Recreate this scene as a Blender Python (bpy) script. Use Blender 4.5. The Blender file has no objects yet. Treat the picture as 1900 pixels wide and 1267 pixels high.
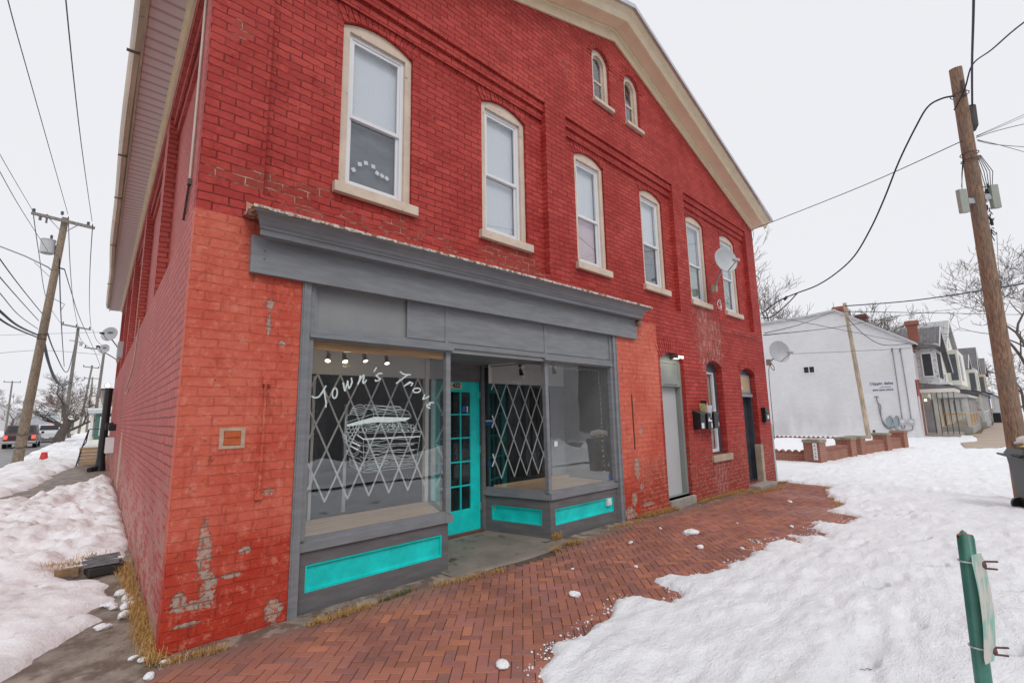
import bpy, bmesh, math, random
import numpy as np
from mathutils import Vector, Matrix
from mathutils.geometry import tessellate_polygon
random.seed(11)
R = math.radians
C = bpy.context.scene.collection
scene = bpy.context.scene

# ---------------------------------------------------------------- camera
cam_d = bpy.data.cameras.new("camera"); cam = bpy.data.objects.new("camera", cam_d); C.objects.link(cam)
cam_d.sensor_fit = 'HORIZONTAL'; cam_d.sensor_width = 36; cam_d.lens = 888.945/1900*36
cam_d.clip_start = 0.05; cam_d.clip_end = 6000
def cam_matrix(yaw, pitch, roll, loc):
    cy, sy, cp, sp = math.cos(yaw), math.sin(yaw), math.cos(pitch), math.sin(pitch)
    f = Vector((sy*cp, cy*cp, sp)); r = Vector((cy, -sy, 0)); u = r.cross(f)
    cr, sr = math.cos(roll), math.sin(roll)
    r2 = cr*r + sr*u; u2 = -sr*r + cr*u
    m = Matrix.Identity(4)
    for i in range(3): m[i][0] = r2[i]; m[i][1] = u2[i]; m[i][2] = -f[i]; m[i][3] = loc[i]
    return m
cam.matrix_world = cam_matrix(R(44.058), R(8.7487), R(-1.132), (-0.722, -4.4, 1.64))
scene.camera = cam

# ---------------------------------------------------------------- sky, sun, exposure (overcast day)
w = bpy.data.worlds.new("World"); scene.world = w; w.use_nodes = True
nt = w.node_tree; nt.nodes.clear()
sky = nt.nodes.new('ShaderNodeTexSky'); sky.sky_type = 'NISHITA'; sky.sun_disc = False
sky.sun_elevation = R(48); sky.sun_rotation = R(200); sky.dust_density = 4; sky.air_density = 1.0
hs = nt.nodes.new('ShaderNodeHueSaturation'); hs.inputs['Saturation'].default_value = 0.06
mx = nt.nodes.new('ShaderNodeMix'); mx.data_type = 'RGBA'; mx.inputs[0].default_value = 0.93
mx.inputs[7].default_value = (8.05, 8.1, 8.5, 1)        # even cloud deck
bg = nt.nodes.new('ShaderNodeBackground'); bg.inputs[1].default_value = 0.106
wo = nt.nodes.new('ShaderNodeOutputWorld')
nt.links.new(sky.outputs[0], hs.inputs['Color']); nt.links.new(hs.outputs[0], mx.inputs[6])
nt.links.new(mx.outputs[2], bg.inputs[0]); nt.links.new(bg.outputs[0], wo.inputs[0])
sl = bpy.data.lights.new("sun", 'SUN'); sl.energy = 1.1; sl.angle = R(25); sl.color = (1, .985, .96)
so = bpy.data.objects.new("sun", sl); C.objects.link(so)
_sd = Vector((math.sin(R(200))*math.cos(R(48)), math.cos(R(200))*math.cos(R(48)), math.sin(R(48))))
so.rotation_euler = _sd.to_track_quat('Z', 'Y').to_euler()
scene.view_settings.view_transform = 'Standard'; scene.view_settings.look = 'None'
scene.view_settings.exposure = 0.06; scene.view_settings.gamma = 1; scene.view_settings.use_curve_mapping = False
scene.render.engine = 'CYCLES'
scene.cycles.max_bounces = 8; scene.cycles.transparent_max_bounces = 12

PHI = R(3.278)
SD = Vector((math.sin(PHI), math.cos(PHI), 0)); TN = Vector((math.cos(PHI), -math.sin(PHI), 0))   # along side street / into building
def ST(s, t, z=0):      # s metres up the side street, t metres out from the side wall
    p = SD*s - TN*t; return Vector((p.x, p.y, z))
def gz(x): return -0.0185*min(max(x-5.5, 0), 7.8)

# ---------------------------------------------------------------- materials
class NT:
    def __init__(s, name):
        s.m = bpy.data.materials.new(name); s.m.use_nodes = True; s.t = s.m.node_tree
        s.b = s.t.nodes['Principled BSDF']; s.out = s.t.nodes['Material Output']
    def n(s, typ, **k):
        x = s.t.nodes.new(typ)
        for a, v in k.items(): setattr(x, a, v)
        return x
    def l(s, a, b): s.t.links.new(a, b)
    def put(s, sock, v):
        if hasattr(v, 'links'): s.l(v, sock)
        elif isinstance(v, tuple): sock.default_value = v if len(v) == 4 or sock.type == 'VECTOR' else (*v, 1)
        else: sock.default_value = v
    def math(s, op, a, b=0.0, c=None, clamp=False):
        x = s.n('ShaderNodeMath', operation=op, use_clamp=clamp); s.put(x.inputs[0], a); s.put(x.inputs[1], b)
        if c is not None: s.put(x.inputs[2], c)
        return x.outputs[0]
    def mix(s, f, a, b, bt='MIX'):
        x = s.n('ShaderNodeMix', data_type='RGBA', blend_type=bt); s.put(x.inputs[0], f); s.put(x.inputs[6], a); s.put(x.inputs[7], b); return x.outputs[2]
    def pos(s):
        if not hasattr(s, '_p'): s._p = s.n('ShaderNodeNewGeometry').outputs['Position']
        return s._p
    def obj(s): return s.n('ShaderNodeTexCoord').outputs['Object']
    def xyz(s):
        if not hasattr(s, '_x'): x = s.n('ShaderNodeSeparateXYZ'); s.l(s.pos(), x.inputs[0]); s._x = x.outputs
        return s._x
    def noise(s, scale, detail=4, rough=.55, vec=None, stretch=None, out=0):
        x = s.n('ShaderNodeTexNoise'); x.inputs['Scale'].default_value = scale; x.inputs['Detail'].default_value = detail; x.inputs['Roughness'].default_value = rough
        v = vec if vec is not None else s.pos()
        if stretch: mp = s.n('ShaderNodeMapping'); mp.inputs['Scale'].default_value = stretch; s.l(v, mp.inputs[0]); v = mp.outputs[0]
        s.l(v, x.inputs['Vector']); return x.outputs[out]
    def ramp(s, f, a, b, lo=0.0, hi=1.0):
        x = s.n('ShaderNodeMapRange'); x.interpolation_type = 'SMOOTHSTEP'; s.put(x.inputs[0], f)
        for i, v in enumerate((a, b, lo, hi)): x.inputs[i+1].default_value = v
        return x.outputs[0]
    def bump(s, h, strength=.5, dist=.01, normal=None):
        x = s.n('ShaderNodeBump'); x.inputs['Strength'].default_value = strength; x.inputs['Distance'].default_value = dist; s.put(x.inputs['Height'], h)
        if normal is not None: s.l(normal, x.inputs['Normal'])
        return x.outputs[0]
    def ell(s, cx, cz, rx, rz, wob=.5, sc=9, xi=0, soft=.25):     # stain / patch mask with a ragged outline
        a = s.math('DIVIDE', s.math('SUBTRACT', s.xyz()[xi], cx), rx); b = s.math('DIVIDE', s.math('SUBTRACT', s.xyz()[2], cz), rz)
        d = s.math('SQRT', s.math('ADD', s.math('MULTIPLY', a, a), s.math('MULTIPLY', b, b)))
        d = s.math('ADD', d, s.math('MULTIPLY', s.math('SUBTRACT', s.noise(sc, 6, .68), .5), wob*2.6))
        return s.ramp(d, 1+soft/2, 1-soft/2)
MATS = {}
def pm(name, col, rough=.6, var=.12, scale=3, bump=.0, metal=0, stretch=None, bscale=None, spec=.5, dirt=None):
    if name in MATS: return MATS[name]
    s = NT(name); n = s.noise(scale, 5, .6, stretch=stretch)
    comb = s.n('ShaderNodeCombineColor'); f = s.ramp(n, .25, .75, 1-var, 1+var)
    for i in range(3): s.l(f, comb.inputs[i])
    c = s.mix(1.0, tuple(col), comb.outputs[0], 'MULTIPLY')
    if dirt:
        dcol, lo, hi, dsc = dirt
        c = s.mix(s.ramp(s.noise(dsc, 6, .65), lo, hi), c, (*dcol,))
    s.l(c, s.b.inputs['Base Color']); s.b.inputs['Roughness'].default_value = rough; s.b.inputs['Metallic'].default_value = metal
    s.b.inputs['Specular IOR Level'].default_value = spec
    if bump: s.l(s.bump(s.noise(bscale or scale*6, 5, .6, stretch=stretch), bump, .01), s.b.inputs['Normal'])
    MATS[name] = s.m; return s.m
def emit(name, col, st):
    if name in MATS: return MATS[name]
    s = NT(name); s.b.inputs['Base Color'].default_value = (*col, 1); s.b.inputs['Emission Color'].default_value = (*col, 1); s.b.inputs['Emission Strength'].default_value = st
    MATS[name] = s.m; return s.m
def glass(name, tint=(.93, .95, .96), refl=1.6, wav=.0, dust=0.03):
    if name in MATS: return MATS[name]
    s = NT(name); s.t.nodes.remove(s.b)
    lw = s.n('ShaderNodeLayerWeight'); lw.inputs[0].default_value = .5
    F0 = ((refl-1)/(refl+1))**2
    frs = s.math('ADD', F0, s.math('MULTIPLY', 1-F0, s.math('POWER', lw.outputs['Facing'], 4.2)))
    gl = s.n('ShaderNodeBsdfGlossy'); gl.inputs['Roughness'].default_value = 0.01; gl.inputs[0].default_value = (.9, .93, .95, 1)
    tr = s.n('ShaderNodeBsdfTransparent'); tr.inputs[0].default_value = (*tint, 1)
    nb = s.bump(s.noise(1.3, 2), .25*wav + .02, .02); s.l(nb, gl.inputs['Normal'])
    a = s.n('ShaderNodeMixShader'); s.l(frs, a.inputs[0]); s.l(tr.outputs[0], a.inputs[1]); s.l(gl.outputs[0], a.inputs[2])
    df = s.n('ShaderNodeBsdfDiffuse'); df.inputs[0].default_value = (.6, .6, .6, 1)
    b = s.n('ShaderNodeMixShader'); s.l(s.ramp(s.noise(2.2, 6, .7, stretch=(6, 6, .5)), .45, .8, dust*.5, dust*2.5), b.inputs[0]); s.l(a.outputs[0], b.inputs[1]); s.l(df.outputs[0], b.inputs[2])
    s.l(b.outputs[0], s.out.inputs[0]); MATS[name] = s.m; return s.m

def brick_nodes(s, cA, cB, mort, msize=.007, w_=.228, h_=.0763, distort=.0085, squash=1.0):
    uv = s.n('ShaderNodeUVMap'); uv.uv_map = 'UVMap'
    nz = s.n('ShaderNodeTexNoise'); nz.inputs['Scale'].default_value = 6; nz.inputs['Detail'].default_value = 4; s.l(uv.outputs[0], nz.inputs['Vector'])
    v1 = s.n('ShaderNodeVectorMath', operation='SUBTRACT'); s.l(nz.outputs['Color'], v1.inputs[0]); v1.inputs[1].default_value = (.5, .5, .5)
    v2 = s.n('ShaderNodeVectorMath', operation='SCALE'); s.l(v1.outputs[0], v2.inputs[0]); v2.inputs['Scale'].default_value = distort*4
    v3 = s.n('ShaderNodeVectorMath', operation='ADD'); s.l(uv.outputs[0], v3.inputs[0]); s.l(v2.outputs[0], v3.inputs[1])
    b = s.n('ShaderNodeTexBrick'); b.offset = .5; b.squash = squash
    b.inputs['Scale'].default_value = 1; b.inputs['Mortar Size'].default_value = msize; b.inputs['Mortar Smooth'].default_value = .35
    b.inputs['Brick Width'].default_value = w_; b.inputs['Row Height'].default_value = h_; b.inputs['Bias'].default_value = 0
    s.l(v3.outputs[0], b.inputs['Vector'])
    for k, v in (('Color1', cA), ('Color2', cB), ('Mortar', mort)): s.put(b.inputs[k], v)
    return b, v3.outputs[0], uv.outputs[0]

def make_front_brick():
    s = NT('painted_brick')
    b, dv, uv = brick_nodes(s, (0, 0, 0), (1, 1, 1), (.5, .5, .5), msize=.0062)
    per = b.outputs[0]; mo = b.outputs[1]
    X, Y, Z = s.xyz()
    n1 = s.noise(.9, 5, .6); n2 = s.noise(14, 4, .6); n3 = s.noise(60, 3, .6)
    red = s.mix(per, (.39, .041, .034), (.53, .072, .058)); red = s.mix(s.ramp(n1, .38, .75, 0, .75), red, (.31, .022, .018)); red = s.mix(s.ramp(s.noise(3.1, 5, .65), .48, .68, 0, .55), red, (.30, .020, .018)); red = s.mix(s.ramp(n2, .5, .75, 0, .55), red, (.62, .10, .075))
    cor = s.mix(per, (.62, .135, .085), (.68, .17, .11)); cor = s.mix(s.ramp(n1, .38, .7), cor, (.54, .075, .045)); cor = s.mix(s.ramp(s.noise(6, 6, .7), .5, .72, 0, .6), cor, (.45, .055, .035)); cor = s.mix(s.ramp(n2, .5, .75, 0, .6), cor, (.70, .22, .15))
    # coral zones: ground-floor piers
    zt = s.math('LESS_THAN', Z, 3.36); zt2 = s.math('LESS_THAN', s.math('ADD', Z, s.math('MULTIPLY', n2, .03)), 3.25)
    cz = s.math('MULTIPLY', zt, s.math('LESS_THAN', X, 1.2))
    cz2 = s.math('MULTIPLY', zt2, s.math('MULTIPLY', s.math('GREATER_THAN', X, 5.5), s.math('LESS_THAN', s.math('SUBTRACT', X, s.math('MULTIPLY', n2, .05)), 7.2)))
    coral = s.math('ADD', cz, cz2, clamp=True)
    base = s.mix(coral, red, cor)
    # brighter old red towards the ground
    viv = s.math('MULTIPLY', s.ramp(s.math('ADD', Z, s.math('MULTIPLY', s.math('SUBTRACT', s.noise(2.5, 5), .5), 1.6)), .95, .25), s.math('LESS_THAN', X, 7.3))
    base = s.mix(viv, base, s.mix(n2, (.42, .030, .016), (.50, .06, .03)))
    # joints: paint-filled but darker
    dark = s.mix(.80, base, (.075, .008, .009))
    jm = s.math('MULTIPLY', mo, s.ramp(coral, 0, 1, .9, .26)); jm = s.math('MULTIPLY', jm, s.ramp(s.noise(7, 3), .3, .6, .55, 1.0)); jm = s.math('MULTIPLY', jm, s.math('SUBTRACT', 1, s.math('MULTIPLY', coral, s.ramp(s.noise(2.6, 5, .65), .42, .56, .0, .85))))
    base = s.mix(jm, base, dark)
    # worn joints and bare old brick on the right-hand ground floor
    wz = s.math('MULTIPLY', s.math('GREATER_THAN', X, 7.2), s.ramp(s.math('ADD', Z, s.math('MULTIPLY', s.math('SUBTRACT', s.noise(1.6, 4), .5), 1.5)), 1.35, .35))
    wz = s.math('ADD', wz, s.math('MULTIPLY', s.ell(9.45, 3.3, .7, .75, .7, 5), .7), clamp=True)
    wz = s.math('ADD', wz, s.math('MULTIPLY', s.ell(3.7, 3.72, .6, .25, .7, 5), .8), clamp=True)
    wz = s.math('ADD', wz, s.math('MULTIPLY', s.ell(1.45, 3.72, 1.3, .2, .7, 4), s.ramp(s.noise(3.3, 4), .45, .6)), clamp=True)
    wz = s.math('ADD', wz, s.math('MULTIPLY', s.ramp(s.noise(1.7, 6, .7), .60, .70, 0, .9), s.math('SUBTRACT', 1, coral)), clamp=True)
    wz = s.math('ADD', wz, s.math('MULTIPLY', s.ell(6.9, .35, .6, .5, .7, 4), .9), clamp=True)
    bare = s.math('MULTIPLY', wz, s.math('SUBTRACT', 1, mo))
    base = s.mix(s.math('MULTIPLY', bare, s.ramp(n2, .4, .7, .15, .75)), base, (.22, .06, .038))
    base = s.mix(s.math('MULTIPLY', wz, s.math('MULTIPLY', mo, s.ramp(s.noise(9, 3), .35, .6))), base, (.52, .36, .27))
    # lime bloom below the dish and below the lower window
    ef = s.math('MULTIPLY', s.math('ADD', s.ell(9.5, 3.15, .55, .85, .8, 6), s.ell(9.5, .15, .3, .6, .8, 6), clamp=True), s.ramp(s.noise(16, 5, .7, stretch=(1, 1, .25)), .45, .68, 0, .6))
    base = s.mix(ef, base, (.62, .48, .46))
    # missing paint showing grey render
    pt = None
    for e in ((.24, .66, .045, .22), (.29, .38, .05, .13), (.20, .30, .11, .035), (.10, .34, .05, .07), (.76, .10, .07, .10), (.60, 2.45, .02, .10), (.60, 2.64, .035, .05), (.72, 2.30, .03, .03), (.68, 1.05, .05, .03), (.52, .62, .05, .03), (.44, .45, .07, .02), (.16, .17, .1, .02), (6.33, .75, .09, .17), (6.5, 1.35, .05, .06), (6.45, .45, .05, .05), (6.2, .28, .08, .10), (6.05, .08, .16, .10), (6.62, .15, .2, .03)):
        k = s.ell(*e, wob=.85, sc=16)
        pt = k if pt is None else s.math('MAXIMUM', pt, k)
    pt = s.math('MAXIMUM', pt, s.math('MULTIPLY', s.ramp(s.noise(7, 6, .75), .69, .73), s.ramp(Z, 3.0, 1.2)))
    fr = s.math('MULTIPLY', s.ramp(s.noise(30, 5, .7), .40, .52), pt); base = s.mix(fr, base, s.mix(n2, (.30, .25, .20), (.50, .44, .37))); base = s.mix(s.math('MULTIPLY', s.math('MULTIPLY', fr, mo), .7), base, (.16, .11, .09))
    sp = s.math('MULTIPLY', s.ramp(s.noise(24, 3, .6), .73, .76), .7)
    base = s.mix(sp, base, (.6, .5, .45))
    base = s.mix(s.ramp(s.noise(45, 2), .70, .76, 0, .6), base, (.05, .02, .02)); base = s.mix(s.math('MULTIPLY', s.ramp(s.noise(9, 6, .7, stretch=(1, 1, .22)), .54, .70, 0, .5), s.ramp(Z, 6.4, 2.0)), base, (.20, .022, .018)); base = s.mix(s.math('MULTIPLY', coral, s.ramp(s.noise(11, 7, .75), .52, .64, 0, .45)), base, (.74, .30, .22))
    s.l(base, s.b.inputs['Base Color']); s.put(s.b.inputs['Roughness'], s.ramp(n2, .3, .7, .55, .78)); s.b.inputs['Specular IOR Level'].default_value = .22
    jd = s.math('MULTIPLY', mo, s.ramp(coral, 0, 1, 1, .55)); big = s.noise(4.2, 5, .65); chip = s.ramp(s.noise(19, 5, .7), .60, .70)
    h = s.math('SUBTRACT', s.math('MULTIPLY', n3, .12), jd); h = s.math('ADD', h, s.math('MULTIPLY', n2, .5)); h = s.math('ADD', h, s.math('MULTIPLY', pt, -.5))
    h = s.math('ADD', h, s.math('MULTIPLY', per, .45)); h = s.math('ADD', h, s.math('MULTIPLY', s.noise(32, 5, .7), .55)); h = s.math('ADD', h, s.math('MULTIPLY', big, 1.6)); h = s.math('SUBTRACT', h, s.math('MULTIPLY', chip, .5))
    s.l(s.bump(h, 1.0, .010), s.b.inputs['Normal'])
    return s.m
def make_side_brick():
    s = NT('side_painted_brick')
    b, dv, uv = brick_nodes(s, (0, 0, 0), (1, 1, 1), (.5, .5, .5), msize=.0085)
    per, mo = b.outputs[0], b.outputs[1]; X, Y, Z = s.xyz(); n2 = s.noise(12, 4); n1 = s.noise(.8, 4)
    c = s.mix(per, (.44, .080, .062), (.56, .115, .092)); c = s.mix(s.ramp(n1, .3, .7, 0, .7), c, (.38, .062, .050))
    c = s.mix(s.math('MULTIPLY', mo, .78), c, (.10, .018, .018)); c = s.mix(s.ramp(n2, .5, .8, 0, .5), c, (.48, .12, .11))
    wear = s.math('MULTIPLY', s.ramp(s.math('ADD', Z, s.math('MULTIPLY', s.math('SUBTRACT', s.noise(1.3, 4), .5), 1.2)), 1.35, .25), s.ramp(s.noise(5, 5, .7, stretch=(1, .35, 1)), .46, .51))
    c = s.mix(s.math('MULTIPLY', wear, s.ramp(mo, 0, 1, .35, 1)), c, (.42, .33, .27))
    c = s.mix(s.ell(9.6, .8, .5, .65, .4, 3, xi=1), c, (.46, .34, .25))
    s.l(c, s.b.inputs['Base Color']); s.b.inputs['Roughness'].default_value = .6; s.b.inputs['Specular IOR Level'].default_value = .25
    h = s.math('ADD', s.math('SUBTRACT', s.math('MULTIPLY', n2, .5), mo), s.math('MULTIPLY', per, .3)); s.l(s.bump(h, .8, .009), s.b.inputs['Normal'])
    return s.m
def plain_brick(name, cA, cB, mort, rough=.8, w_=.215, h_=.0675, msize=.008, wear=None, bmp=.6):
    if name in MATS: return MATS[name]
    s = NT(name); b, dv, uv = brick_nodes(s, cA, cB, mort, msize=msize, w_=w_, h_=h_)
    c = s.mix(s.ramp(s.noise(1.2, 5), .3, .7, 0, .35), b.outputs[0], tuple(x*.6 for x in cA))
    if wear: c = s.mix(s.ramp(s.noise(3, 6, .7, stretch=(1, .5, 2)), wear[1], wear[1]+.05, 0, .8), c, wear[0])
    s.l(c, s.b.inputs['Base Color']); s.b.inputs['Roughness'].default_value = rough
    s.l(s.bump(s.math('SUBTRACT', s.math('MULTIPLY', s.noise(14), .4), b.outputs[1]), bmp, .008), s.b.inputs['Normal'])
    MATS[name] = s.m; return s.m

# ---------------------------------------------------------------- mesh helpers
class MB:
    def __init__(s): s.v = []; s.f = []
    def add(s, vs, fs):
        k = len(s.v); s.v += [tuple(v) for v in vs]; s.f += [tuple(k+i for i in f) for f in fs]; return s
    def box(s, x0, x1, y0, y1, z0, z1):
        return s.add([(x0,y0,z0),(x1,y0,z0),(x1,y1,z0),(x0,y1,z0),(x0,y0,z1),(x1,y0,z1),(x1,y1,z1),(x0,y1,z1)],
                     [(0,3,2,1),(4,5,6,7),(0,1,5,4),(1,2,6,5),(2,3,7,6),(3,0,4,7)])
    def quad(s, a, b, c, d): return s.add([a, b, c, d], [(0,1,2,3)])
    def beam(s, p, q, w_, h_, up=(0,0,1)):         # rectangular bar from p to q
        p, q = Vector(p), Vector(q); d = (q-p).normalized(); u = Vector(up)
        if abs(d.dot(u)) > .98: u = Vector((0,1,0))
        a = d.cross(u).normalized()*w_/2; b = a.cross(d).normalized()*h_/2
        return s.add([p-a-b,p+a-b,p+a+b,p-a+b,q-a-b,q+a-b,q+a+b,q-a+b], [(0,3,2,1),(4,5,6,7),(0,1,5,4),(1,2,6,5),(2,3,7,6),(3,0,4,7)])
    def tube(s, pts, rad, n=8, cap=True):
        pts = [Vector(p) for p in pts]; m = len(pts); rs = rad if isinstance(rad, (list, tuple)) else [rad]*m
        vs = []; prev = None
        for i, p in enumerate(pts):
            d = (pts[min(i+1, m-1)]-pts[max(i-1, 0)]).normalized()
            if prev is None:
                u = Vector((0,0,1)) if abs(d.z) < .9 else Vector((1,0,0)); a = d.cross(u).normalized()
            else: a = (prev - d*prev.dot(d)).normalized()
            prev = a; b = d.cross(a)
            for j in range(n):
                t = 2*math.pi*j/n; vs.append(p + (a*math.cos(t)+b*math.sin(t))*rs[i])
        fs = [(i*n+j, i*n+(j+1) % n, (i+1)*n+(j+1) % n, (i+1)*n+j) for i in range(m-1) for j in range(n)]
        if cap: fs += [tuple(range(n-1, -1, -1)), tuple((m-1)*n+j for j in range(n))]
        return s.add(vs, fs)
    def prism(s, outer, holes, y0, y1, back=True, front=True):  # polygons in (x, z), thickness in y
        loops = [outer]+list(holes); polys = [[Vector((a, b, 0)) for a, b in lp] for lp in loops]
        tris = tessellate_polygon(polys); flat = [p for lp in loops for p in lp]; n = len(flat)
        vs = [(a, y0, b) for a, b in flat]+[(a, y1, b) for a, b in flat]; fs = []
        for t in tris:
            a, b, c = [flat[i] for i in t]
            ar = (b[0]-a[0])*(c[1]-a[1])-(b[1]-a[1])*(c[0]-a[0])
            if abs(ar) < 1e-10: continue
            t = tuple(t) if ar > 0 else tuple(reversed(t))
            if front: fs.append(t)
            if back: fs.append(tuple(n+i for i in reversed(t)))
        k = 0
        for li, lp in enumerate(loops):
            m = len(lp); ar = sum(lp[i][0]*lp[(i+1)%m][1]-lp[(i+1)%m][0]*lp[i][1] for i in range(m))
            for i in range(m):
                a, b = k+i, k+(i+1) % m
                q = (a, n+a, n+b, b) if (ar > 0) == (li == 0) else (b, n+b, n+a, a)
                fs.append(q)
            k += m
        return s.add(vs, fs)
    def ring(s, outer, inner, y0, y1): return s.prism(outer, [inner], y0, y1)
    def xf(s, m):
        s.v = [tuple(m @ Vector(v)) for v in s.v]
        if m.to_3x3().determinant() < 0: s.f = [tuple(reversed(f)) for f in s.f]
        return s
    def build(s, name, mat, parent=None, smooth=False, uv=None, uvm=None, bevel=0):
        me = bpy.data.meshes.new(name); me.from_pydata(s.v, [], s.f); me.update()
        if bevel:
            bm = bmesh.new(); bm.from_mesh(me); bmesh.ops.remove_doubles(bm, verts=bm.verts, dist=1e-5)
            ed = [e for e in bm.edges if len(e.link_faces) == 2 and e.calc_face_angle(0) > .5]
            bmesh.ops.bevel(bm, geom=ed, offset=bevel, segments=2, affect='EDGES', profile=.6, clamp_overlap=True); bm.to_mesh(me); bm.free()
        o = bpy.data.objects.new(name, me); C.objects.link(o)
        if isinstance(mat, (list, tuple)):
            for m in mat: me.materials.append(m)
        else: me.materials.append(mat)
        ul = me.uv_layers.new(name='UVMap'); M3 = uvm.inverted() if uvm else None
        co = np.empty(len(me.vertices)*3); me.vertices.foreach_get('co', co); co = co.reshape(-1, 3)
        if M3: co = co @ np.array(M3.to_3x3()).T
        lv = np.empty(len(me.loops), dtype=np.int64); me.loops.foreach_get('vertex_index', lv)
        pn = np.empty(len(me.polygons)*3); me.polygons.foreach_get('normal', pn); pn = pn.reshape(-1, 3)
        if M3: pn = pn @ np.array(M3.to_3x3()).T
        lt = np.empty(len(me.polygons), dtype=np.int64); me.polygons.foreach_get('loop_total', lt)
        ax = np.repeat(np.argmax(np.abs(pn)*np.array([1, 1.01, 1]), axis=1), lt); p = co[lv]
        u = np.where(ax == 0, p[:, 1], p[:, 0]); v = np.where(ax == 2, p[:, 1], p[:, 2])
        ul.data.foreach_set('uv', np.stack([u, v], 1).ravel().astype(np.float32))
        if smooth: me.polygons.foreach_set('use_smooth', [True]*len(me.polygons))
        if parent: o.parent = parent
        return o
def empty(name, label, cat, loc=(0,0,0), group=None, rz=0):
    o = bpy.data.objects.new(name, None); C.objects.link(o); o.location = loc; o.rotation_euler = (0,0,rz); o.empty_display_size = .2
    o['label'] = label; o['category'] = cat
    if group: o['group'] = group
    return o
def tag(o, label, cat, group=None):
    o['label'] = label; o['category'] = cat
    if group: o['group'] = group
    return o
def struct(o): o['kind'] = 'structure'; return o
def stuff(o, label=None, cat=None):
    o['kind'] = 'stuff'
    if label: o['label'] = label; o['category'] = cat
    return o
def rect(x0, x1, z0, z1): return [(x0,z0),(x1,z0),(x1,z1),(x0,z1)]
def archp(x0, x1, z0, zs, rise, n=12):       # rectangle with a segmental or round head
    w_ = x1-x0; r = (w_*w_/4+rise*rise)/(2*rise); cz = zs+rise-r; a = math.asin(min(1, w_/2/r))
    if rise > w_/2-1e-6: a = math.pi/2
    xc = (x0+x1)/2
    return [(x0,z0),(x1,z0)]+[(xc+r*math.sin(t), cz+r*math.cos(t)) for t in [a-2*a*i/n for i in range(n+1)]]
def frustum(mb, cx, cy, z0, z1, r0, r1, n=16): return mb.tube([(cx,cy,z0),(cx,cy,z1)], [r0, r1], n)
def lathe(profile, n=20):
    mb = MB(); vs = []; m = len(profile)
    for r, z in profile:
        for j in range(n): vs.append((r*math.cos(2*math.pi*j/n), r*math.sin(2*math.pi*j/n), z))
    fs = [(i*n+j, i*n+(j+1) % n, (i+1)*n+(j+1) % n, (i+1)*n+j) for i in range(m-1) for j in range(n)]
    return mb.add(vs, fs)
def text_mb(body, size, ext=.002, shear=0, sx=1.0, bold=0, space=1.0):   # lettering as a mesh in the x-z plane, origin centre
    cu = bpy.data.curves.new('t', 'FONT'); cu.body = body; cu.size = size; cu.align_x = 'CENTER'; cu.align_y = 'CENTER'; cu.shear = shear; cu.offset = bold; cu.space_character = space
    cu.extrude = ext; cu.resolution_u = 3
    o = bpy.data.objects.new('t', cu); C.objects.link(o); dg = bpy.context.evaluated_depsgraph_get(); me = bpy.data.meshes.new_from_object(o.evaluated_get(dg))
    mb = MB(); mb.add([(v.co.x*sx, -v.co.z, v.co.y) for v in me.vertices], [tuple(p.vertices) for p in me.polygons])
    bpy.data.objects.remove(o); bpy.data.curves.remove(cu); bpy.data.meshes.remove(me); return mb
def ribbon(mb, pts, w_, y, th=.0015):       # brush line lying on a pane
    for (a, b), (c, d) in zip(pts[:-1], pts[1:]):
        L = math.hypot(c-a, d-b)
        if L < 1e-6: continue
        nx, nz = -(d-b)/L*w_/2, (c-a)/L*w_/2; ex, ez = (c-a)/L*w_*.3, (d-b)/L*w_*.3
        mb.add([(a-ex+nx,y,b-ez+nz),(a-ex-nx,y,b-ez-nz),(c+ex-nx,y-th,d+ez-nz),(c+ex+nx,y-th,d+ez+nz)], [(0,1,2,3)])
def frame_m(loc, xd, yd):                   # local x along xd, y along yd, z up
    xd, yd = Vector(xd).normalized(), Vector(yd).normalized(); m = Matrix.Identity(4)
    for i in range(3): m[i][0] = xd[i]; m[i][1] = yd[i]; m[i][2] = (0,0,1)[i]; m[i][3] = loc[i]
    return m
# numpy value noise for snow and ground relief
_rs = np.random.RandomState(5); _lat = _rs.rand(256, 256)
def vnoise(x, y, sc, seed=0):
    x = x*sc+seed*17.3; y = y*sc+seed*7.7; xi = np.floor(x).astype(int); yi = np.floor(y).astype(int); fx = x-xi; fy = y-yi
    fx = fx*fx*(3-2*fx); fy = fy*fy*(3-2*fy); g = lambda a, b: _lat[a % 256, b % 256]
    return (g(xi,yi)*(1-fx)+g(xi+1,yi)*fx)*(1-fy)+(g(xi,yi+1)*(1-fx)+g(xi+1,yi+1)*fx)*fy-.5
def fbm(x, y, sc, o=4, seed=0, g=.5): return sum(vnoise(x, y, sc*2**i, seed+i)*g**i for i in range(o))
def poly_sd(x, y, poly):                    # >0 inside
    x = x.ravel(); y = y.ravel(); d = np.full(x.shape, 1e9); ins = np.zeros(x.shape, bool); n = len(poly)
    for i in range(n):
        ax, ay = poly[i]; bx, by = poly[(i+1) % n]; ex, ey = bx-ax, by-ay
        t = np.clip(((x-ax)*ex+(y-ay)*ey)/(ex*ex+ey*ey+1e-12), 0, 1); d = np.minimum(d, np.hypot(x-ax-t*ex, y-ay-t*ey))
        c = ((ay > y) != (by > y)) & (x < (bx-ax)*(y-ay)/(by-ay+1e-12)+ax); ins ^= c
    return np.where(ins, d, -d)
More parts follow.
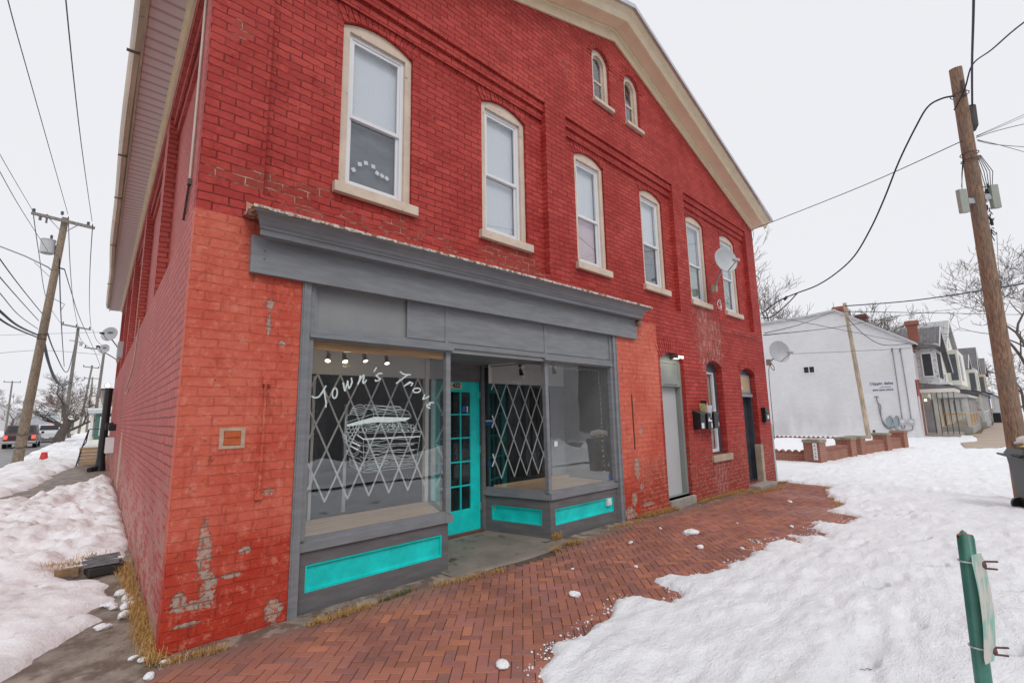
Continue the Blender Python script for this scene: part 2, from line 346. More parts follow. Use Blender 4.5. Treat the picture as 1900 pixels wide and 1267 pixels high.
# ================================================================ the red brick shop building
M_red = make_front_brick(); M_side = make_side_brick()
M_cream = pm('cream_paint', (.62, .50, .40), .6, .12, 4, .15, dirt=((.30, .20, .14), .62, .72, 9))
M_white = pm('white_vinyl', (.74, .74, .76), .35, .04, 2)
M_gray = pm('gray_paint', (.215, .225, .24), .5, .14, 3, .25, stretch=(1, 1, 6), dirt=((.34, .33, .32), .70, .76, 14))
M_grayd = pm('dark_gray_paint', (.14, .135, .14), .5, .18, 3, .3, stretch=(1, 1, 6), dirt=((.20, .13, .10), .68, .76, 8))
M_graym = pm('mid_gray_paint', (.25, .255, .26), .45, .10, 2, .15, dirt=((.14, .13, .12), .66, .8, 5))
M_turq = pm('turquoise_paint', (.004, .63, .60), .45, .16, 5, .3, dirt=((.02, .46, .44), .6, .8, 6))
M_doorgray = pm('pale_gray_door_paint', (.47, .48, .49), .45, .04, 1.5, .03)
M_greengray = pm('green_gray_paint', (.24, .265, .25), .5, .08, 2, .1)
M_navy = pm('dark_blue_gray_paint', (.055, .065, .08), .45, .25, 4, .15, dirt=((.3, .28, .26), .70, .76, 12))
M_stone = pm('worn_stone', (.42, .34, .26), .85, .2, 5, .5)
M_tan = pm('tan_soffit_paint', (.80, .60, .44), .6, .06, 2, .05)
M_creamtrim = pm('cream_trim_paint', (.80, .68, .48), .5, .08, 3, .08)
M_rusty = pm('rusty_white_flashing', (.60, .55, .50), .6, .1, 10, .2, dirt=((.24, .11, .05), .44, .58, 16))
M_metal = pm('galvanised_metal', (.50, .52, .54), .38, .1, 3, .05, .7)
M_black = pm('black_plastic', (.012, .012, .014), .4, .2, 5, .05)
M_wood = pm('display_board_wood', (.56, .38, .23), .45, .30, 2.5, .1, stretch=(.5, 8, 8))
M_orange = pm('varnished_wood', (.60, .33, .13), .4, .25, 4, .1, stretch=(.6, 6, 6))
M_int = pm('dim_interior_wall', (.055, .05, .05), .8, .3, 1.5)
M_inthead = pm('interior_white_board', (.72, .70, .67), .7, .06, 2, .05)
M_concrete = pm('threshold_concrete', (.33, .30, .27), .85, .18, 6, .4, dirt=((.18, .15, .12), .55, .7, 4))
M_glass = glass('shop_glass', (.95, .965, .97), 1.92, .3, .014)
M_wglass = glass('window_glass', (.95, .96, .97), 1.66, .12, .008)
M_brass = pm('brass', (.55, .36, .10), .3, .1, 8, 0, 1)
M_plate = pm('cream_plate', (.60, .54, .38), .5, .05, 8)
M_script = pm('white_window_paint', (.62, .72, .70), .6, .12, 30)
M_gate = pm('white_gate_steel', (.60, .62, .61), .4, .08, 10)
M_soffit = NT('brown_vinyl_soffit'); _s = M_soffit; _wv = _s.n('ShaderNodeTexWave'); _wv.wave_type = 'BANDS'; _wv.bands_direction = 'Y'; _wv.inputs['Scale'].default_value = 1.6; _s.l(_s.pos(), _wv.inputs['Vector'])
_s.l(_s.mix(_s.ramp(_wv.outputs[1], .05, .25), (.44, .36, .34), (.68, .59, .57)), _s.b.inputs['Base Color']); _s.b.inputs['Roughness'].default_value = .45; _s.l(_s.bump(_wv.outputs[1], .5, .02), _s.b.inputs['Normal']); M_soffit = _s.m
M_gutter = pm('brown_gutter', (.52, .40, .30), .5, .2, 2, .1, stretch=(1, .3, 1), dirt=((.12, .08, .06), .6, .7, 3))

W, HE, HA, XA = 12.75, 6.62, 8.83, 6.37           # width, eave and apex height of the front wall
B = empty('brick_shop_building', 'red painted brick corner building with a grey and turquoise shopfront and cream gable trim', 'building')
WIN = [(1.21, 2.07), (3.14, 3.98), (5.12, 5.93), (7.12, 7.94), (9.0, 9.85), (10.76, 11.64)]
GD = archp(7.30, 8.20, .10, 2.62, .13); LW = archp(9.20, 9.98, .745, 2.58, .14); D2 = archp(11.02, 11.93, -.03, 2.52, .14)
SF = rect(.87, 5.89, -.3, 2.95)
ATT = [(5.62, 6.14), (6.63, 7.15)]
att = [archp(a, b, 7.05, 7.86, (b-a)/2, 16) for a, b in ATT]
bays = [rect(.49, 4.33, 3.62, 6.34), rect(4.81, 8.27, 3.62, 6.34), rect(8.75, 12.22, 3.62, 6.34)]
out = [(0, -.4), (W, -.4), (W, HE), (XA, HA), (0, HE)]
mb = MB(); mb.prism(out, bays+att+[GD, LW, D2, SF], 0, .10, back=False)
inner = [(.02, -.4), (W-.02, -.4), (W-.02, HE-.05), (XA, HA-.05), (.02, HE-.05)]
mb.prism(inner, [archp(a, b, 4.03, 5.86, .115) for a, b in WIN]+att+[GD, LW, D2, SF], .10, .34)
for x0, x1 in ((.49, 4.33), (4.81, 8.27), (8.75, 12.22)):          # stepped brick corbels over the sunk panels
    mb.box(x0, x1, .034, .098, 6.205, 6.337); mb.box(x0, x1, .068, .099, 6.07, 6.203)
front = mb.build('front_wall', M_red, B)
# brick arches, each voussoir a bevelled block
def arch_ring(x0, x1, zs, rise, y, h, name='brick_arch', mat=None):
    w_ = x1-x0; r = (w_*w_/4+rise*rise)/(2*rise); cz = zs+rise-r; a = math.pi/2 if rise > w_/2-.01 else math.asin(w_/2/r); n = max(9, int(2*a*(r+h/2)/.072)); xc = (x0+x1)/2; m = MB()
    for i in range(n):
        t0 = -a+2*a*i/n+.006/r; t1 = -a+2*a*(i+1)/n-.006/r; j = random.uniform(0, .006)
        p = [(xc+q*math.sin(t), cz+q*math.cos(t)) for q, t in ((r+.002, t0), (r+.002, t1), (r+h, t1), (r+h, t0))]
        m.add([(a_, y-.006-j, b_) for a_, b_ in reversed(p)]+[(a_, y+.02, b_) for a_, b_ in reversed(p)], [(0,1,2,3),(0,4,5,1),(1,5,6,2),(2,6,7,3),(3,7,4,0)])
    return m.build(name, mat or M_red, B)
for a, b in WIN: arch_ring(a, b, 5.86, .115, .10, .19)
arch_ring(7.30, 8.20, 2.62, .13, 0, .30); arch_ring(9.20, 9.98, 2.58, .14, 0, .22); arch_ring(11.02, 11.93, 2.52, .14, 0, .22)
for a, b in ATT: arch_ring(a, b, 7.86, (b-a)/2, 0, .11)
# low brick footing course edge, slightly proud, along the right-hand wall
MB().box(5.93, 7.29, -.018, -.001, -.4, .06).build('footing', M_red, B)

# side wall with pilasters and sunk upper panels, in its own frame (x along the street, y into the building)
MS = frame_m((0, 0, 0), SD, TN); LEN = 21.6
mb = MB(); ob = [(0.0, -.4), (LEN, -.4), (LEN, 6.5), (0.0, 6.5)]
sb = [rect(a, b, 3.36, 6.12) for a, b in ((.62, 3.8), (4.3, 7.9), (8.45, 11.95), (12.45, 16.0), (16.5, 20.9))]
mb.prism([(.03, -.4), (LEN, -.4), (LEN, 6.5), (.03, 6.5)], sb, 0, .13, back=False); mb.prism([(.1, 3.2), (LEN-.1, 3.2), (LEN-.1, 6.4), (.1, 6.4)], [], .13, .2, back=False)
for a, b in ((.62, 3.8), (4.3, 7.9), (8.45, 11.95), (12.45, 16.0), (16.5, 20.9)):
    mb.box(a, b, .045, .128, 5.99, 6.119); mb.box(a, b, .09, .129, 5.86, 5.988)
mb.box(LEN-.01, LEN, .13, 12.9, -.4, 6.45)
mb.xf(MS).build('side_wall', M_side, B, uvm=MS)
# right wall (unseen side) and back, so the building is closed
e = ST(LEN, -12.8); MB().quad((W, .34, -.4), (e.x, e.y, -.4), (e.x, e.y, 6.5), (W, .34, 6.5)).build('far_side_wall', plain_brick('old_red_brick', (.25, .05, .035), (.32, .07, .045), (.35, .27, .2)), B)

# ---- roof: two slopes running back along the side street
def zt(x, dz=0): return 8.98-.347*abs(x-XA)+dz
def rp(x, s, dz=0): q = SD*max(s, 0); return (x+q.x, q.y if s >= 0 else s, zt(x, dz))
OH, RK, XR = .47, -.47, W+.22
mb = MB()
for xa, xb in ((-OH, XA), (XA, XR)):
    p = [rp(xa, RK), rp(xb, RK), rp(xb, LEN+.3), rp(xa, LEN+.3)]; q = [(a, b, c+.03) for a, b, c in p]
    mb.add(p+q, [(0,3,2,1),(4,5,6,7),(0,1,5,4),(1,2,6,5),(2,3,7,6),(3,0,4,7)])
for k in range(36):
    for xa, xb in ((-OH, XA), (XA, XR)): mb.beam(rp(xa, RK+.02+k*.6, .045), rp(xb, RK+.02+k*.6, .045), .03, .03)
mb.build('roof', M_metal, B)
def rake(prof, name, mat, xr=W+.02, xl=-.02):      # prof: list of (y, height above apex soffit line at apex, slope)
    m = MB()
    for xa, xb in ((xl, XA), (XA, xr)):
        va = [(xa, y, z-sl*abs(xa-XA)) for y, z, sl in prof]; vb = [(xb, y, z-sl*abs(xb-XA)) for y, z, sl in prof]; n = len(prof)
        m.add(va+vb, [(i, n+i, n+(i+1) % n, (i+1) % n) for i in range(n)]+[tuple(range(n)), tuple(range(2*n-1, n-1, -1))])
    o = m.build(name, mat, B); bm = bmesh.new(); bm.from_mesh(o.data); bmesh.ops.recalc_face_normals(bm, faces=bm.faces); bm.to_mesh(o.data); bm.free(); return o
rake([(-.001, 8.56, .3235), (-.03, 8.56, .3235), (-.03, 8.81, .346), (-.001, 8.81, .346)], 'gable_frieze', M_creamtrim)
rake([(-.031, 8.77, .345), (-.06, 8.775, .345), (-.06, 8.809, .346), (-.031, 8.809, .346)], 'frieze_bead', M_creamtrim)
rake([(-.001, 8.811, .346), (-.30, 8.811, .346), (-.30, 8.83, .346), (-.001, 8.83, .346)], 'gable_soffit', M_tan, xr=W+.10)
rake([(-.27, 8.795, .346), (-.31, 8.795, .346), (-.33, 8.83, .346), (-.36, 8.90, .347), (-.43, 8.95, .347), (-.44, 8.975, .347), (-.27, 8.975, .347)], 'crown_moulding', M_creamtrim, xr=XR-.03, xl=-OH)
rake([(-.445, 8.955, .347), (-.49, 8.95, .347), (-.49, 9.03, .347), (-.445, 9.03, .347)], 'roof_edge', M_metal, xr=XR+.01, xl=-OH)
# eave along the side street: vinyl soffit, inner cream trim, sagging gutter
mb = MB(); mb.box(-.45, LEN+.3, -.40, -.035, 6.40, 6.42); mb.xf(MS).build('side_soffit', M_soffit, B)
mb = MB(); mb.box(-.3, LEN, -.034, -.002, 6.30, 6.43); mb.box(-.3, LEN, -.075, -.035, 6.37, 6.398); mb.xf(MS).build('eave_trim', M_creamtrim, B)
mb = MB(); mb.box(-.45, LEN+.3, -.43, -.402, 6.36, 6.62); mb.xf(MS).build('eave_fascia', pm('cream_old_paint', (.42, .34, .25), .6, .15, 3), B)
def gut(s_): return .018*math.sin(s_*.9)+.03*math.sin(s_*.37+1)
mb = MB(); prof = [(-.432, 6.60), (-.432, 6.46), (-.45, 6.44), (-.51, 6.43), (-.54, 6.48), (-.565, 6.56), (-.56, 6.60), (-.55, 6.60), (-.53, 6.50), (-.45, 6.47)]
N_ = 60; vs = []; n = len(prof)
for i in range(N_+1):
    s_ = -.45+i*(LEN+.7)/N_
    for y, z in prof: vs.append((s_, y+gut(s_)*.5*(-.5-y+.5)*2, z+gut(s_)*.6))
mb.add(vs, [(i*n+j, i*n+(j+1) % n, (i+1)*n+(j+1) % n, (i+1)*n+j) for i in range(N_) for j in range(n)]); mb.xf(MS).build('gutter', M_gutter, B)
for s_ in (3.0, 6.2, 8.4, 12.0, 17.0): mb = MB(); mb.box(s_, s_+.05, -.572, -.405, 6.425+gut(s_)*.6, 6.44+gut(s_)*.6); mb.xf(MS).build('gutter_strap', pm('dark_strap', (.12, .09, .07), .6), B)

# ---- upper windows 
M_blind = NT('white_slat_blind'); _s = M_blind; _wv = _s.n('ShaderNodeTexWave'); _wv.wave_type = 'BANDS'; _wv.bands_direction = 'Z'; _wv.inputs['Scale'].default_value = 12; _s.l(_s.pos(), _wv.inputs['Vector'])
_s.l(_s.mix(_wv.outputs[1], (.64, .66, .69), (.80, .82, .84)), _s.b.inputs['Base Color']); M_blind = _s.m
M_sheer = pm('grey_curtain', (.42, .45, .48), .9, .12, 6, 0, stretch=(8, 8, .3)); M_pink = pm('pink_curtain', (.66, .50, .54), .9, .06, 3)
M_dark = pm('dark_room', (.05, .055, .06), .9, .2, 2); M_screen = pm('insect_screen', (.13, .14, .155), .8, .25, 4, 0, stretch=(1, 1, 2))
M_green = pm('green_curtain', (.34, .40, .36), .9, .1, 6, stretch=(6, 6, .4))
def upper_window(x0, x1, i):
    z0, zs, rise = 4.03, 5.86, .115; cw = .085; y = .13
    f = MB(); f.ring(archp(x0+.005, x1-.005, z0-.02, zs-.005, rise), rect(x0+cw, x1-cw, z0+.01, zs-.04), y, y+.09)
    w_ = f.build('window', M_cream, B)
    m = MB(); m.ring(rect(x0+cw+.002, x1-cw-.002, z0+.012, zs-.042), rect(x0+cw+.045, x1-cw-.045, z0+.06, zs-.085), y+.035, y+.10); m.build('sash_frame', M_white, w_)
    a, b = x0+cw+.046, x1-cw-.046; zm = 4.86 + (.02 if i % 2 else 0)
    m = MB(); m.ring(rect(a, b, z0+.061, zm+.02), rect(a+.028, b-.028, z0+.10, zm-.02), y+.068, y+.088); m.build('lower_sash', M_white, w_)
    m = MB(); m.ring(rect(a, b, zm-.018, zs-.086), rect(a+.028, b-.028, zm+.022, zs-.12), y+.045, y+.066); m.build('upper_sash', M_white, w_)
    m = MB(); m.box(a+.027, b-.027, y+.053, y+.056, zm+.02, zs-.118); m.box(a+.027, b-.027, y+.078, y+.081, z0+.098, zm-.018); m.build('pane', M_wglass, w_)
    up = [M_blind, M_blind, M_blind, M_blind, M_sheer, M_sheer][i]; lo = [M_screen, M_blind, M_pink, M_screen, M_green, M_green][i]
    MB().quad((a, y+.12, zm), (b, y+.12, zm), (b, y+.12, zs), (a, y+.12, zs)).build('blind', up, w_)
    MB().quad((a, y+.13, z0), (b, y+.13, z0), (b, y+.13, zm), (a, y+.13, zm)).build('curtain', lo, w_)
    s_ = MB(); s_.box(x0-.06, x1+.06, .035, .20, z0-.13, z0-.021); s_.build('sill', M_cream if i != 1 else M_cream, w_, bevel=.006)
    if i == 0:
        for k, (px_, pz) in enumerate(((1.43, 4.29), (1.50, 4.38), (1.57, 4.42), (1.66, 4.41), (1.71, 4.35), (1.77, 4.34), (1.83, 4.33))):
            aa = random.uniform(-.6, .6); h = .032
            c = [(px_+h*math.cos(aa+q), pz+h*math.sin(aa+q)) for q in (0.78, 2.36, 3.93, 5.5)]; m = MB(); m.add([(u, y+.100+k*.0006, v) for u, v in c], [(0,1,2,3)]); m.build('paper_note', M_white, w_)
    # dark sheet standing in for the unlit room, so nothing shows through
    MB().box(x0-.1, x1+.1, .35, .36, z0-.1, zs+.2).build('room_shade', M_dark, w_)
for i, (a, b) in enumerate(WIN): upper_window(a, b, i)
for i, (a, b) in enumerate(ATT):
    r_ = (b-a)/2; y = .05
    f = MB(); f.ring(archp(a+.004, b-.004, 7.04, 7.86, r_-.004, 16), archp(a+.10, b-.10, 7.10, 7.86, r_-.10, 16), y, y+.08); w_ = f.build('attic_window', M_cream, B)
    m = MB(); m.ring(archp(a+.101, b-.101, 7.101, 7.86, r_-.101, 16), archp(a+.135, b-.135, 7.14, 7.86, r_-.135, 16), y+.04, y+.07); m.box(a+.134, b-.134, y+.038, y+.072, 7.50, 7.54); m.build('sash_frame', M_cream, w_)
    m = MB(); m.prism(archp(a+.13, b-.13, 7.12, 7.86, r_-.13, 16), [], y+.054, y+.056); m.build('pane', M_wglass, w_)
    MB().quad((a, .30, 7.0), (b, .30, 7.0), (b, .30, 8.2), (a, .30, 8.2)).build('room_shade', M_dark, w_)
    MB().box(a-.03, b+.04, -.06, .06, 6.985, 7.045).build('sill', M_cream, w_, bevel=.005)

# ---- grey side door
M_dr = MB(); M_dr.ring(GD[:0] or archp(7.305, 8.195, .12, 2.615, .13), rect(7.385, 8.115, .13, 2.12), .07, .20)
d_ = M_dr.build('gray_door', M_greengray, B)
MB().ring(rect(7.345, 8.155, 2.12, 2.20), rect(7.5, 8.0, 2.14, 2.16), .055, .069).build('transom_rail', M_greengray, d_)
MB().ring(rect(7.36, 8.14, 2.2, 2.60), rect(7.42, 8.08, 2.25, 2.56), .058, .069).build('transom_moulding', M_greengray, d_)
MB().box(7.39, 8.11, .16, .20, .125, 2.118).build('door_slab', M_doorgray, d_, bevel=.004)
m = MB(); m.tube([(7.46, .16, 1.02), (7.46, .10, 1.02)], .022, 10); m.tube([(7.46, .10, 1.02), (7.46, .085, 1.02)], [.034, .026], 12); m.build('door_knob', M_metal, d_)
MB().box(7.28, 8.22, -.06, .25, -.05, .10).build('threshold', M_concrete, d_, bevel=.01)
# ---- ground-floor window
f = MB(); f.ring(archp(9.203, 9.977, .745, 2.577, .138), rect(9.27, 9.91, .78, 2.50), .14, .26); w_ = f.build('ground_floor_window', M_navy, B)
m = MB(); m.ring(rect(9.272, 9.908, .782, 2.498), rect(9.32, 9.86, .84, 2.45), .165, .225); m.box(9.32, 9.86, .166, .20, 1.62, 1.665); m.build('sash_frame', M_white, w_)
MB().box(9.32, 9.86, .19, .193, .84, 2.45).build('pane', M_wglass, w_)
MB().quad((9.3, .24, 1.2), (9.9, .24, 1.2), (9.9, .24, 2.5), (9.3, .24, 2.5)).build('curtain', pm('beige_curtain', (.42, .42, .34), .9, .12, 5, stretch=(6, 6, .4)), w_)
MB().quad((9.3, .25, .75), (9.9, .25, .75), (9.9, .25, 1.25), (9.3, .25, 1.25)).build('blind', pm('torn_blind', (.55, .50, .46), .9, .35, 5), w_)
MB().box(9.14, 10.10, -.05, .15, .61, .743).build('sill', M_stone, w_, bevel=.01)
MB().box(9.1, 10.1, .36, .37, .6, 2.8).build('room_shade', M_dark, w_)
# ---- blue-black door
f = MB(); f.ring(archp(11.024, 11.926, -.02, 2.517, .138), [(11.09, -.0), (11.86, -.0), (11.86, 1.98), (11.09, 1.98)], .12, .30)
d_ = f.build('blue_black_door', M_navy, B)
f = MB(); f.ring(rect(11.10, 11.85, 2.06, 2.50), rect(11.16, 11.79, 2.11, 2.46), .105, .119); f.box(11.08, 11.87, .07, .118, 1.97, 2.04); f.build('transom_rail', M_graym, d_)
MB().box(11.155, 11.795, .110, .113, 2.105, 2.465).build('transom_pane', pm('tan_transom_blind', (.42, .30, .16), .4, .15, 6), d_)
t_ = text_mb('605', .10, .001, bold=.002); t_.xf(Matrix.Translation((11.30, .108, 2.18))).build('number', M_white, d_)
m = MB(); m.box(11.10, 11.85, .24, .28, .0, 1.96); m.build('door_slab', M_navy, d_)
m = MB()
for a, b in ((.18, .85), (1.0, 1.82)):
    for c_ in (11.17, 11.52): m.ring(rect(c_, c_+.26, a, b), rect(c_+.03, c_+.23, a+.03, b-.03), .226, .239)
m.build('door_panel', M_navy, d_); m = MB(); m.tube([(11.17, .24, .98), (11.17, .18, .98)], .028, 10); m.build('door_knob', M_brass, d_)
m = MB(); m.box(11.80, 11.955, -.035, .115, -.06, .82); m.build('stone_jamb', M_stone, d_, bevel=.012)
MB().box(10.93, 12.02, -.26, .24, -.28, -.035).build('door_step', M_concrete, d_, bevel=.02)

# ================================================================ shopfront
Y0 = .055                                            # plane of the shop windows
S = MB(); S.box(.872, .95, -.012, .09, -.02, 2.94); S.box(.951, 1.0, .02, .10, .60, 2.94); S.box(.885, .90, -.022, -.0125, .0, 2.9)
front_frame = S.build('shopfront_post', M_gray, B)
S = MB(); S.box(5.80, 5.888, -.015, .09, -.05, 2.94); S.box(5.74, 5.799, .02, .10, .60, 2.94); S.box(5.87, 5.884, -.025, -.0155, .0, 2.9); S.build('shopfront_post', M_gray, B)
# transom band with three sunk boards
S = MB(); S.ring(rect(.96, 5.79, 2.37, 2.95), rect(1.03, 2.46, 2.49, 2.90), .045, .085); S.build('transom_frame', M_graym, B)
S = MB(); S.box(1.02, 5.78, .07, .10, 2.44, 2.94); S.build('transom_board', M_graym, B)
S = MB()
for x in (2.50, 4.19): S.box(x, x+.05, .028, .0445, 2.46, 2.93)
S.box(.96, 5.79, .022, .0445, 2.42, 2.475); S.box(.96, 2.60, -.005, .044, 2.385, 2.419); S.box(4.17, 5.79, .0, .044, 2.385, 2.419)
S.box(2.0, 5.79, .036, .0448, 2.49, 2.94)
S.build('transom_moulding', M_gray, B)
# fascia board, big cornice with rusty flashing
fas = MB(); fas.box(.415, 6.475, -.055, -.001, 2.885, 3.215); fas.build('fascia_board', M_gray, B, bevel=.004)
m = MB()
for x, z in ((.52, 3.09), (.52, 3.02), (6.40, 3.10), (6.40, 3.0)): m.tube([(x, -.055, z), (x, -.06, z)], .008, 8)
m.build('nail_head', M_grayd, B)
cp = [(-.001, 3.19), (-.17, 3.19), (-.17, 3.235), (-.185, 3.245), (-.185, 3.262), (-.20, 3.275), (-.215, 3.30), (-.25, 3.33), (-.285, 3.345), (-.30, 3.35), (-.30, 3.372), (-.001, 3.38)]
m = MB(); n = len(cp); vs = []
for e_ in (0, 1):
    for y, z in cp:
        k = min(0, y+.001)*-.62                     # returns mitred at each end
        x = (.545-k) if e_ == 0 else (6.39+k); vs.append((x, y, z+ (0 if e_ == 0 else .035)))
m.add(vs, [(i, n+i, n+i+1, i+1) for i in range(n-1)]); m.add(vs[:n], [tuple(range(n-1, -1, -1))]); m.add(vs[n:], [tuple(range(n))])
# end returns
m.build('shopfront_cornice', M_gray, B)
m = MB(); N_ = 70
for i in range(N_):
    x0 = .345+i*(6.60-.345)/N_; x1 = .345+(i+1)*(6.60-.345)/N_; dz = .035*i/N_; j = random.uniform(-.004, .004)
    m.box(x0, x1, -.312+j*.6, -.0, 3.374+dz, 3.386+dz+abs(j)); m.box(x0, x1, -.314+j*.6, -.302, 3.360+dz+j, 3.3735+dz)
m.build('cornice_flashing', M_rusty, B)
m = MB(); m.add([(.36, -.02, 3.37), (.52, -.02, 3.39), (.52, -.02, 3.47), (.36, -.02, 3.51), (.33, -.20, 3.375), (.44, -.22, 3.39), (.46, -.08, 3.45)], [(0,4,5,1), (1,5,6,2), (0,3,6,4), (4,6,5), (3,2,6)])
m.build('terracotta_flashing', pm('terracotta', (.50, .24, .17), .8, .1, 6, .2), B)
# --- bays
PL = [(.95, Y0), (2.56, Y0), (3.02, 1.20), (.95, 1.20)]        # left display bay in plan
PR = [(4.27, Y0+.03), (5.80, Y0), (5.80, 1.20), (3.99, 1.20)]
def xzq(mb, a, b, z0, z1, th=.02, off=0):            # upright slab along a plan segment a-b, thickness to the inside
    a = Vector((a[0], a[1], 0)); b = Vector((b[0], b[1], 0)); d = (b-a).normalized(); nn = Vector((-d.y, d.x, 0))
    o = nn*off; t = nn*(off+th); v = [a+o, b+o, b+t, a+t]
    return mb.add([(p.x, p.y, z0) for p in v]+[(p.x, p.y, z1) for p in v], [(0,3,2,1),(4,5,6,7),(0,1,5,4),(1,2,6,5),(2,3,7,6),(3,0,4,7)])
def seg(a, b, t0, t1): return ((a[0]+(b[0]-a[0])*t0, a[1]+(b[1]-a[1])*t0), (a[0]+(b[0]-a[0])*t1, a[1]+(b[1]-a[1])*t1))
def bay_face(a, b, nm, panel, stile=.10, lo=.145, hi=.375, zb=-.03, sill_over=.03, post_a=True, post_b=True):
    L = math.hypot(b[0]-a[0], b[1]-a[1]); f = lambda x: x/L
    m = MB(); xzq(m, a, b, zb, lo, .04); xzq(m, a, b, hi, .50, .04); s0 = seg(a, b, 0, f(stile)); s1 = seg(a, b, 1-f(stile), 1); xzq(m, *s0, lo, hi, .04); xzq(m, *s1, lo, hi, .04)
    dw = m.build('display_window', M_grayd, B)
    m = MB(); c_ = seg(a, b, f(stile), 1-f(stile)); xzq(m, *c_, lo, hi, .01, .028); m.build('turquoise_panel', M_turq, dw)
    m = MB()
    for t0, t1, z0, z1 in ((stile, L-stile, hi-.018, hi), (stile, L-stile, lo, lo+.018), (stile, stile+.018, lo+.018, hi-.018), (L-stile-.018, L-stile, lo+.018, hi-.018)):
        xzq(m, *seg(a, b, f(t0), f(t1)), z0, z1, .022, .006)
    m.build('panel_moulding', M_turq, dw)
    m = MB(); xzq(m, *seg(a, b, -f(.0), 1+f(.0)), .502, .575, .075, -sill_over); xzq(m, *seg(a, b, 0, 1), .575, .602, .05, -.008); m.build('sill', M_gray, dw)
    m = MB(); xzq(m, *seg(a, b, f(.03), 1-f(.03)), .603, 2.384, .006, .02); m.build('pane', M_glass, dw)
    for zb0, zb1 in ((.6025, .618), (2.366, 2.384)): m = MB(); xzq(m, *seg(a, b, f(.03), 1-f(.03)), zb0, zb1, .012, .006); m.build('glazing_bead', M_gray, dw)
    return dw
dl = bay_face(PL[0], PL[1], 'l', None, .08, .155, .385)
dls = bay_face(PL[1], PL[2], 'l', None, .12)
dr_side = bay_face((3.99+.03, 1.15), PR[0], 'r', None, .13, .16, .37)
dr = bay_face(PR[0], PR[1], 'r', None, .10, .16, .372)
S = MB(); S.box(2.525, 2.585, Y0-.012, Y0+.05, .60, 2.385); S.build('corner_post', M_gray, dl)
S = MB(); S.beam((4.27, Y0+.045, .59), (4.255, Y0+.045, 2.385), .062, .062, (0,1,0)); S.build('corner_post', M_gray, dr)
S = MB(); S.box(2.50, 2.61, Y0-.036, Y0+.06, .501, .577); S.build('sill_end', M_gray, dl)
S = MB(); S.box(.955, 2.60, .095, .12, 2.29, 2.40); S.build('header_strip', M_orange, dl)
# window painting
TXT=[[(1.026,1.85),(1.045,1.836),(1.078,1.839),(1.096,1.851),(1.119,1.884),(1.137,1.918),(1.153,1.947)],[(1.135,1.908),(1.149,1.851),(1.161,1.79),(1.16,1.752)],[(1.265,1.88),(1.261,1.859),(1.254,1.843),(1.243,1.834),(1.233,1.835),(1.224,1.845),(1.218,1.863),(1.217,1.883),(1.221,1.904),(1.229,1.92),(1.239,1.929),(1.25,1.928),(1.258,1.918),(1.264,1.901),(1.265,1.88)],[(1.321,1.981),(1.333,1.927),(1.341,1.905),(1.355,1.948),(1.366,2.002),(1.371,1.958),(1.382,1.929),(1.399,1.954),(1.411,1.994),(1.402,2.031)],[(1.494,2.057),(1.488,2.017),(1.473,1.973)],[(1.475,1.981),(1.501,2.032),(1.532,2.067),(1.536,2.039),(1.521,1.998),(1.532,1.983),(1.55,1.999),(1.561,2.017)],[(1.667,2.148),(1.642,2.108)],[(1.731,2.091),(1.699,2.092),(1.666,2.065),(1.689,2.05),(1.715,2.035),(1.695,2.019),(1.664,2.01),(1.658,2.023)],[(1.945,2.12),(1.973,2.099),(2.01,2.091),(2.067,2.093)],[(2.029,2.086),(1.956,2.034),(1.899,1.994)],[(1.994,1.968),(2.062,2.016)],[(2.028,1.985),(2.075,2.011),(2.1,2.001),(2.078,1.975)],[(2.198,1.932),(2.194,1.921),(2.182,1.912),(2.164,1.905),(2.143,1.903),(2.123,1.905),(2.109,1.912),(2.103,1.922),(2.107,1.933),(2.119,1.942),(2.137,1.949),(2.158,1.951),(2.177,1.949),(2.192,1.942),(2.198,1.932)],[(2.253,1.881),(2.241,1.857),(2.227,1.833),(2.259,1.841),(2.29,1.853),(2.308,1.867)],[(2.367,1.796),(2.317,1.795),(2.326,1.768),(2.284,1.778),(2.284,1.751),(2.323,1.737)]]
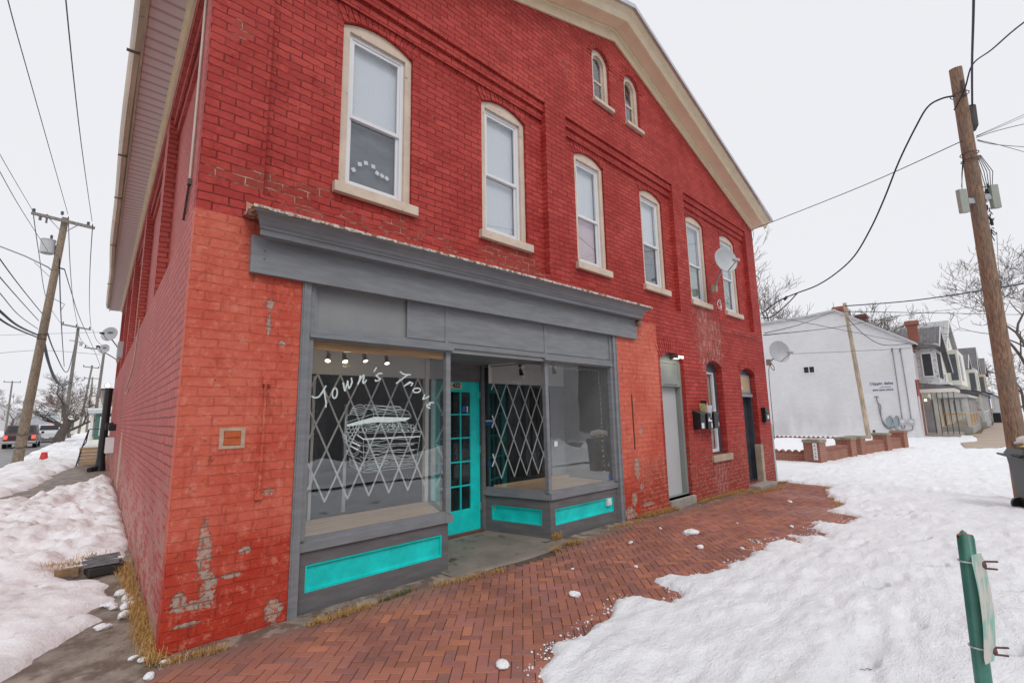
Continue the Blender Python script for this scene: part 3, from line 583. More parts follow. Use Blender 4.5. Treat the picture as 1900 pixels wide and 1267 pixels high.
THIN=[[(1.359,1.596),(1.355,1.632),(1.369,1.662),(1.401,1.68),(1.41,1.711),(1.441,1.757),(1.5,1.775),(1.548,1.76),(1.569,1.731),(1.61,1.731),(1.646,1.699),(1.648,1.652)],[(1.548,1.771),(1.942,1.749),(1.981,1.723),(2.043,1.706),(2.079,1.665),(2.083,1.637)],[(1.569,1.731),(1.989,1.713)],[(1.646,1.68),(2.068,1.667)],[(1.356,1.601),(1.639,1.68)],[(1.356,1.581),(1.359,1.596)],[(1.547,1.44),(1.563,1.117),(2.149,1.124),(2.197,1.437)],[(1.412,1.27),(1.417,1.199),(1.563,1.117)],[(1.569,1.497),(2.214,1.483),(2.197,1.437)],[(1.436,1.419),(1.549,1.367)],[(2.101,1.497),(2.156,1.502),(2.214,1.483)],[(1.502,1.507),(1.569,1.497)],[(1.483,1.48),(1.502,1.507)],[(1.551,1.37),(1.838,1.376),(2.174,1.371)],[(1.553,1.313),(1.84,1.313),(2.167,1.301)],[(1.555,1.253),(1.841,1.255),(2.16,1.247)],[(1.557,1.184),(1.842,1.191),(2.152,1.188)],[(1.415,1.255),(1.498,1.216),(1.559,1.181)],[(1.514,1.323),(1.553,1.309)],[(1.515,1.275),(1.557,1.25)],[(1.567,1.425),(1.583,1.426),(1.6,1.425),(1.616,1.425),(1.632,1.426),(1.649,1.43),(1.665,1.436),(1.682,1.44),(1.699,1.44),(1.716,1.437),(1.733,1.432),(1.75,1.429),(1.767,1.429),(1.784,1.43),(1.801,1.432),(1.819,1.432),(1.836,1.431),(1.853,1.429),(1.871,1.43),(1.889,1.434),(1.906,1.44),(1.924,1.445),(1.942,1.447),(1.96,1.446),(1.978,1.442),(1.997,1.439),(2.015,1.438),(2.033,1.439),(2.052,1.441),(2.071,1.44),(2.089,1.438),(2.108,1.435)],[(1.595,1.415),(1.611,1.411),(1.628,1.407),(1.645,1.405),(1.661,1.405),(1.678,1.407),(1.694,1.409),(1.711,1.409),(1.728,1.407),(1.745,1.407),(1.762,1.409),(1.779,1.414),(1.796,1.419),(1.813,1.423)],[(1.852,1.416),(1.873,1.419),(1.893,1.421),(1.914,1.422),(1.935,1.421),(1.956,1.419),(1.977,1.416),(1.998,1.414),(2.02,1.413),(2.041,1.415),(2.063,1.417),(2.085,1.421),(2.106,1.425),(2.128,1.427)],[(1.561,1.386),(1.578,1.383),(1.594,1.383),(1.61,1.385),(1.626,1.387),(1.643,1.388),(1.659,1.387),(1.676,1.386),(1.693,1.387),(1.71,1.391),(1.726,1.397)],[(1.579,1.357),(1.595,1.356),(1.611,1.357),(1.627,1.361),(1.644,1.366),(1.66,1.37),(1.677,1.37),(1.693,1.367),(1.71,1.362),(1.727,1.359),(1.744,1.358),(1.761,1.359),(1.778,1.361),(1.796,1.361),(1.813,1.36),(1.83,1.358),(1.848,1.359),(1.865,1.363),(1.883,1.369),(1.9,1.373),(1.918,1.375),(1.936,1.373),(1.954,1.369),(1.972,1.366),(1.99,1.365),(2.008,1.366),(2.027,1.367),(2.045,1.367),(2.064,1.364),(2.082,1.362),(2.101,1.361),(2.12,1.364)],[(1.6,1.353),(1.616,1.351),(1.633,1.347),(1.649,1.343),(1.666,1.34),(1.683,1.341),(1.699,1.343),(1.716,1.344),(1.733,1.344),(1.75,1.342),(1.767,1.341),(1.784,1.344),(1.801,1.348),(1.818,1.354)],[(1.854,1.346),(1.874,1.35),(1.895,1.353),(1.915,1.355),(1.936,1.355),(1.957,1.354),(1.978,1.351),(2.0,1.348),(2.021,1.346),(2.042,1.345),(2.064,1.347),(2.086,1.349),(2.107,1.353),(2.129,1.356)],[(1.582,1.337),(1.599,1.334),(1.615,1.33),(1.631,1.325),(1.648,1.324),(1.665,1.325),(1.681,1.327),(1.698,1.328),(1.715,1.327),(1.732,1.326),(1.748,1.325),(1.765,1.328),(1.782,1.333),(1.8,1.338),(1.817,1.341)],[(1.567,1.3),(1.583,1.3),(1.6,1.299),(1.616,1.299),(1.632,1.3),(1.649,1.304),(1.665,1.309),(1.681,1.312),(1.698,1.312),(1.715,1.308),(1.732,1.304),(1.749,1.3),(1.766,1.3),(1.783,1.301),(1.8,1.302),(1.818,1.302),(1.835,1.3),(1.852,1.299),(1.87,1.3),(1.887,1.303),(1.905,1.309),(1.923,1.314),(1.941,1.315),(1.959,1.313),(1.977,1.309),(1.995,1.306),(2.013,1.305),(2.031,1.306),(2.05,1.306),(2.068,1.306),(2.087,1.303),(2.106,1.3),(2.125,1.3)],[(1.599,1.284),(1.615,1.281),(1.632,1.28),(1.648,1.282),(1.665,1.284),(1.681,1.284),(1.698,1.283),(1.715,1.281),(1.732,1.282),(1.748,1.286),(1.765,1.291),(1.782,1.295),(1.799,1.296),(1.817,1.294)],[(1.855,1.292),(1.875,1.293),(1.896,1.293),(1.917,1.291),(1.937,1.288),(1.958,1.285),(1.979,1.283),(2.001,1.282),(2.022,1.284),(2.043,1.286),(2.065,1.29),(2.086,1.293),(2.108,1.295),(2.13,1.295)],[(1.589,1.266),(1.605,1.265),(1.622,1.265),(1.638,1.267),(1.654,1.272),(1.671,1.276),(1.687,1.278),(1.704,1.276),(1.721,1.272)],[(1.602,1.237),(1.618,1.241),(1.634,1.246),(1.65,1.248),(1.667,1.248),(1.684,1.244),(1.7,1.239),(1.717,1.236),(1.734,1.235)],[(1.762,1.245),(1.782,1.243),(1.802,1.24),(1.823,1.237),(1.843,1.235),(1.863,1.234),(1.884,1.235),(1.904,1.237),(1.925,1.24),(1.946,1.243),(1.966,1.245),(1.988,1.246),(2.009,1.244),(2.03,1.241),(2.052,1.238),(2.073,1.235),(2.095,1.234),(2.117,1.235)],[(1.565,1.218),(1.581,1.222),(1.597,1.226),(1.613,1.229),(1.629,1.228),(1.646,1.224),(1.662,1.219),(1.679,1.216),(1.696,1.215),(1.712,1.217),(1.729,1.218),(1.746,1.218),(1.763,1.216),(1.78,1.214),(1.797,1.215),(1.814,1.219)],[(1.856,1.216),(1.877,1.219),(1.897,1.222),(1.918,1.224),(1.938,1.225),(1.959,1.225),(1.98,1.222),(2.002,1.219),(2.023,1.216),(2.044,1.214),(2.066,1.214),(2.087,1.215),(2.109,1.218),(2.131,1.221)],[(1.593,1.205),(1.609,1.2),(1.626,1.196),(1.642,1.196),(1.658,1.197),(1.675,1.199),(1.691,1.199),(1.708,1.197),(1.725,1.196),(1.742,1.196),(1.759,1.2),(1.776,1.205),(1.792,1.209),(1.81,1.209),(1.827,1.206)],[(1.602,1.172),(1.618,1.167),(1.635,1.166),(1.651,1.167),(1.667,1.168),(1.684,1.169),(1.701,1.167),(1.717,1.166),(1.734,1.166),(1.751,1.168),(1.768,1.173),(1.785,1.177),(1.802,1.179),(1.819,1.177)],[(1.857,1.173),(1.878,1.175),(1.898,1.174),(1.919,1.172),(1.94,1.169),(1.96,1.166),(1.982,1.163),(2.003,1.162),(2.024,1.163),(2.045,1.165),(2.067,1.168),(2.088,1.171),(2.11,1.172),(2.132,1.173)],[(1.589,1.149),(1.605,1.148),(1.621,1.149),(1.637,1.151),(1.654,1.151),(1.67,1.15),(1.687,1.148),(1.704,1.149),(1.72,1.152)],[(1.765,1.147),(1.784,1.15),(1.804,1.152),(1.824,1.155),(1.845,1.156),(1.865,1.156),(1.885,1.154),(1.906,1.151),(1.927,1.148),(1.947,1.145),(1.968,1.144),(1.989,1.144),(2.01,1.146),(2.032,1.149),(2.053,1.152),(2.075,1.154),(2.096,1.154),(2.118,1.152)],[(1.57,1.136),(1.586,1.14),(1.602,1.144),(1.618,1.145),(1.634,1.142),(1.651,1.137),(1.667,1.132),(1.684,1.13),(1.701,1.13),(1.717,1.132),(1.734,1.132)],[(1.412,1.743),(1.424,1.741),(1.436,1.739),(1.448,1.74),(1.459,1.742),(1.471,1.745),(1.483,1.747),(1.495,1.749),(1.507,1.749),(1.519,1.747),(1.531,1.744),(1.544,1.741),(1.556,1.739),(1.568,1.739)],[(1.407,1.723),(1.419,1.722),(1.431,1.723),(1.443,1.725),(1.454,1.728),(1.466,1.73),(1.478,1.732),(1.49,1.731),(1.502,1.729),(1.514,1.726),(1.527,1.724),(1.539,1.722),(1.551,1.722),(1.563,1.723)],[(1.403,1.705),(1.415,1.706),(1.426,1.709),(1.438,1.712),(1.45,1.714),(1.462,1.715),(1.473,1.714),(1.485,1.711),(1.498,1.708),(1.51,1.706),(1.522,1.704),(1.534,1.704),(1.546,1.706),(1.558,1.709)],[(1.398,1.69),(1.41,1.692),(1.421,1.695),(1.433,1.697),(1.445,1.698),(1.457,1.696),(1.469,1.694),(1.481,1.691),(1.493,1.688),(1.505,1.687),(1.517,1.688),(1.529,1.69),(1.541,1.692),(1.553,1.695)],[(1.393,1.676),(1.405,1.679),(1.417,1.68),(1.428,1.68),(1.44,1.679),(1.452,1.676),(1.464,1.673),(1.476,1.671),(1.488,1.67),(1.5,1.671),(1.512,1.673),(1.524,1.676),(1.536,1.678),(1.548,1.679)],[(1.596,1.754),(1.615,1.751),(1.635,1.749),(1.654,1.749),(1.674,1.751),(1.693,1.755),(1.713,1.757),(1.733,1.757),(1.753,1.756),(1.774,1.752),(1.794,1.749),(1.814,1.748),(1.835,1.75),(1.855,1.753),(1.876,1.756),(1.897,1.757),(1.918,1.756),(1.939,1.754),(1.961,1.75)],[(1.617,1.732),(1.636,1.735),(1.656,1.738),(1.675,1.738),(1.695,1.737),(1.715,1.734),(1.735,1.731),(1.755,1.729),(1.776,1.73),(1.796,1.733),(1.816,1.736),(1.837,1.738),(1.857,1.737),(1.878,1.735),(1.899,1.732),(1.92,1.729),(1.941,1.728),(1.962,1.73)],[(1.638,1.719),(1.658,1.716),(1.677,1.712),(1.697,1.71),(1.717,1.711),(1.737,1.713),(1.757,1.716),(1.777,1.718),(1.798,1.718),(1.818,1.716),(1.839,1.713),(1.859,1.71),(1.88,1.709),(1.901,1.71),(1.922,1.713),(1.943,1.716),(1.964,1.717)],[(1.66,1.692),(1.679,1.694),(1.699,1.697),(1.719,1.699),(1.739,1.7),(1.759,1.698),(1.779,1.695),(1.8,1.692),(1.82,1.69),(1.841,1.691),(1.861,1.693),(1.882,1.696),(1.903,1.698),(1.924,1.698),(1.945,1.695),(1.966,1.691)],[(1.441,1.442),(1.455,1.433),(1.468,1.421),(1.482,1.413),(1.495,1.409),(1.508,1.407),(1.522,1.402),(1.535,1.393)],[(1.444,1.361),(1.457,1.349),(1.471,1.341),(1.484,1.337),(1.497,1.334),(1.51,1.33),(1.524,1.321),(1.538,1.309)],[(1.447,1.278),(1.46,1.27),(1.473,1.265),(1.486,1.263),(1.5,1.258),(1.513,1.249),(1.526,1.237),(1.54,1.227)],[(1.449,1.199),(1.462,1.194),(1.475,1.192),(1.489,1.187),(1.502,1.178),(1.515,1.166),(1.529,1.156),(1.542,1.15)],[(1.396,1.556),(1.392,1.545),(1.383,1.538),(1.371,1.538),(1.361,1.546),(1.357,1.557),(1.36,1.568),(1.37,1.575),(1.382,1.575),(1.391,1.567),(1.396,1.556)],[(1.438,1.552),(1.435,1.54),(1.425,1.534),(1.413,1.534),(1.403,1.541),(1.399,1.553),(1.402,1.564),(1.412,1.571),(1.424,1.571),(1.434,1.563),(1.438,1.552)],[(1.474,1.556),(1.47,1.545),(1.461,1.538),(1.448,1.539),(1.438,1.546),(1.434,1.558),(1.438,1.569),(1.447,1.576),(1.46,1.575),(1.47,1.568),(1.474,1.556)],[(1.413,1.525),(1.409,1.514),(1.4,1.507),(1.388,1.508),(1.378,1.515),(1.374,1.526),(1.377,1.538),(1.387,1.544),(1.399,1.544),(1.409,1.537),(1.413,1.525)],[(1.449,1.518),(1.445,1.506),(1.436,1.5),(1.424,1.5),(1.414,1.508),(1.41,1.519),(1.413,1.53),(1.423,1.537),(1.435,1.537),(1.445,1.529),(1.449,1.518)],[(1.388,1.496),(1.385,1.485),(1.375,1.478),(1.363,1.479),(1.354,1.486),(1.35,1.497),(1.353,1.508),(1.362,1.515),(1.374,1.515),(1.384,1.507),(1.388,1.496)],[(1.43,1.488),(1.427,1.477),(1.417,1.47),(1.405,1.471),(1.395,1.478),(1.391,1.49),(1.395,1.501),(1.404,1.508),(1.416,1.507),(1.426,1.5),(1.43,1.488)],[(1.469,1.49),(1.466,1.478),(1.456,1.472),(1.444,1.472),(1.434,1.48),(1.43,1.491),(1.433,1.502),(1.443,1.509),(1.455,1.509),(1.465,1.501),(1.469,1.49)],[(1.37,1.47),(1.366,1.458),(1.357,1.452),(1.345,1.453),(1.336,1.46),(1.332,1.471),(1.335,1.482),(1.344,1.489),(1.356,1.488),(1.366,1.481),(1.37,1.47)],[(1.406,1.45),(1.402,1.439),(1.393,1.432),(1.381,1.433),(1.371,1.44),(1.367,1.452),(1.37,1.463),(1.38,1.47),(1.392,1.469),(1.401,1.462),(1.406,1.45)],[(1.447,1.46),(1.444,1.449),(1.434,1.442),(1.422,1.443),(1.413,1.45),(1.408,1.462),(1.412,1.473),(1.421,1.48),(1.433,1.479),(1.443,1.472),(1.447,1.46)],[(1.381,1.433),(1.377,1.422),(1.368,1.416),(1.356,1.416),(1.346,1.424),(1.342,1.435),(1.346,1.446),(1.355,1.453),(1.367,1.452),(1.377,1.445),(1.381,1.433)],[(1.429,1.437),(1.425,1.426),(1.416,1.419),(1.404,1.42),(1.394,1.427),(1.39,1.439),(1.393,1.45),(1.403,1.456),(1.415,1.456),(1.425,1.448),(1.429,1.437)],[(1.413,1.408),(1.41,1.397),(1.401,1.39),(1.389,1.391),(1.379,1.398),(1.375,1.41),(1.378,1.421),(1.388,1.427),(1.399,1.427),(1.409,1.419),(1.413,1.408)],[(1.488,1.526),(1.484,1.514),(1.475,1.507),(1.463,1.508),(1.452,1.515),(1.448,1.527),(1.452,1.538),(1.461,1.545),(1.474,1.545),(1.484,1.537),(1.488,1.526)],[(1.5,1.55),(1.497,1.538),(1.487,1.531),(1.475,1.532),(1.465,1.539),(1.461,1.551),(1.464,1.562),(1.474,1.569),(1.486,1.569),(1.496,1.561),(1.5,1.55)],[(1.604,1.577),(1.598,1.573),(1.582,1.57),(1.56,1.569),(1.538,1.571),(1.522,1.575),(1.516,1.58),(1.522,1.584),(1.538,1.587),(1.56,1.588),(1.582,1.586),(1.598,1.582),(1.604,1.577)],[(1.669,1.588),(1.665,1.584),(1.654,1.581),(1.639,1.58),(1.623,1.581),(1.611,1.585),(1.607,1.59),(1.611,1.595),(1.622,1.598),(1.638,1.599),(1.654,1.597),(1.665,1.593),(1.669,1.588)],[(1.695,1.566),(1.689,1.561),(1.674,1.558),(1.653,1.557),(1.632,1.559),(1.617,1.563),(1.611,1.568),(1.617,1.573),(1.632,1.575),(1.652,1.576),(1.673,1.574),(1.689,1.571),(1.695,1.566)],[(1.636,1.545),(1.631,1.541),(1.615,1.538),(1.595,1.537),(1.575,1.539),(1.56,1.543),(1.554,1.548),(1.559,1.552),(1.574,1.555),(1.594,1.556),(1.615,1.554),(1.63,1.55),(1.636,1.545)],[(1.709,1.54),(1.704,1.535),(1.69,1.532),(1.671,1.532),(1.652,1.534),(1.638,1.537),(1.633,1.542),(1.637,1.547),(1.651,1.55),(1.671,1.55),(1.69,1.549),(1.704,1.545),(1.709,1.54)],[(1.65,1.52),(1.645,1.515),(1.63,1.512),(1.609,1.512),(1.589,1.514),(1.574,1.518),(1.568,1.523),(1.573,1.527),(1.588,1.53),(1.609,1.531),(1.629,1.529),(1.645,1.525),(1.65,1.52)],[(1.749,1.516),(1.743,1.512),(1.728,1.509),(1.707,1.508),(1.685,1.51),(1.67,1.514),(1.664,1.519),(1.67,1.524),(1.685,1.527),(1.706,1.527),(1.727,1.525),(1.743,1.521),(1.749,1.516)],[(1.818,1.591),(1.812,1.586),(1.797,1.583),(1.776,1.582),(1.755,1.584),(1.74,1.588),(1.734,1.593),(1.74,1.598),(1.755,1.601),(1.776,1.602),(1.796,1.6),(1.812,1.596),(1.818,1.591)],[(1.798,1.571),(1.792,1.566),(1.776,1.563),(1.755,1.563),(1.734,1.565),(1.718,1.568),(1.712,1.573),(1.718,1.578),(1.733,1.581),(1.754,1.582),(1.776,1.58),(1.792,1.576),(1.798,1.571)],[(1.755,1.554),(1.75,1.55),(1.738,1.546),(1.72,1.546),(1.702,1.548),(1.689,1.552),(1.684,1.556),(1.689,1.561),(1.702,1.564),(1.719,1.565),(1.737,1.563),(1.75,1.559),(1.755,1.554)],[(1.813,1.54),(1.807,1.535),(1.792,1.532),(1.77,1.532),(1.748,1.534),(1.733,1.538),(1.727,1.542),(1.732,1.547),(1.748,1.55),(1.77,1.551),(1.791,1.549),(1.807,1.545),(1.813,1.54)],[(1.821,1.514),(1.815,1.509),(1.799,1.506),(1.778,1.506),(1.756,1.508),(1.74,1.512),(1.735,1.517),(1.74,1.521),(1.756,1.524),(1.777,1.525),(1.799,1.523),(1.815,1.519),(1.821,1.514)],[(1.895,1.508),(1.889,1.503),(1.872,1.5),(1.85,1.5),(1.828,1.502),(1.812,1.506),(1.806,1.511),(1.812,1.516),(1.828,1.519),(1.85,1.519),(1.872,1.517),(1.888,1.513),(1.895,1.508)],[(1.927,1.585),(1.922,1.58),(1.91,1.577),(1.893,1.576),(1.876,1.578),(1.864,1.582),(1.86,1.587),(1.864,1.591),(1.876,1.595),(1.893,1.596),(1.91,1.594),(1.922,1.59),(1.927,1.585)],[(1.943,1.529),(1.938,1.524),(1.926,1.521),(1.909,1.52),(1.892,1.522),(1.88,1.526),(1.875,1.531),(1.88,1.536),(1.892,1.539),(1.909,1.54),(1.926,1.538),(1.938,1.534),(1.943,1.529)],[(1.988,1.501),(1.983,1.497),(1.968,1.494),(1.947,1.493),(1.926,1.495),(1.911,1.499),(1.906,1.504),(1.911,1.509),(1.926,1.512),(1.947,1.513),(1.968,1.511),(1.983,1.506),(1.988,1.501)],[(2.062,1.502),(2.055,1.497),(2.038,1.494),(2.015,1.494),(1.992,1.496),(1.976,1.5),(1.97,1.505),(1.976,1.51),(1.992,1.513),(2.015,1.514),(2.038,1.512),(2.055,1.507),(2.062,1.502)],[(1.908,1.556),(1.905,1.552),(1.894,1.548),(1.879,1.547),(1.864,1.549),(1.853,1.553),(1.849,1.558),(1.853,1.563),(1.864,1.566),(1.879,1.567),(1.893,1.565),(1.904,1.561),(1.908,1.556)],[(1.802,1.556),(1.827,1.578),(1.867,1.577),(1.894,1.553),(1.872,1.525),(1.824,1.526),(1.802,1.556)],[(1.827,1.578),(1.824,1.526)],[(1.867,1.577),(1.872,1.525)],[(1.802,1.556),(1.894,1.553)],[(1.827,1.578),(1.872,1.525)],[(2.044,1.578),(2.037,1.572),(2.019,1.569),(1.994,1.57),(1.968,1.574),(1.944,1.581),(1.928,1.589),(1.923,1.596),(1.93,1.602),(1.948,1.605),(1.972,1.604),(1.999,1.6),(2.023,1.593),(2.039,1.585),(2.044,1.578)],[(1.927,1.585),(1.935,1.542),(1.973,1.515),(2.022,1.533),(2.041,1.572)],[(1.956,1.558),(1.954,1.552),(1.946,1.549),(1.938,1.552),(1.935,1.559),(1.938,1.565),(1.946,1.568),(1.953,1.565),(1.956,1.558)],[(1.983,1.548),(1.98,1.541),(1.973,1.539),(1.965,1.542),(1.962,1.548),(1.965,1.554),(1.972,1.557),(1.98,1.554),(1.983,1.548)],[(2.011,1.548),(2.008,1.542),(2.001,1.539),(1.993,1.542),(1.99,1.549),(1.993,1.555),(2.001,1.558),(2.008,1.555),(2.011,1.548)],[(2.088,1.521),(2.083,1.508),(2.07,1.5),(2.054,1.501),(2.04,1.509),(2.035,1.523),(2.04,1.536),(2.053,1.544),(2.069,1.543),(2.083,1.534),(2.088,1.521)],[(2.124,1.543),(2.119,1.532),(2.108,1.525),(2.093,1.525),(2.081,1.533),(2.076,1.545),(2.081,1.556),(2.092,1.563),(2.107,1.563),(2.119,1.555),(2.124,1.543)],[(2.158,1.522),(2.154,1.511),(2.143,1.505),(2.129,1.505),(2.118,1.512),(2.114,1.524),(2.118,1.534),(2.129,1.541),(2.143,1.54),(2.154,1.533),(2.158,1.522)],[(2.089,1.548),(2.085,1.538),(2.075,1.532),(2.063,1.532),(2.053,1.539),(2.049,1.549),(2.052,1.559),(2.062,1.565),(2.075,1.565),(2.085,1.558),(2.089,1.548)],[(2.131,1.51),(2.126,1.499),(2.115,1.492),(2.102,1.493),(2.091,1.5),(2.086,1.511),(2.09,1.522),(2.101,1.528),(2.115,1.528),(2.126,1.521),(2.131,1.51)],[(1.538,1.53),(1.534,1.517),(1.522,1.509),(1.508,1.51),(1.495,1.518),(1.49,1.532),(1.494,1.544),(1.506,1.552),(1.521,1.552),(1.533,1.543),(1.538,1.53)],[(1.578,1.522),(1.574,1.51),(1.562,1.503),(1.548,1.503),(1.537,1.512),(1.532,1.524),(1.536,1.536),(1.547,1.543),(1.561,1.543),(1.573,1.535),(1.578,1.522)],[(1.507,1.336),(1.505,1.321),(1.499,1.308),(1.489,1.296),(1.476,1.288),(1.46,1.284),(1.443,1.283),(1.427,1.286),(1.411,1.293),(1.397,1.303),(1.387,1.315),(1.38,1.329),(1.377,1.344)],[(1.488,1.337),(1.487,1.328),(1.483,1.319),(1.475,1.312),(1.466,1.307),(1.455,1.304),(1.443,1.304),(1.431,1.306),(1.419,1.31),(1.409,1.317),(1.402,1.325),(1.397,1.333),(1.395,1.343)],[(1.514,1.361),(1.51,1.352),(1.501,1.348),(1.492,1.353),(1.488,1.363),(1.491,1.372),(1.5,1.375),(1.51,1.371),(1.514,1.361)]]
THICK=[[(1.483,1.48),(1.544,1.439),(2.197,1.435)],[(1.421,1.377),(1.494,1.34)],[(1.436,1.412),(1.512,1.375)]]
LID=[(1.372,1.584),(1.518,1.62),(1.661,1.652),(2.083,1.637),(2.018,1.603),(1.945,1.604),(1.834,1.592),(1.718,1.597),(1.607,1.591),(1.506,1.579),(1.376,1.564)]

for grp in ((0, 1), (2,), (3,), (4, 5), (6,), (7,), (8, 9), (10, 11), (12,), (13,), (14,)):
    m = MB()
    for k in grp: ribbon(m, TXT[k], .0145, Y0+.013)
    m.build('painted_letter', M_script, dl)
m = MB()
for p in THIN: ribbon(m, p, .0030, Y0+.014)
for p in THICK: ribbon(m, p, .011, Y0+.0145)
m.add([(a, Y0+.0142, b) for a, b in LID], [tuple(range(len(LID)))]); m.build('treasure_chest_drawing', M_script, dl)
# --- recessed entrance: soffit, walls beside the door, door with fifteen lights
S = MB(); S.add([(2.56, Y0+.01, 2.40), (4.25, Y0+.01, 2.40), (4.0, 1.22, 2.40), (3.02, 1.22, 2.40)], [(0,1,2,3)]); S.add([(.9, .1, 2.46), (5.9, .1, 2.46), (5.9, 1.3, 2.46), (.9, 1.3, 2.46)], [(0,1,2,3)])
S.build('entrance_ceiling', M_gray, B)
S = MB(); S.box(3.02, 3.06, 1.13, 1.24, .0, 2.40); S.box(3.965, 4.03, 1.12, 1.24, .0, 2.40); S.box(3.06, 3.965, 1.16, 1.24, 2.145, 2.40); S.build('door_frame', M_grayd, B)
dx0, dx1, dz0, dz1 = 3.062, 3.962, .035, 2.14
gx = [3.235, 3.418, 3.601, 3.784]; gx = [dx0+.172, dx0+.358, dx0+.544, dx0+.73]; gzs = [.33+(2.0-.33)*k/5 for k in range(6)]
holes = [rect(gx[i]+.010, gx[i+1]-.010, gzs[j]+.010, gzs[j+1]-.010) for i in range(3) for j in range(5)]
m = MB(); m.prism(rect(dx0+.003, dx1-.003, dz0, dz1), holes, 1.17, 1.21); shop_door = m.build('shop_door', M_turq, B)
MB().box(gx[0], gx[3], 1.188, 1.191, .33, 2.0).build('pane', glass('door_glass', (.55, .57, .58), 1.55, .4, .02), shop_door)
MB().box(3.385, 3.62, 1.160, 1.1695, 2.035, 2.125).build('number_plate', M_plate, shop_door)
t_ = text_mb('432', .095, .002, shear=.25, bold=.003, sx=.95); t_.xf(Matrix.Translation((3.515, 1.158, 2.08))).build('house_number', M_black, shop_door)
m = MB()
for z in (1.17, 1.05): m.tube([(3.135, 1.17, z), (3.135, 1.15, z)], .034, 14); m.tube([(3.135, 1.15, z), (3.135, 1.12, z)], [.014, .022], 12)
m.build('door_knob', M_brass, shop_door)
m = MB(); m.box(3.10, 3.17, 1.11, 1.165, .91, 1.0); m.tube([(3.115, 1.14, 1.0), (3.115, 1.14, 1.035), (3.155, 1.14, 1.035), (3.155, 1.14, 1.0)], .006, 6); m.build('lock_box', M_black, shop_door, bevel=.006)
m = MB()
for z in (.3, 1.1, 1.9): m.box(3.955, 3.975, 1.150, 1.1695, z, z+.10)
m.build('hinge', M_metal, shop_door)
m = MB(); m.box(3.645, 3.715, 1.183, 1.1865, 1.70, 1.78); m.build('blue_sticker', pm('blue_sticker', (.02, .10, .42), .4, .1, 9), shop_door)
m = MB(); m.box(3.728, 3.752, 1.183, 1.1865, 1.695, 1.785); m.build('white_sticker', M_white, shop_door)
MB().box(3.03, 3.99, 1.10, 1.26, .0, .034).build('threshold', pm('brown_sill', (.16, .06, .045), .6, .2, 5), shop_door)
# sticker marks on the side pane of the right bay
def on_side(t, z, w_, h, mat, nm, parent=dr_side):
    a, b = (4.02, 1.15), PR[0]; L = math.hypot(b[0]-a[0], b[1]-a[1]); m = MB(); xzq(m, *seg(a, b, t, t+w_/L), z, z+h, .002, .012); return m.build(nm, mat, parent)
on_side(.03, 1.50, .13, .05, pm('blue_sticker', (0,0,0)), 'blue_sticker'); on_side(.03, 1.555, .13, .02, M_white, 'white_sticker'); on_side(.06, .92, .05, .05, pm('blue_sticker', (0,0,0)), 'blue_sticker')
m = MB(); m.box(5.655, 5.685, Y0+.012, Y0+.015, .64, .70); m.build('blue_sticker', pm('blue_sticker', (0,0,0)), dr)
m = MB(); m.box(4.40, 4.47, Y0+.035, Y0+.038, 1.20, 1.27); m.build('white_sticker', M_white, dr)
m = MB(); m.box(5.535, 5.635, Y0-.008, Y0+.03, .255, .36); m.box(5.55, 5.62, Y0-.02, Y0-.0085, .265, .33); m.build('outlet_cover', M_white, dr, bevel=.003)
# --- inside the displays
S = MB(); S.add([(x, y, .598) for x, y in ((.98, .12), (2.52, .12), (2.80, .82), (.98, .82))], [(0,1,2,3)]); S.box(.98, 2.80, .82, .85, .30, .60); S.build('display_floor', M_wood, dl)
S = MB(); S.add([(x, y, .598) for x, y in ((4.30, .13), (5.74, .12), (5.76, .98), (4.10, .98))], [(0,1,2,3)]); S.box(4.08, 5.76, .98, 1.01, .30, .64); S.build('display_floor', M_wood, dr)
S = MB(); S.box(.955, 2.86, .86, .88, 2.13, 2.46); S.box(1.0, 2.9, .95, .97, 2.46, 2.9); S.build('header_board', M_inthead, dl)
S = MB(); S.box(4.03, 5.79, 1.02, 1.04, 2.12, 2.46); S.build('header_board', M_inthead, dr)
S = MB(); S.box(.952, .958, .10, .86, .6, 2.45); S.box(2.78, 2.83, .84, .90, .6, 2.45); S.build('inner_post', M_inthead, dl)
S = MB(); S.box(5.762, 5.79, .10, 1.05, .6, 2.45); S.box(5.42, 5.76, 1.045, 1.06, .6, 2.13); S.build('side_board', pm('gray_side_board', (.30, .30, .30), .7), dr)
S = MB(); S.box(1.40, 1.43, 1.0, 1.03, .2, 2.12); S.build('inner_post', M_inthead, dl)
# shop interior: floor, walls, ceiling, shelves, counter
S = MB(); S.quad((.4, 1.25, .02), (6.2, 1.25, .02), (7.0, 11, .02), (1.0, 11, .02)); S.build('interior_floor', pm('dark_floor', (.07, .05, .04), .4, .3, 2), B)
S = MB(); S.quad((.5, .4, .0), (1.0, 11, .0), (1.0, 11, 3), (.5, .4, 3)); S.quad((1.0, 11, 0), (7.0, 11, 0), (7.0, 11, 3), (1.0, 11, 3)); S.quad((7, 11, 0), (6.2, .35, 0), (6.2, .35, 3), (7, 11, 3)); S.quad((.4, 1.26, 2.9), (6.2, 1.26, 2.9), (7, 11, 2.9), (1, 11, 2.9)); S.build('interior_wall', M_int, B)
S = MB(); S.box(.4, 3.0, 1.22, 1.24, .0, .30); S.box(4.03, 6.2, 1.22, 1.24, 0, .30); S.box(.35, .86, .35, .37, -.1, 3.0); S.box(5.9, 6.3, .35, .37, -.1, 3.0); S.build('inner_partition', M_int, B)
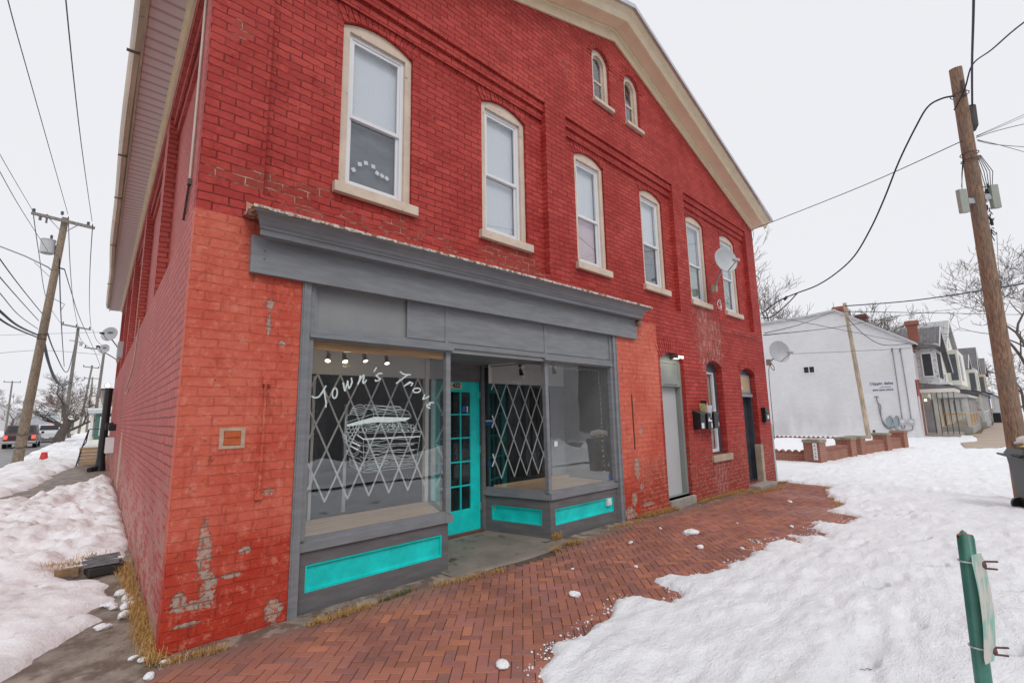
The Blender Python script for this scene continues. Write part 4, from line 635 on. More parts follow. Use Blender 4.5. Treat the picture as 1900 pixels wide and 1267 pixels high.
for i, (x, y) in enumerate(((4.6, 4.2), (2.2, 6.0))):
    S = MB()
    for z in (.3, .8, 1.3, 1.8): S.box(x, x+1.3, y, y+.35, z, z+.03)
    for a in (0, 1.26): S.box(x+a, x+a+.04, y, y+.35, .03, 1.95)
    S.build('shelf_unit', pm('dark_shelf', (.10, .085, .075), .6, .3, 3), B)
# folding gates, flat steel laths
def gate(xs0, n, yg, z0, z1, dx, xa, xb, nm):
    m = MB(); hh = (z1-z0)/2.5
    k0 = -6
    for k in range(-6, n+8):
        xb0 = xs0+k*dx
        for sgn in (1, -1):
            p = Vector((xb0, yg+.004*sgn, z0)); q = Vector((xb0+sgn*dx*2.5, yg+.004*sgn, z1))
            # clip to xa..xb
            t0, t1 = 0, 1; ddx = q.x-p.x
            ta, tb = sorted(((xa-p.x)/ddx, (xb-p.x)/ddx)); t0, t1 = max(0, ta), min(1, tb)
            if t1-t0 < .03: continue
            m.beam(p.lerp(q, t0), p.lerp(q, t1), .004, .018, (0, 1, 0)) if False else m.beam(p.lerp(q, t0), p.lerp(q, t1), .019, .004, (0, 1, 0))
    g = m.build('folding_gate', M_gate, None); return g
g = gate(1.24, 6, .80, .77, 2.12, .254, 1.0, 2.76, 'l'); tag(g, 'white folding lattice security gate behind the shop window with the treasure chest painting', 'security gate', 'folding gates in the shop windows')
g = gate(3.95, 6, .98, .72, 2.11, .265, 4.04, 5.30, 'r'); tag(g, 'white folding lattice security gate behind the angled pane right of the turquoise door', 'security gate', 'folding gates in the shop windows')
m = MB()
for z0_, z1_, x0_, x1_ in ((.62, 1.8, 1.735, 1.77),): m.box(x0_, x1_, .9, .93, z0_, z1_)
m.build('gate_post', M_metal, dl)
# track lights
M_lamp = emit('warm_lamp', (1, .82, .55), 6); M_lamp2 = emit('cool_lamp', (1, .93, .82), 2.2)
for i, (x, z) in enumerate(((1.30, 2.30), (1.46, 2.31), (1.68, 2.33), (1.95, 2.32))):
    t = empty('track_spotlight', ['tilted small lit spotlight, first from the left in the left shop window', 'brightest warm-lit spotlight, second from the left in the left shop window', 'small dimly lit spotlight, third from the left above the chest painting', 'small lit spotlight, fourth from the left and nearest the entrance'][i], 'spotlight', (x, .40, z), 'track spotlights in the left shop window')
    m = MB(); m.box(-.03, .03, -.015, .015, .06, .09); m.tube([(0, 0, .06), (0, 0, .0), (.01, 0, -.015)], .007, 6); m.build('bracket', M_grayd, t)
    tilt = [.55, .0, -.15, .15][i]; d = Vector((-math.sin(tilt)*.7, -.55, -math.cos(tilt))).normalized()
    m = MB(); m.tube([Vector((.01, 0, -.005)), Vector((.01, 0, -.02))+d*.05, Vector((.01, 0, -.02))+d*.06, Vector((.01, 0, -.02))+d*.075], [.02, .022, .033, .034], 14); m.build('lamp_head', pm('brushed_steel', (.25, .25, .26), .35, .1, 9, 0, .8), t)
    m = MB(); m.tube([Vector((.01, 0, -.02))+d*.0755, Vector((.01, 0, -.02))+d*.078], [.028, .026], 14); m.build('bulb', M_lamp if i == 1 else M_lamp2, t)
    if i == 1:
        pl = bpy.data.lights.new('spot_glow', 'POINT'); pl.energy = 1.2; pl.color = (1, .8, .5); pl.shadow_soft_size = .03; po = bpy.data.objects.new('lamp_light', pl); C.objects.link(po); po.parent = t; po.location = (.0, -.09, -.13)
for i, (x, y, z) in enumerate(((4.42, .75, 2.33), (4.72, .35, 2.33))):
    t = empty('track_spotlight', ['small unlit black spotlight seen through the angled pane beside the door', 'small unlit black spotlight just right of the corner post of the right shop window'][i], 'spotlight', (x, y, z), 'unlit spotlights in the right shop window')
    m = MB(); m.box(-.02, .02, -.015, .015, .04, .07); m.tube([(0, 0, .05), (0, 0, .0)], .007, 6); m.build('bracket', M_black, t)
    m = MB(); m.tube([(0, 0, .0), (0, -.02, -.05), (0, -.03, -.09)], [.02, .03, .034], 12); m.build('lamp_head', M_black, t)
# fairy lights in the right window
t = empty('string_lights', 'thin string of tiny warm fairy lights around the right shop window', 'fairy lights', (4.35, .2, 2.3))
pts = [(0, .0, .05), (.1, .0, .035), (.3, 0, .02), (.55, 0, .03), (.8, 0, .015), (1.0, 0, .035), (1.2, 0, .02), (1.30, 0, .04), (1.33, 0, -.3), (1.34, 0, -.7), (1.33, 0, -1.2), (1.35, 0, -1.6)]
m = MB(); m.tube(pts, .0015, 4); m.build('wire', M_grayd, t)
m = MB(); vp = [Vector(p) for p in pts]
for a, b in zip(vp[:-1], vp[1:]):
    L = (b-a).length; k = max(1, int(L/.07))
    for i in range(k):
        p = a.lerp(b, (i+.5)/k)+Vector((random.uniform(-.008, .008), 0, random.uniform(-.012, .008))); m.tube([p-Vector((0, 0, .004)), p, p+Vector((0, 0, .004))], [.001, .0035, .001], 5)
m.build('bulb', emit('fairy_bulb', (1, .85, .5), 2.5), t)
t = empty('string_lights', 'short vertical strand of fairy lights hanging behind the angled pane beside the door', 'fairy lights', (4.36, .62, 2.3))
m = MB(); m.tube([(0, 0, .1), (.01, 0, -.1), (-.02, 0, -.2), (-.1, 0, -.22), (-.2, 0, -.18)], .0015, 4); m.build('wire', M_grayd, t); m = MB()
for p in ((0, 0, .05), (.01, 0, -.03), (.0, 0, -.1), (-.01, 0, -.17), (-.07, 0, -.215), (-.13, 0, -.2), (-.19, 0, -.18)): m.tube([Vector(p)-Vector((0, 0, .005)), p, Vector(p)+Vector((0, 0, .005))], [.001, .0045, .001], 5)
m.build('bulb', emit('fairy_bulb', (1, .85, .5), 2.5), t)
# dark blind glass for the rest of the shop: brick infill sign scar on the left pier
m = MB(); m.ring(rect(.285, .47, 1.42, 1.585), rect(.315, .44, 1.445, 1.56), -.006, .0); m.build('mortar_patch', pm('mortar_patch', (.50, .36, .26), .9, .15, 14, .5), B)
m = MB(); m.box(.32, .435, -.008, -.001, 1.45, 1.495); m.box(.32, .435, -.008, -.001, 1.51, 1.555); m.build('exposed_brick', pm('orange_brick', (.50, .11, .03), .8, .12, 12, .3), B)
# painted-over conduit on each pier
m = MB(); m.tube([(.60, -.02, 1.98), (.60, -.025, 1.5), (.595, -.02, 1.03)], .013, 8); m.box(.575, .63, -.035, -.001, 1.94, 2.0); m.box(.565, .62, -.03, -.001, 1.0, 1.05); m.build('painted_conduit', M_red, B)
m = MB(); m.beam((6.28, -.003, 1.95), (6.29, -.003, 1.05), .022, .012); m.build('iron_rod', pm('dark_rust', (.10, .02, .018), .7), B)
# ================================================================ ground, street, paving, snow
def sheet(name, x0, x1, y0, y1, nx, ny, zf, mat, M=None, kind='structure'):
    xs = np.linspace(x0, x1, nx); ys = np.linspace(y0, y1, ny); X, Y = np.meshgrid(xs, ys, indexing='ij'); Z = zf(X, Y)
    v = np.stack([X.ravel(), Y.ravel(), Z.ravel()], 1).tolist()
    f = [(i*ny+j, (i+1)*ny+j, (i+1)*ny+j+1, i*ny+j+1) for i in range(nx-1) for j in range(ny-1)]
    mb = MB(); mb.add(v, f)
    if M is not None: mb.xf(M)
    o = mb.build(name, mat, smooth=True); o['kind'] = kind; return o
gzn = lambda X: -0.0185*np.clip(X-5.5, 0, 7.8)
M_snowfar = pm('far_snow', (.74, .75, .78), .8, .06, .3, .2)
M_asph = pm('wet_asphalt', (.15, .15, .155), .45, .2, .8, .2, stretch=(1, .3, 1), dirt=((.30, .28, .27), .5, .72, .9))
M_slab = pm('worn_sidewalk_concrete', (.27, .225, .185), .5, .35, 2.5, .8, bscale=30, dirt=((.12, .085, .06), .42, .60, 3.4))
M_dirt = pm('joint_sand', (.10, .07, .052), .9, .3, 8, .5)
M_verge = pm('dead_turf', (.17, .12, .07), .95, .35, 9, .9, bscale=50)
MST = frame_m((0, 0, 0), SD, -TN)         # x along side street, y outward from the side wall
sheet('ground', -2500, 2500, -2500, 2500, 2, 2, lambda X, Y: X*0-.32, M_snowfar)
sheet('side_street', -40, 600, 2.95, 11.5, 60, 4, lambda X, Y: X*0-.10, M_asph, MST)
sheet('side_sidewalk', -2.2, 60, .0, 2.8, 60, 10, lambda X, Y: X*0-.006-.01*Y, M_slab, MST)
m = MB(); m.box(-2, 60, 2.802, 2.948, -.2, -.03); m.xf(MST); struct(m.build('side_kerb', M_concrete))
sheet('front_street', -60, 300, -17, -8.2, 40, 4, lambda X, Y: X*0-.22, M_asph)
sheet('verge_ground', -2.3, 60, -8.2, -2.6, 60, 20, lambda X, Y: gzn(X)-.035, M_verge)
sheet('lot_ground', 12.76, 60, -2.6, 30, 40, 30, lambda X, Y: X*0-.18, M_verge)
# herringbone brick pavement, laid at 45 degrees
def pavers():
    lx, ly = .156, .078; g = .0024; a = R(45); ca, sa = math.cos(a), math.sin(a)
    vs, fs, cols = [], [], []
    for i in range(-60, 150):
        for j in range(-100, 120):
            c = (i-j) % 4
            if c == 0: u0, v0, u1, v1 = i*ly, j*ly, (i+2)*ly, (j+1)*ly
            elif c == 3: u0, v0, u1, v1 = i*ly, j*ly, (i+1)*ly, (j+2)*ly
            else: continue
            cu, cv = (u0+u1)/2, (v0+v1)/2; X = cu*ca+cv*sa; Y = cu*-sa+cv*ca
            edge = -.16-.06*math.sin(X*2.1)-.05*math.sin(X*5.3+1) - (.22*math.exp(-((X-3.2)/.9)**2)) + (0.12 if X > 5.9 else 0) + (.06 if X > 8.4 else 0)
            if not (-.12 < X < 12.6 and -3.1 < Y < edge): continue
            if X > 10.6 and Y > -.24: continue
            jit = random.Random(i*1000+j); dz = jit.uniform(-.0025, .0025)+.010*float(vnoise(np.array([X]), np.array([Y]), 1.4, 3)[0]); tx, ty = jit.uniform(-.012, .012), jit.uniform(-.012, .012); b = .003; k = len(vs)
            for (uu, vv, zz) in ((u0+g, v0+g, -.03), (u1-g, v0+g, -.03), (u1-g, v1-g, -.03), (u0+g, v1-g, -.03), (u0+g, v0+g, -b), (u1-g, v0+g, -b), (u1-g, v1-g, -b), (u0+g, v1-g, -b), (u0+g+b, v0+g+b, 0), (u1-g-b, v0+g+b, 0), (u1-g-b, v1-g-b, 0), (u0+g+b, v1-g-b, 0)):
                px, py = uu*ca+vv*sa, uu*-sa+vv*ca; vs.append((px, py, zz+gz(px)+dz+tx*(uu-cu)+ty*(vv-cv)-.001))
            fs += [(k, k+1, k+5, k+4), (k+1, k+2, k+6, k+5), (k+2, k+3, k+7, k+6), (k+3, k, k+4, k+7), (k+4, k+5, k+9, k+8), (k+5, k+6, k+10, k+9), (k+6, k+7, k+11, k+10), (k+7, k+4, k+8, k+11), (k+8, k+9, k+10, k+11)]
            t = jit.random(); q = jit.uniform(.8, 1.15)
            base = (.37, .145, .10) if t < .55 else (.33, .135, .11) if t < .83 else (.44, .17, .10) if t < .94 else (.26, .12, .10)
            cols += [tuple(c_*q for c_ in base)+(1,)]*9
    s = NT('paving_brick'); at = s.n('ShaderNodeAttribute'); at.attribute_name = 'col'
    n1 = s.noise(1.1, 5); n2 = s.noise(30, 4)
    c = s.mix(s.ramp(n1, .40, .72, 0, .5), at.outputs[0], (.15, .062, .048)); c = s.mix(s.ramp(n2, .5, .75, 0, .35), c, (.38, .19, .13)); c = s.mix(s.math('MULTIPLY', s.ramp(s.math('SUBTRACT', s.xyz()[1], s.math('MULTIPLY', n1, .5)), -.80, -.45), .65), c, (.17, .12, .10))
    c = s.mix(s.ramp(s.noise(3.5, 5, .7), .66, .72, 0, .5), c, (.40, .30, .27))
    s.l(c, s.b.inputs['Base Color']); s.put(s.b.inputs['Roughness'], s.ramp(s.noise(.9, 4), .35, .65, .48, .8)); s.b.inputs['Specular IOR Level'].default_value = .35
    s.l(s.bump(s.noise(90, 4), .35, .004), s.b.inputs['Normal'])
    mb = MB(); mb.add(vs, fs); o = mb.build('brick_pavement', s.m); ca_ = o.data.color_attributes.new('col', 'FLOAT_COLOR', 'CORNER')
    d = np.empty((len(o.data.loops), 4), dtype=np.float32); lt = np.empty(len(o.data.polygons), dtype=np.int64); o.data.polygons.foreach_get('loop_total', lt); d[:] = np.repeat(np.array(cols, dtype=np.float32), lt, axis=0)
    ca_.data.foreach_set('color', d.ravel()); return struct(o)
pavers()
sheet('paving_bed', -.14, 12.74, -3.15, -.2, 60, 12, lambda X, Y: gzn(X)-.0125, M_dirt)
# concrete margin along the shopfront and the slab of the recessed entrance
M_margin = pm('cracked_margin_concrete', (.27, .215, .175), .8, .3, 2.4, .7, bscale=26, dirt=((.14, .095, .075), .44, .56, 5))
sheet('wall_margin', -.02, 12.75, -.46, .03, 200, 16, lambda X, Y: gzn(X)-.003+.008*fbm(X, Y, 5, 3)-.06*np.clip((-Y-.20)/.2, 0, 1), M_margin)
sheet('entrance_slab', 2.45, 4.4, -.45, 1.2, 60, 50, lambda X, Y: .004+.004*fbm(X, Y, 3, 3)-.05*np.clip((-Y-.20-.03*np.sin(X*4))/.12, 0, 1), pm('entrance_concrete', (.23, .19, .16), .6, .25, 2.0, .35, bscale=40, dirt=((.085, .065, .055), .56, .66, 4.5)))
sheet('corner_slab', -4, -.06, -3.4, .05, 20, 20, lambda X, Y: X*0-.012, M_slab)

FW = [(27.5, -2.75), (31.5, -2.35), (33.2, -2.9), (37.0, -2.75), (40.8, -2.3), (43, -2.7), (50, -2.6), (58, -2.9), (75, -2.6), (120, -2.6), (120, -4.1), (50, -4.1), (42, -3.9), (36, -4.4), (31, -4.3), (27.8, -3.6)]
# ---- snow
M_snow = NT('melting_snow'); _s = M_snow; _n = _s.noise(2.2, 6, .6); _c = _s.mix(_s.ramp(_n, .35, .7), (.90, .91, .93), (.84, .85, .88)); _c = _s.mix(_s.ramp(_s.noise(3.4, 7, .75), .60, .72, 0, .35), _c, (.56, .54, .54)); _c = _s.mix(_s.ramp(_s.noise(55, 3, .6), .76, .80, 0, .6), _c, (.22, .17, .13))
_s.l(_c, _s.b.inputs['Base Color']); _s.b.inputs['Roughness'].default_value = .55; _s.b.inputs['Specular IOR Level'].default_value = .3
_s.l(_s.bump(_s.math('ADD', _s.noise(13, 7, .7, stretch=(1, 1.6, 1)), _s.math('MULTIPLY', _s.noise(60, 4), .4)), .8, .03), _s.b.inputs['Normal']); M_snow = _s.m
M_dsnow = NT('dirty_ploughed_snow'); _s = M_dsnow; _n = _s.noise(1.2, 6, .65); _c = _s.mix(_s.ramp(_n, .42, .66), (.89, .895, .915), (.72, .695, .69)); _c = _s.mix(_s.ramp(_s.noise(5, 6, .75), .56, .68, 0, .6), _c, (.36, .31, .28)); _c = _s.mix(_s.ramp(_s.noise(40, 4, .7), .70, .76, 0, .6), _c, (.16, .12, .10))
_s.l(_c, _s.b.inputs['Base Color']); _s.b.inputs['Roughness'].default_value = .6; _s.l(_s.bump(_s.noise(14, 7, .7), .7, .03), _s.b.inputs['Normal']); M_dsnow = _s.m
def snowfield(name, xs, ys, sdf, hf, zb, mat, M=None, label='', wob=.07, edge=.07):
    X, Y = np.meshgrid(xs, ys, indexing='ij'); nx, ny = X.shape
    sd = sdf(X, Y).reshape(X.shape) + wob*fbm(X, Y, 3.2, 5, 1, .6)*1.6
    rise = 1-np.exp(-np.clip(sd, 0, 9)/edge); Z = zb(X)+hf(X, Y, sd)*rise + np.where(sd < 0, np.maximum(sd*1.2, -.05), 0)
    keep = (sd > -.06); v = np.stack([X.ravel(), Y.ravel(), Z.ravel()], 1).tolist(); kr = keep
    idx = np.argwhere(kr[:-1, :-1] | kr[1:, :-1] | kr[:-1, 1:] | kr[1:, 1:]); f = [(i*ny+j, (i+1)*ny+j, (i+1)*ny+j+1, i*ny+j+1) for i, j in idx.tolist()]
    used = np.unique(np.array(f).ravel()); remap = -np.ones(nx*ny, dtype=int); remap[used] = np.arange(len(used)); va = np.array(v)[used].tolist(); fa = remap[np.array(f)].tolist()
    mb = MB(); mb.v = [tuple(p) for p in va]; mb.f = [tuple(p) for p in fa]
    if M is not None: mb.xf(M)
    o = mb.build(name, mat, smooth=True); return stuff(o, label, 'snow')
def grow(a, b, d0, g): 
    r = [a]; d = d0
    while r[-1] < b: r.append(r[-1]+d); d *= g
    return np.array(r)
SE = [(1.2, -2.9), (1.45, -2.35), (1.64, -2.16), (1.79, -2.04), (2.03, -1.95), (2.2, -2.02), (2.49, -1.88), (2.96, -1.84), (3.21, -1.88), (3.29, -2.18), (3.61, -2.08), (3.78, -1.80), (4.18, -2.0), (4.15, -2.1), (4.85, -2.08), (5.1, -2.16), (5.83, -2.02), (6.02, -1.96), (6.34, -2.11), (6.22, -2.28), (6.25, -2.38), (6.59, -2.13), (6.77, -2.39), (7.18, -2.29), (7.27, -2.16), (7.87, -2.19), (7.81, -2.38), (8.54, -2.5), (8.96, -2.06), (9.84, -2.13), (10.8, -1.55), (12.04, -1.34), (12.46, -1.15), (12.55, -.65), (12.85, -.3), (13.0, 1), (13.0, 40), (90, 40), (90, -8.3), (1.0, -8.3), (.9, -5)]
HOLES = [(4.88, -3.30, .09, .05), (3.20, -3.51, .09, .035), (4.02, -4.17, .10, .05), (5.6, -4.2, .12, .05), (9.3, -2.88, .2, .04), (4.1, -3.7, .05, .02), (5.95, -3.62, .12, .03), (2.9, -3.95, .05, .03), (7.4, -3.4, .08, .025), (6.6, -2.9, .06, .02)]
def sd_right(X, Y):
    d = np.minimum(poly_sd(X, Y, SE), -poly_sd(X, Y, FW)+.0)
    x, y = X.ravel(), Y.ravel()
    for a, b, rx, ry in HOLES:
        ca = .86; u = (x-a)*ca-(y-b)*.5; v_ = (x-a)*.5+(y-b)*ca
        d = np.minimum(d, (np.hypot(u/rx/1.2, v_/ry/1.3)-1)*.55-.10)
    return d
def h_right(X, Y, sd):
    n = fbm(X, Y, 1.0, 3, 2)*.07 + fbm(X*.8+Y*.5, Y*1.7-X*.3, 2.2, 3, 9, .55)*.075 + fbm(X*.7+Y*.6, Y*2.0-X*.4, 6.0, 3, 5, .55)*.028 - np.clip(np.abs(fbm(X*.7+Y*.5, Y*1.8-X*.3, 2.4, 3, 21, .5))-.20, 0, 1)*.13 + fbm(X+Y*.3, Y*1.6, 14, 3, 33, .6)*.016
    return np.maximum(.012, .050 + .46*n*np.clip(.45+sd*2.5, 0, 1))
near_x = grow(.9, 40, .024, 1.0050)
snowfield('snow_cover', near_x, np.arange(-6.6, .2, .027), sd_right, h_right, gzn, M_snow, label='melting white snow covering the ground right of the brick pavement', wob=.11, edge=.035)
snowfield('snow_cover', grow(12.7, 110, .12, 1.012), np.concatenate([np.arange(-.12, 14, .16)]), lambda X, Y: poly_sd(X, Y, [(12.95, -1), (12.95, 60), (200, 60), (200, -1)]), h_right, gzn, M_snow, label='snow lying in the empty lot behind the low brick wall', wob=.05)
snowfield('snow_cover', np.arange(-20, 110, .35), np.arange(-8.6, -6.4, .12), lambda X, Y: poly_sd(X, Y, [(.5, -8.4), (110, -8.4), (110, 0), (.5, 0)]), lambda X, Y, sd: .10+.42*np.clip((-Y-6.7)/1.0, 0, 1)+(.10+.35*np.clip((-Y-6.7)/1.0, 0, 1))*fbm(X, Y, 1.6, 5, 3, .62), gzn, M_snow, label='ridge of snow along the kerb of the front street')
snowfield('snow_cover', np.arange(-30, 80, .3), np.arange(-22, -16.6, .15), lambda X, Y: poly_sd(X, Y, [(-30, -22), (80, -22), (80, -17), (-30, -17)]), lambda X, Y, sd: .45+.6*fbm(X, Y, 1.1, 5, 3, .62), lambda X: X*0-.22, M_dsnow, label='ploughed snow along the far side of the front street')
# bare footway beyond the pole, tan and wet
M_path = pm('wet_tan_footway', (.40, .30, .225), .5, .15, .6, .15)
m = MB(); m.add([(x, y, -.10) for x, y in FW], [tuple(range(len(FW)-1, -1, -1))]); struct(m.build('footway', M_path))
# ---- side street snow: ploughed bank beside the wall, then the strip by the kerb
inv = MST.inverted()
SA = [(-2, 3.0), (-.9, 1.6)] + [tuple((inv @ Vector((x, y, 0)))[:2]) for x, y in ((-.5, .85), (-.43, .94), (-.34, 1.11), (-.22, 1.17), (-.3, 1.40), (-.24, 1.53), (-.11, 1.63), (-.05, 1.71), (-.12, 2.03), (-.07, 2.2), (-.08, 2.35), (-.17, 2.60), (-.36, 2.75), (-.45, 3.0), (-.42, 3.35), (-.05, 3.36))] + [(3.3, .10), (3.32, .06), (4.2, -.02), (12.7, -.02), (12.4, .45), (11.2, .8), (10.2, 1.2), (9.0, 1.55), (8.2, 2.9), (8, 3.2)]
def h_left(X, Y, sd):
    big = .08+.20*np.clip((X-3)/5, 0, 1)*np.clip(1.25-.25*np.abs(Y-.7), 0, 1)
    n = fbm(X, Y, .9, 4, 4)*.20 + (np.round(fbm(X, Y, 3.4, 2, 7, .6)*7)/7*.5+fbm(X, Y, 3.4, 4, 7, .6)*.6)*.13*np.clip((X-1.5)/3, .35, 1) + fbm(X, Y, 9, 3, 31, .6)*.05 - np.abs(fbm(X, Y, 3.0, 3, 12))*.10
    return np.maximum(.02, big+n*np.clip(.25+X/7, .3, 1)*np.clip(.3+sd*2, 0, 1))
snowfield('snow_bank', np.arange(-1.0, 13.2, .038), np.arange(-.05, 3.1, .035), lambda X, Y: poly_sd(X, Y, SA), h_left, lambda X: X*0-.01, M_dsnow, MST, 'lumpy ploughed snow bank heaped against the side wall of the red building', wob=.06, edge=.08)
SBp = [(11.0, 3.1), (11.4, 2.3), (12.6, 1.9), (14.0, 1.55), (18, 1.35), (20.6, 1.1), (21.6, .9), (24, .6), (60, .6), (60, 3.1)]
snowfield('snow_bank', np.arange(10.6, 60, .12), np.arange(.3, 3.2, .07), lambda X, Y: poly_sd(X, Y, SBp), lambda X, Y, sd: np.maximum(.02, .10+.20*fbm(X, Y, 1.4, 5, 3, .6)), lambda X: X*0-.02, M_dsnow, MST, 'dirty snow strip along the kerb around the wooden utility pole', wob=.12, edge=.15)
snowfield('snow_bank', np.arange(58, 420, 1.2), np.arange(-12, 3.2, .5), lambda X, Y: poly_sd(X, Y, [(58, 2.9), (420, 2.9), (420, -20), (58, -20)]), lambda X, Y, sd: .22+.2*fbm(X, Y, .5, 3), lambda X: X*0-.05, M_dsnow, MST, 'snow covering the yards and verge far down the side street')
snowfield('snow_bank', np.arange(21.9, 60, .3), np.arange(-14, .75, .2), lambda X, Y: poly_sd(X, Y, [(22, .7), (60, .7), (60, -20), (22, -20)]), lambda X, Y, sd: .12+.10*fbm(X, Y, .8, 3), lambda X: X*0-.05, M_dsnow, MST, 'snow in the yard in front of the green porch house')
snowfield('snow_bank', np.arange(0, 420, 1.0), np.arange(10.8, 26, .4), lambda X, Y: poly_sd(X, Y, [(0, 11.2), (420, 11.2), (420, 40), (0, 40)]), lambda X, Y, sd: .35+.5*fbm(X, Y, .5, 4), lambda X: X*0-.08, M_dsnow, MST, 'snow bank along the far side of the side street')
m = MB(); m.box(0, 500, 6.95, 7.07, -.097, -.0955); m.box(0, 500, 7.17, 7.29, -.097, -.0955); m.xf(MST); struct(m.build('road_line', pm('yellow_line', (.45, .30, .07), .7, .2, 2)))
def crumbs(name, pts, n, mat, label):
    rc = random.Random(21); mb = MB(); P = pts; 
    for _ in range(n):
        i = rc.randrange(len(P)-1); t = rc.random(); x = P[i][0]*(1-t)+P[i+1][0]*t+rc.gauss(0, .05); y = P[i][1]*(1-t)+P[i+1][1]*t+abs(rc.gauss(0, .07)); r = rc.choice((.003, .004, .005, .007, .010))*rc.uniform(.7, 1.3); z = gz(x)
        mb.tube([(x, y, z-.001), (x+rc.uniform(-r, r)*.3, y, z+r*.5), (x, y+rc.uniform(-r, r)*.3, z+r)], [r*rc.uniform(.7, 1.1), r*rc.uniform(.8, 1.2), r*.35], 6)
    return stuff(mb.build(name, mat, smooth=True), label, 'snow')
crumbs('slush_crumbs', SE[2:30], 620, M_snow, 'tiny crumbs of slush scattered along the melting edge on the bricks')
# snow lumps fallen on the paving
def lump(x, y, r, z, mat=M_snow):
    bm = bmesh.new(); bmesh.ops.create_icosphere(bm, subdivisions=3, radius=r)
    sd = random.random()*50; ax = random.uniform(.6, 1.3); rot = random.random()*3
    for v in bm.verts:
        n = float(fbm(np.array([v.co.x/r+sd]), np.array([v.co.y/r+v.co.z/r*1.7]), 1.2, 3)[0]); v.co *= 1+.55*n; v.co.x *= ax; v.co.y /= ax; v.co.z *= .55
    bmesh.ops.rotate(bm, verts=bm.verts, cent=(0, 0, 0), matrix=Matrix.Rotation(rot, 3, 'Z')); me = bpy.data.meshes.new('snow_lump'); bm.to_mesh(me); bm.free()
    for p in me.polygons: p.use_smooth = True
    o = bpy.data.objects.new('snow_lump', me); C.objects.link(o); me.materials.append(mat); o.location = (x, y, z+r*.25); return o
for x, y, r in ((2.92, -1.4, .05), (5.18, -1.53, .045), (4.82, -.79, .028), (4.01, -1.36, .025), (5.44, -1.93, .03), (7.17, -1.96, .035), (9.51, -1.25, .04), (5.77, -.67, .025), (6.9, -1.3, .018), (3.5, -.9, .015)):
    tag(lump(x, y, r, gz(x)), 'small leftover lump of snow lying on the brick pavement', 'snow lump', 'small snow lumps on the brick pavement')
tag(lump(5.72, -1.14, .09, gz(5.7)), 'largest flat patch of leftover snow on the brick pavement in front of the gray door', 'snow lump')
tag(lump(1.61, -1.84, .045, 0), 'round snowball at the bottom edge beside the tip of the snow field', 'snow lump')
for x, y, r in ((-.23, .94, .045), (-.14, 1.51, .05), (-.04, 1.82, .06), (-.03, 1.36, .06), (-.07, 1.12, .055), (-.18, 1.56, .03), (-.13, 1.42, .03), (-.02, 1.62, .055), (.0, 1.5, .05), (-.05, .18, .028), (-.08, .03, .03), (-.03, .08, .022), (.03, -.11, .022), (-.08, -.28, .035), (-.12, .12, .025)):
    tag(lump(x, y, r, 0), 'white snow crumb on the wet concrete by the corner of the red wall', 'snow lump', 'snow crumbs by the building corner')
# dry grass
M_straw = pm('dry_straw_grass', (.46, .27, .09), .8, .3, 30); M_grn = pm('weed_green', (.10, .13, .03), .8, .3, 30)
def grass(name, pts, n, h, spread, mat, label, flat=.6):
    mb = MB()
    for _ in range(n):
        x, y, z = random.choice(pts); x += random.gauss(0, spread); y += random.gauss(0, spread*.6); a = random.random()*6.28; L = h*random.uniform(.4, 1.3); fl = random.uniform(.2, 1)*flat
        d = Vector((math.cos(a), math.sin(a), 0)); w_ = Vector((-d.y, d.x, 0))*random.uniform(.0012, .0028); p0 = Vector((x, y, z)); p1 = p0+d*L*fl*.5+Vector((0, 0, L*.5*(1.2-fl))); p2 = p0+d*L*fl*1.1+Vector((0, 0, L*.55*(1.15-fl)*random.uniform(.3, 1.3)+.004))
        mb.add([p0-w_, p0+w_, p1+w_*.8, p1-w_*.8, p2], [(0,1,2,3), (3,2,4)])
    return stuff(mb.build(name, mat), label, 'grass')
line = lambda a, b, n: [(a[0]+(b[0]-a[0])*i/n, a[1]+(b[1]-a[1])*i/n, a[2]+(b[2]-a[2])*i/n) for i in range(n+1)]
grass('dry_grass', line((-.03, -.05, 0), (.02, 1.2, .0), 20)+line((.0, 1.2, 0), (.09, 2.9, .02), 14), 2600, .15, .035, M_straw, 'straw-coloured dead grass along the foot of the side wall', .8)
grass('dry_grass', line((.0, -.14, 0), (.35, -.2, .0), 8), 260, .10, .03, M_straw, 'dead grass blades in front of the building corner', .95)
grass('dry_grass', line((1.0, -.26, 0), (1.5, -.24, .0), 8), 520, .09, .04, M_straw, 'dry grass tuft in the margin under the left shop window', .9)
grass('green_weeds', line((1.62, -.22, 0), (1.95, -.18, .0), 8), 320, .06, .03, M_grn, 'green weeds below the left turquoise panel', .8)
grass('dry_grass', line((2.2, -.24, 0), (2.95, -.40, .0), 10), 460, .08, .04, M_straw, 'dry grass between the entrance slab and the bricks', .95)
grass('dry_grass', [(4.33, .0, 0), (4.28, .02, 0)], 260, .16, .025, M_straw, 'dry grass clump at the foot of the corner post right of the door', .6)
grass('dry_grass', [(4.25, -.28, 0), (4.34, -.32, 0), (4.2, -.24, 0), (3.9, -.32, 0)], 420, .12, .03, M_straw, 'dry grass clump on the margin right of the entrance', .85)
grass('dry_grass', line((5.4, -.16, 0), (6.0, -.22, -.01), 8), 420, .09, .05, M_straw, 'dry grass by the foot of the right shopfront post', .95)
grass('dry_grass', line((6.25, -.06, -.01), (7.3, -.12, -.03), 14), 1300, .13, .04, M_straw, 'thick dry grass along the wall left of the gray door', .85)
grass('dry_grass', line((8.25, -.08, -.05), (10.4, -.10, -.09), 24)+[(9.9, -.22, -.085), (10.3, -.3, -.09)], 1900, .12, .05, M_straw, 'dry grass strip below the ground floor window', .85)
grass('dry_grass', line((10.2, -.34, -.09), (11.5, -.5, -.11), 16), 1100, .10, .09, M_straw, 'matted dry grass in front of the door step', .97)
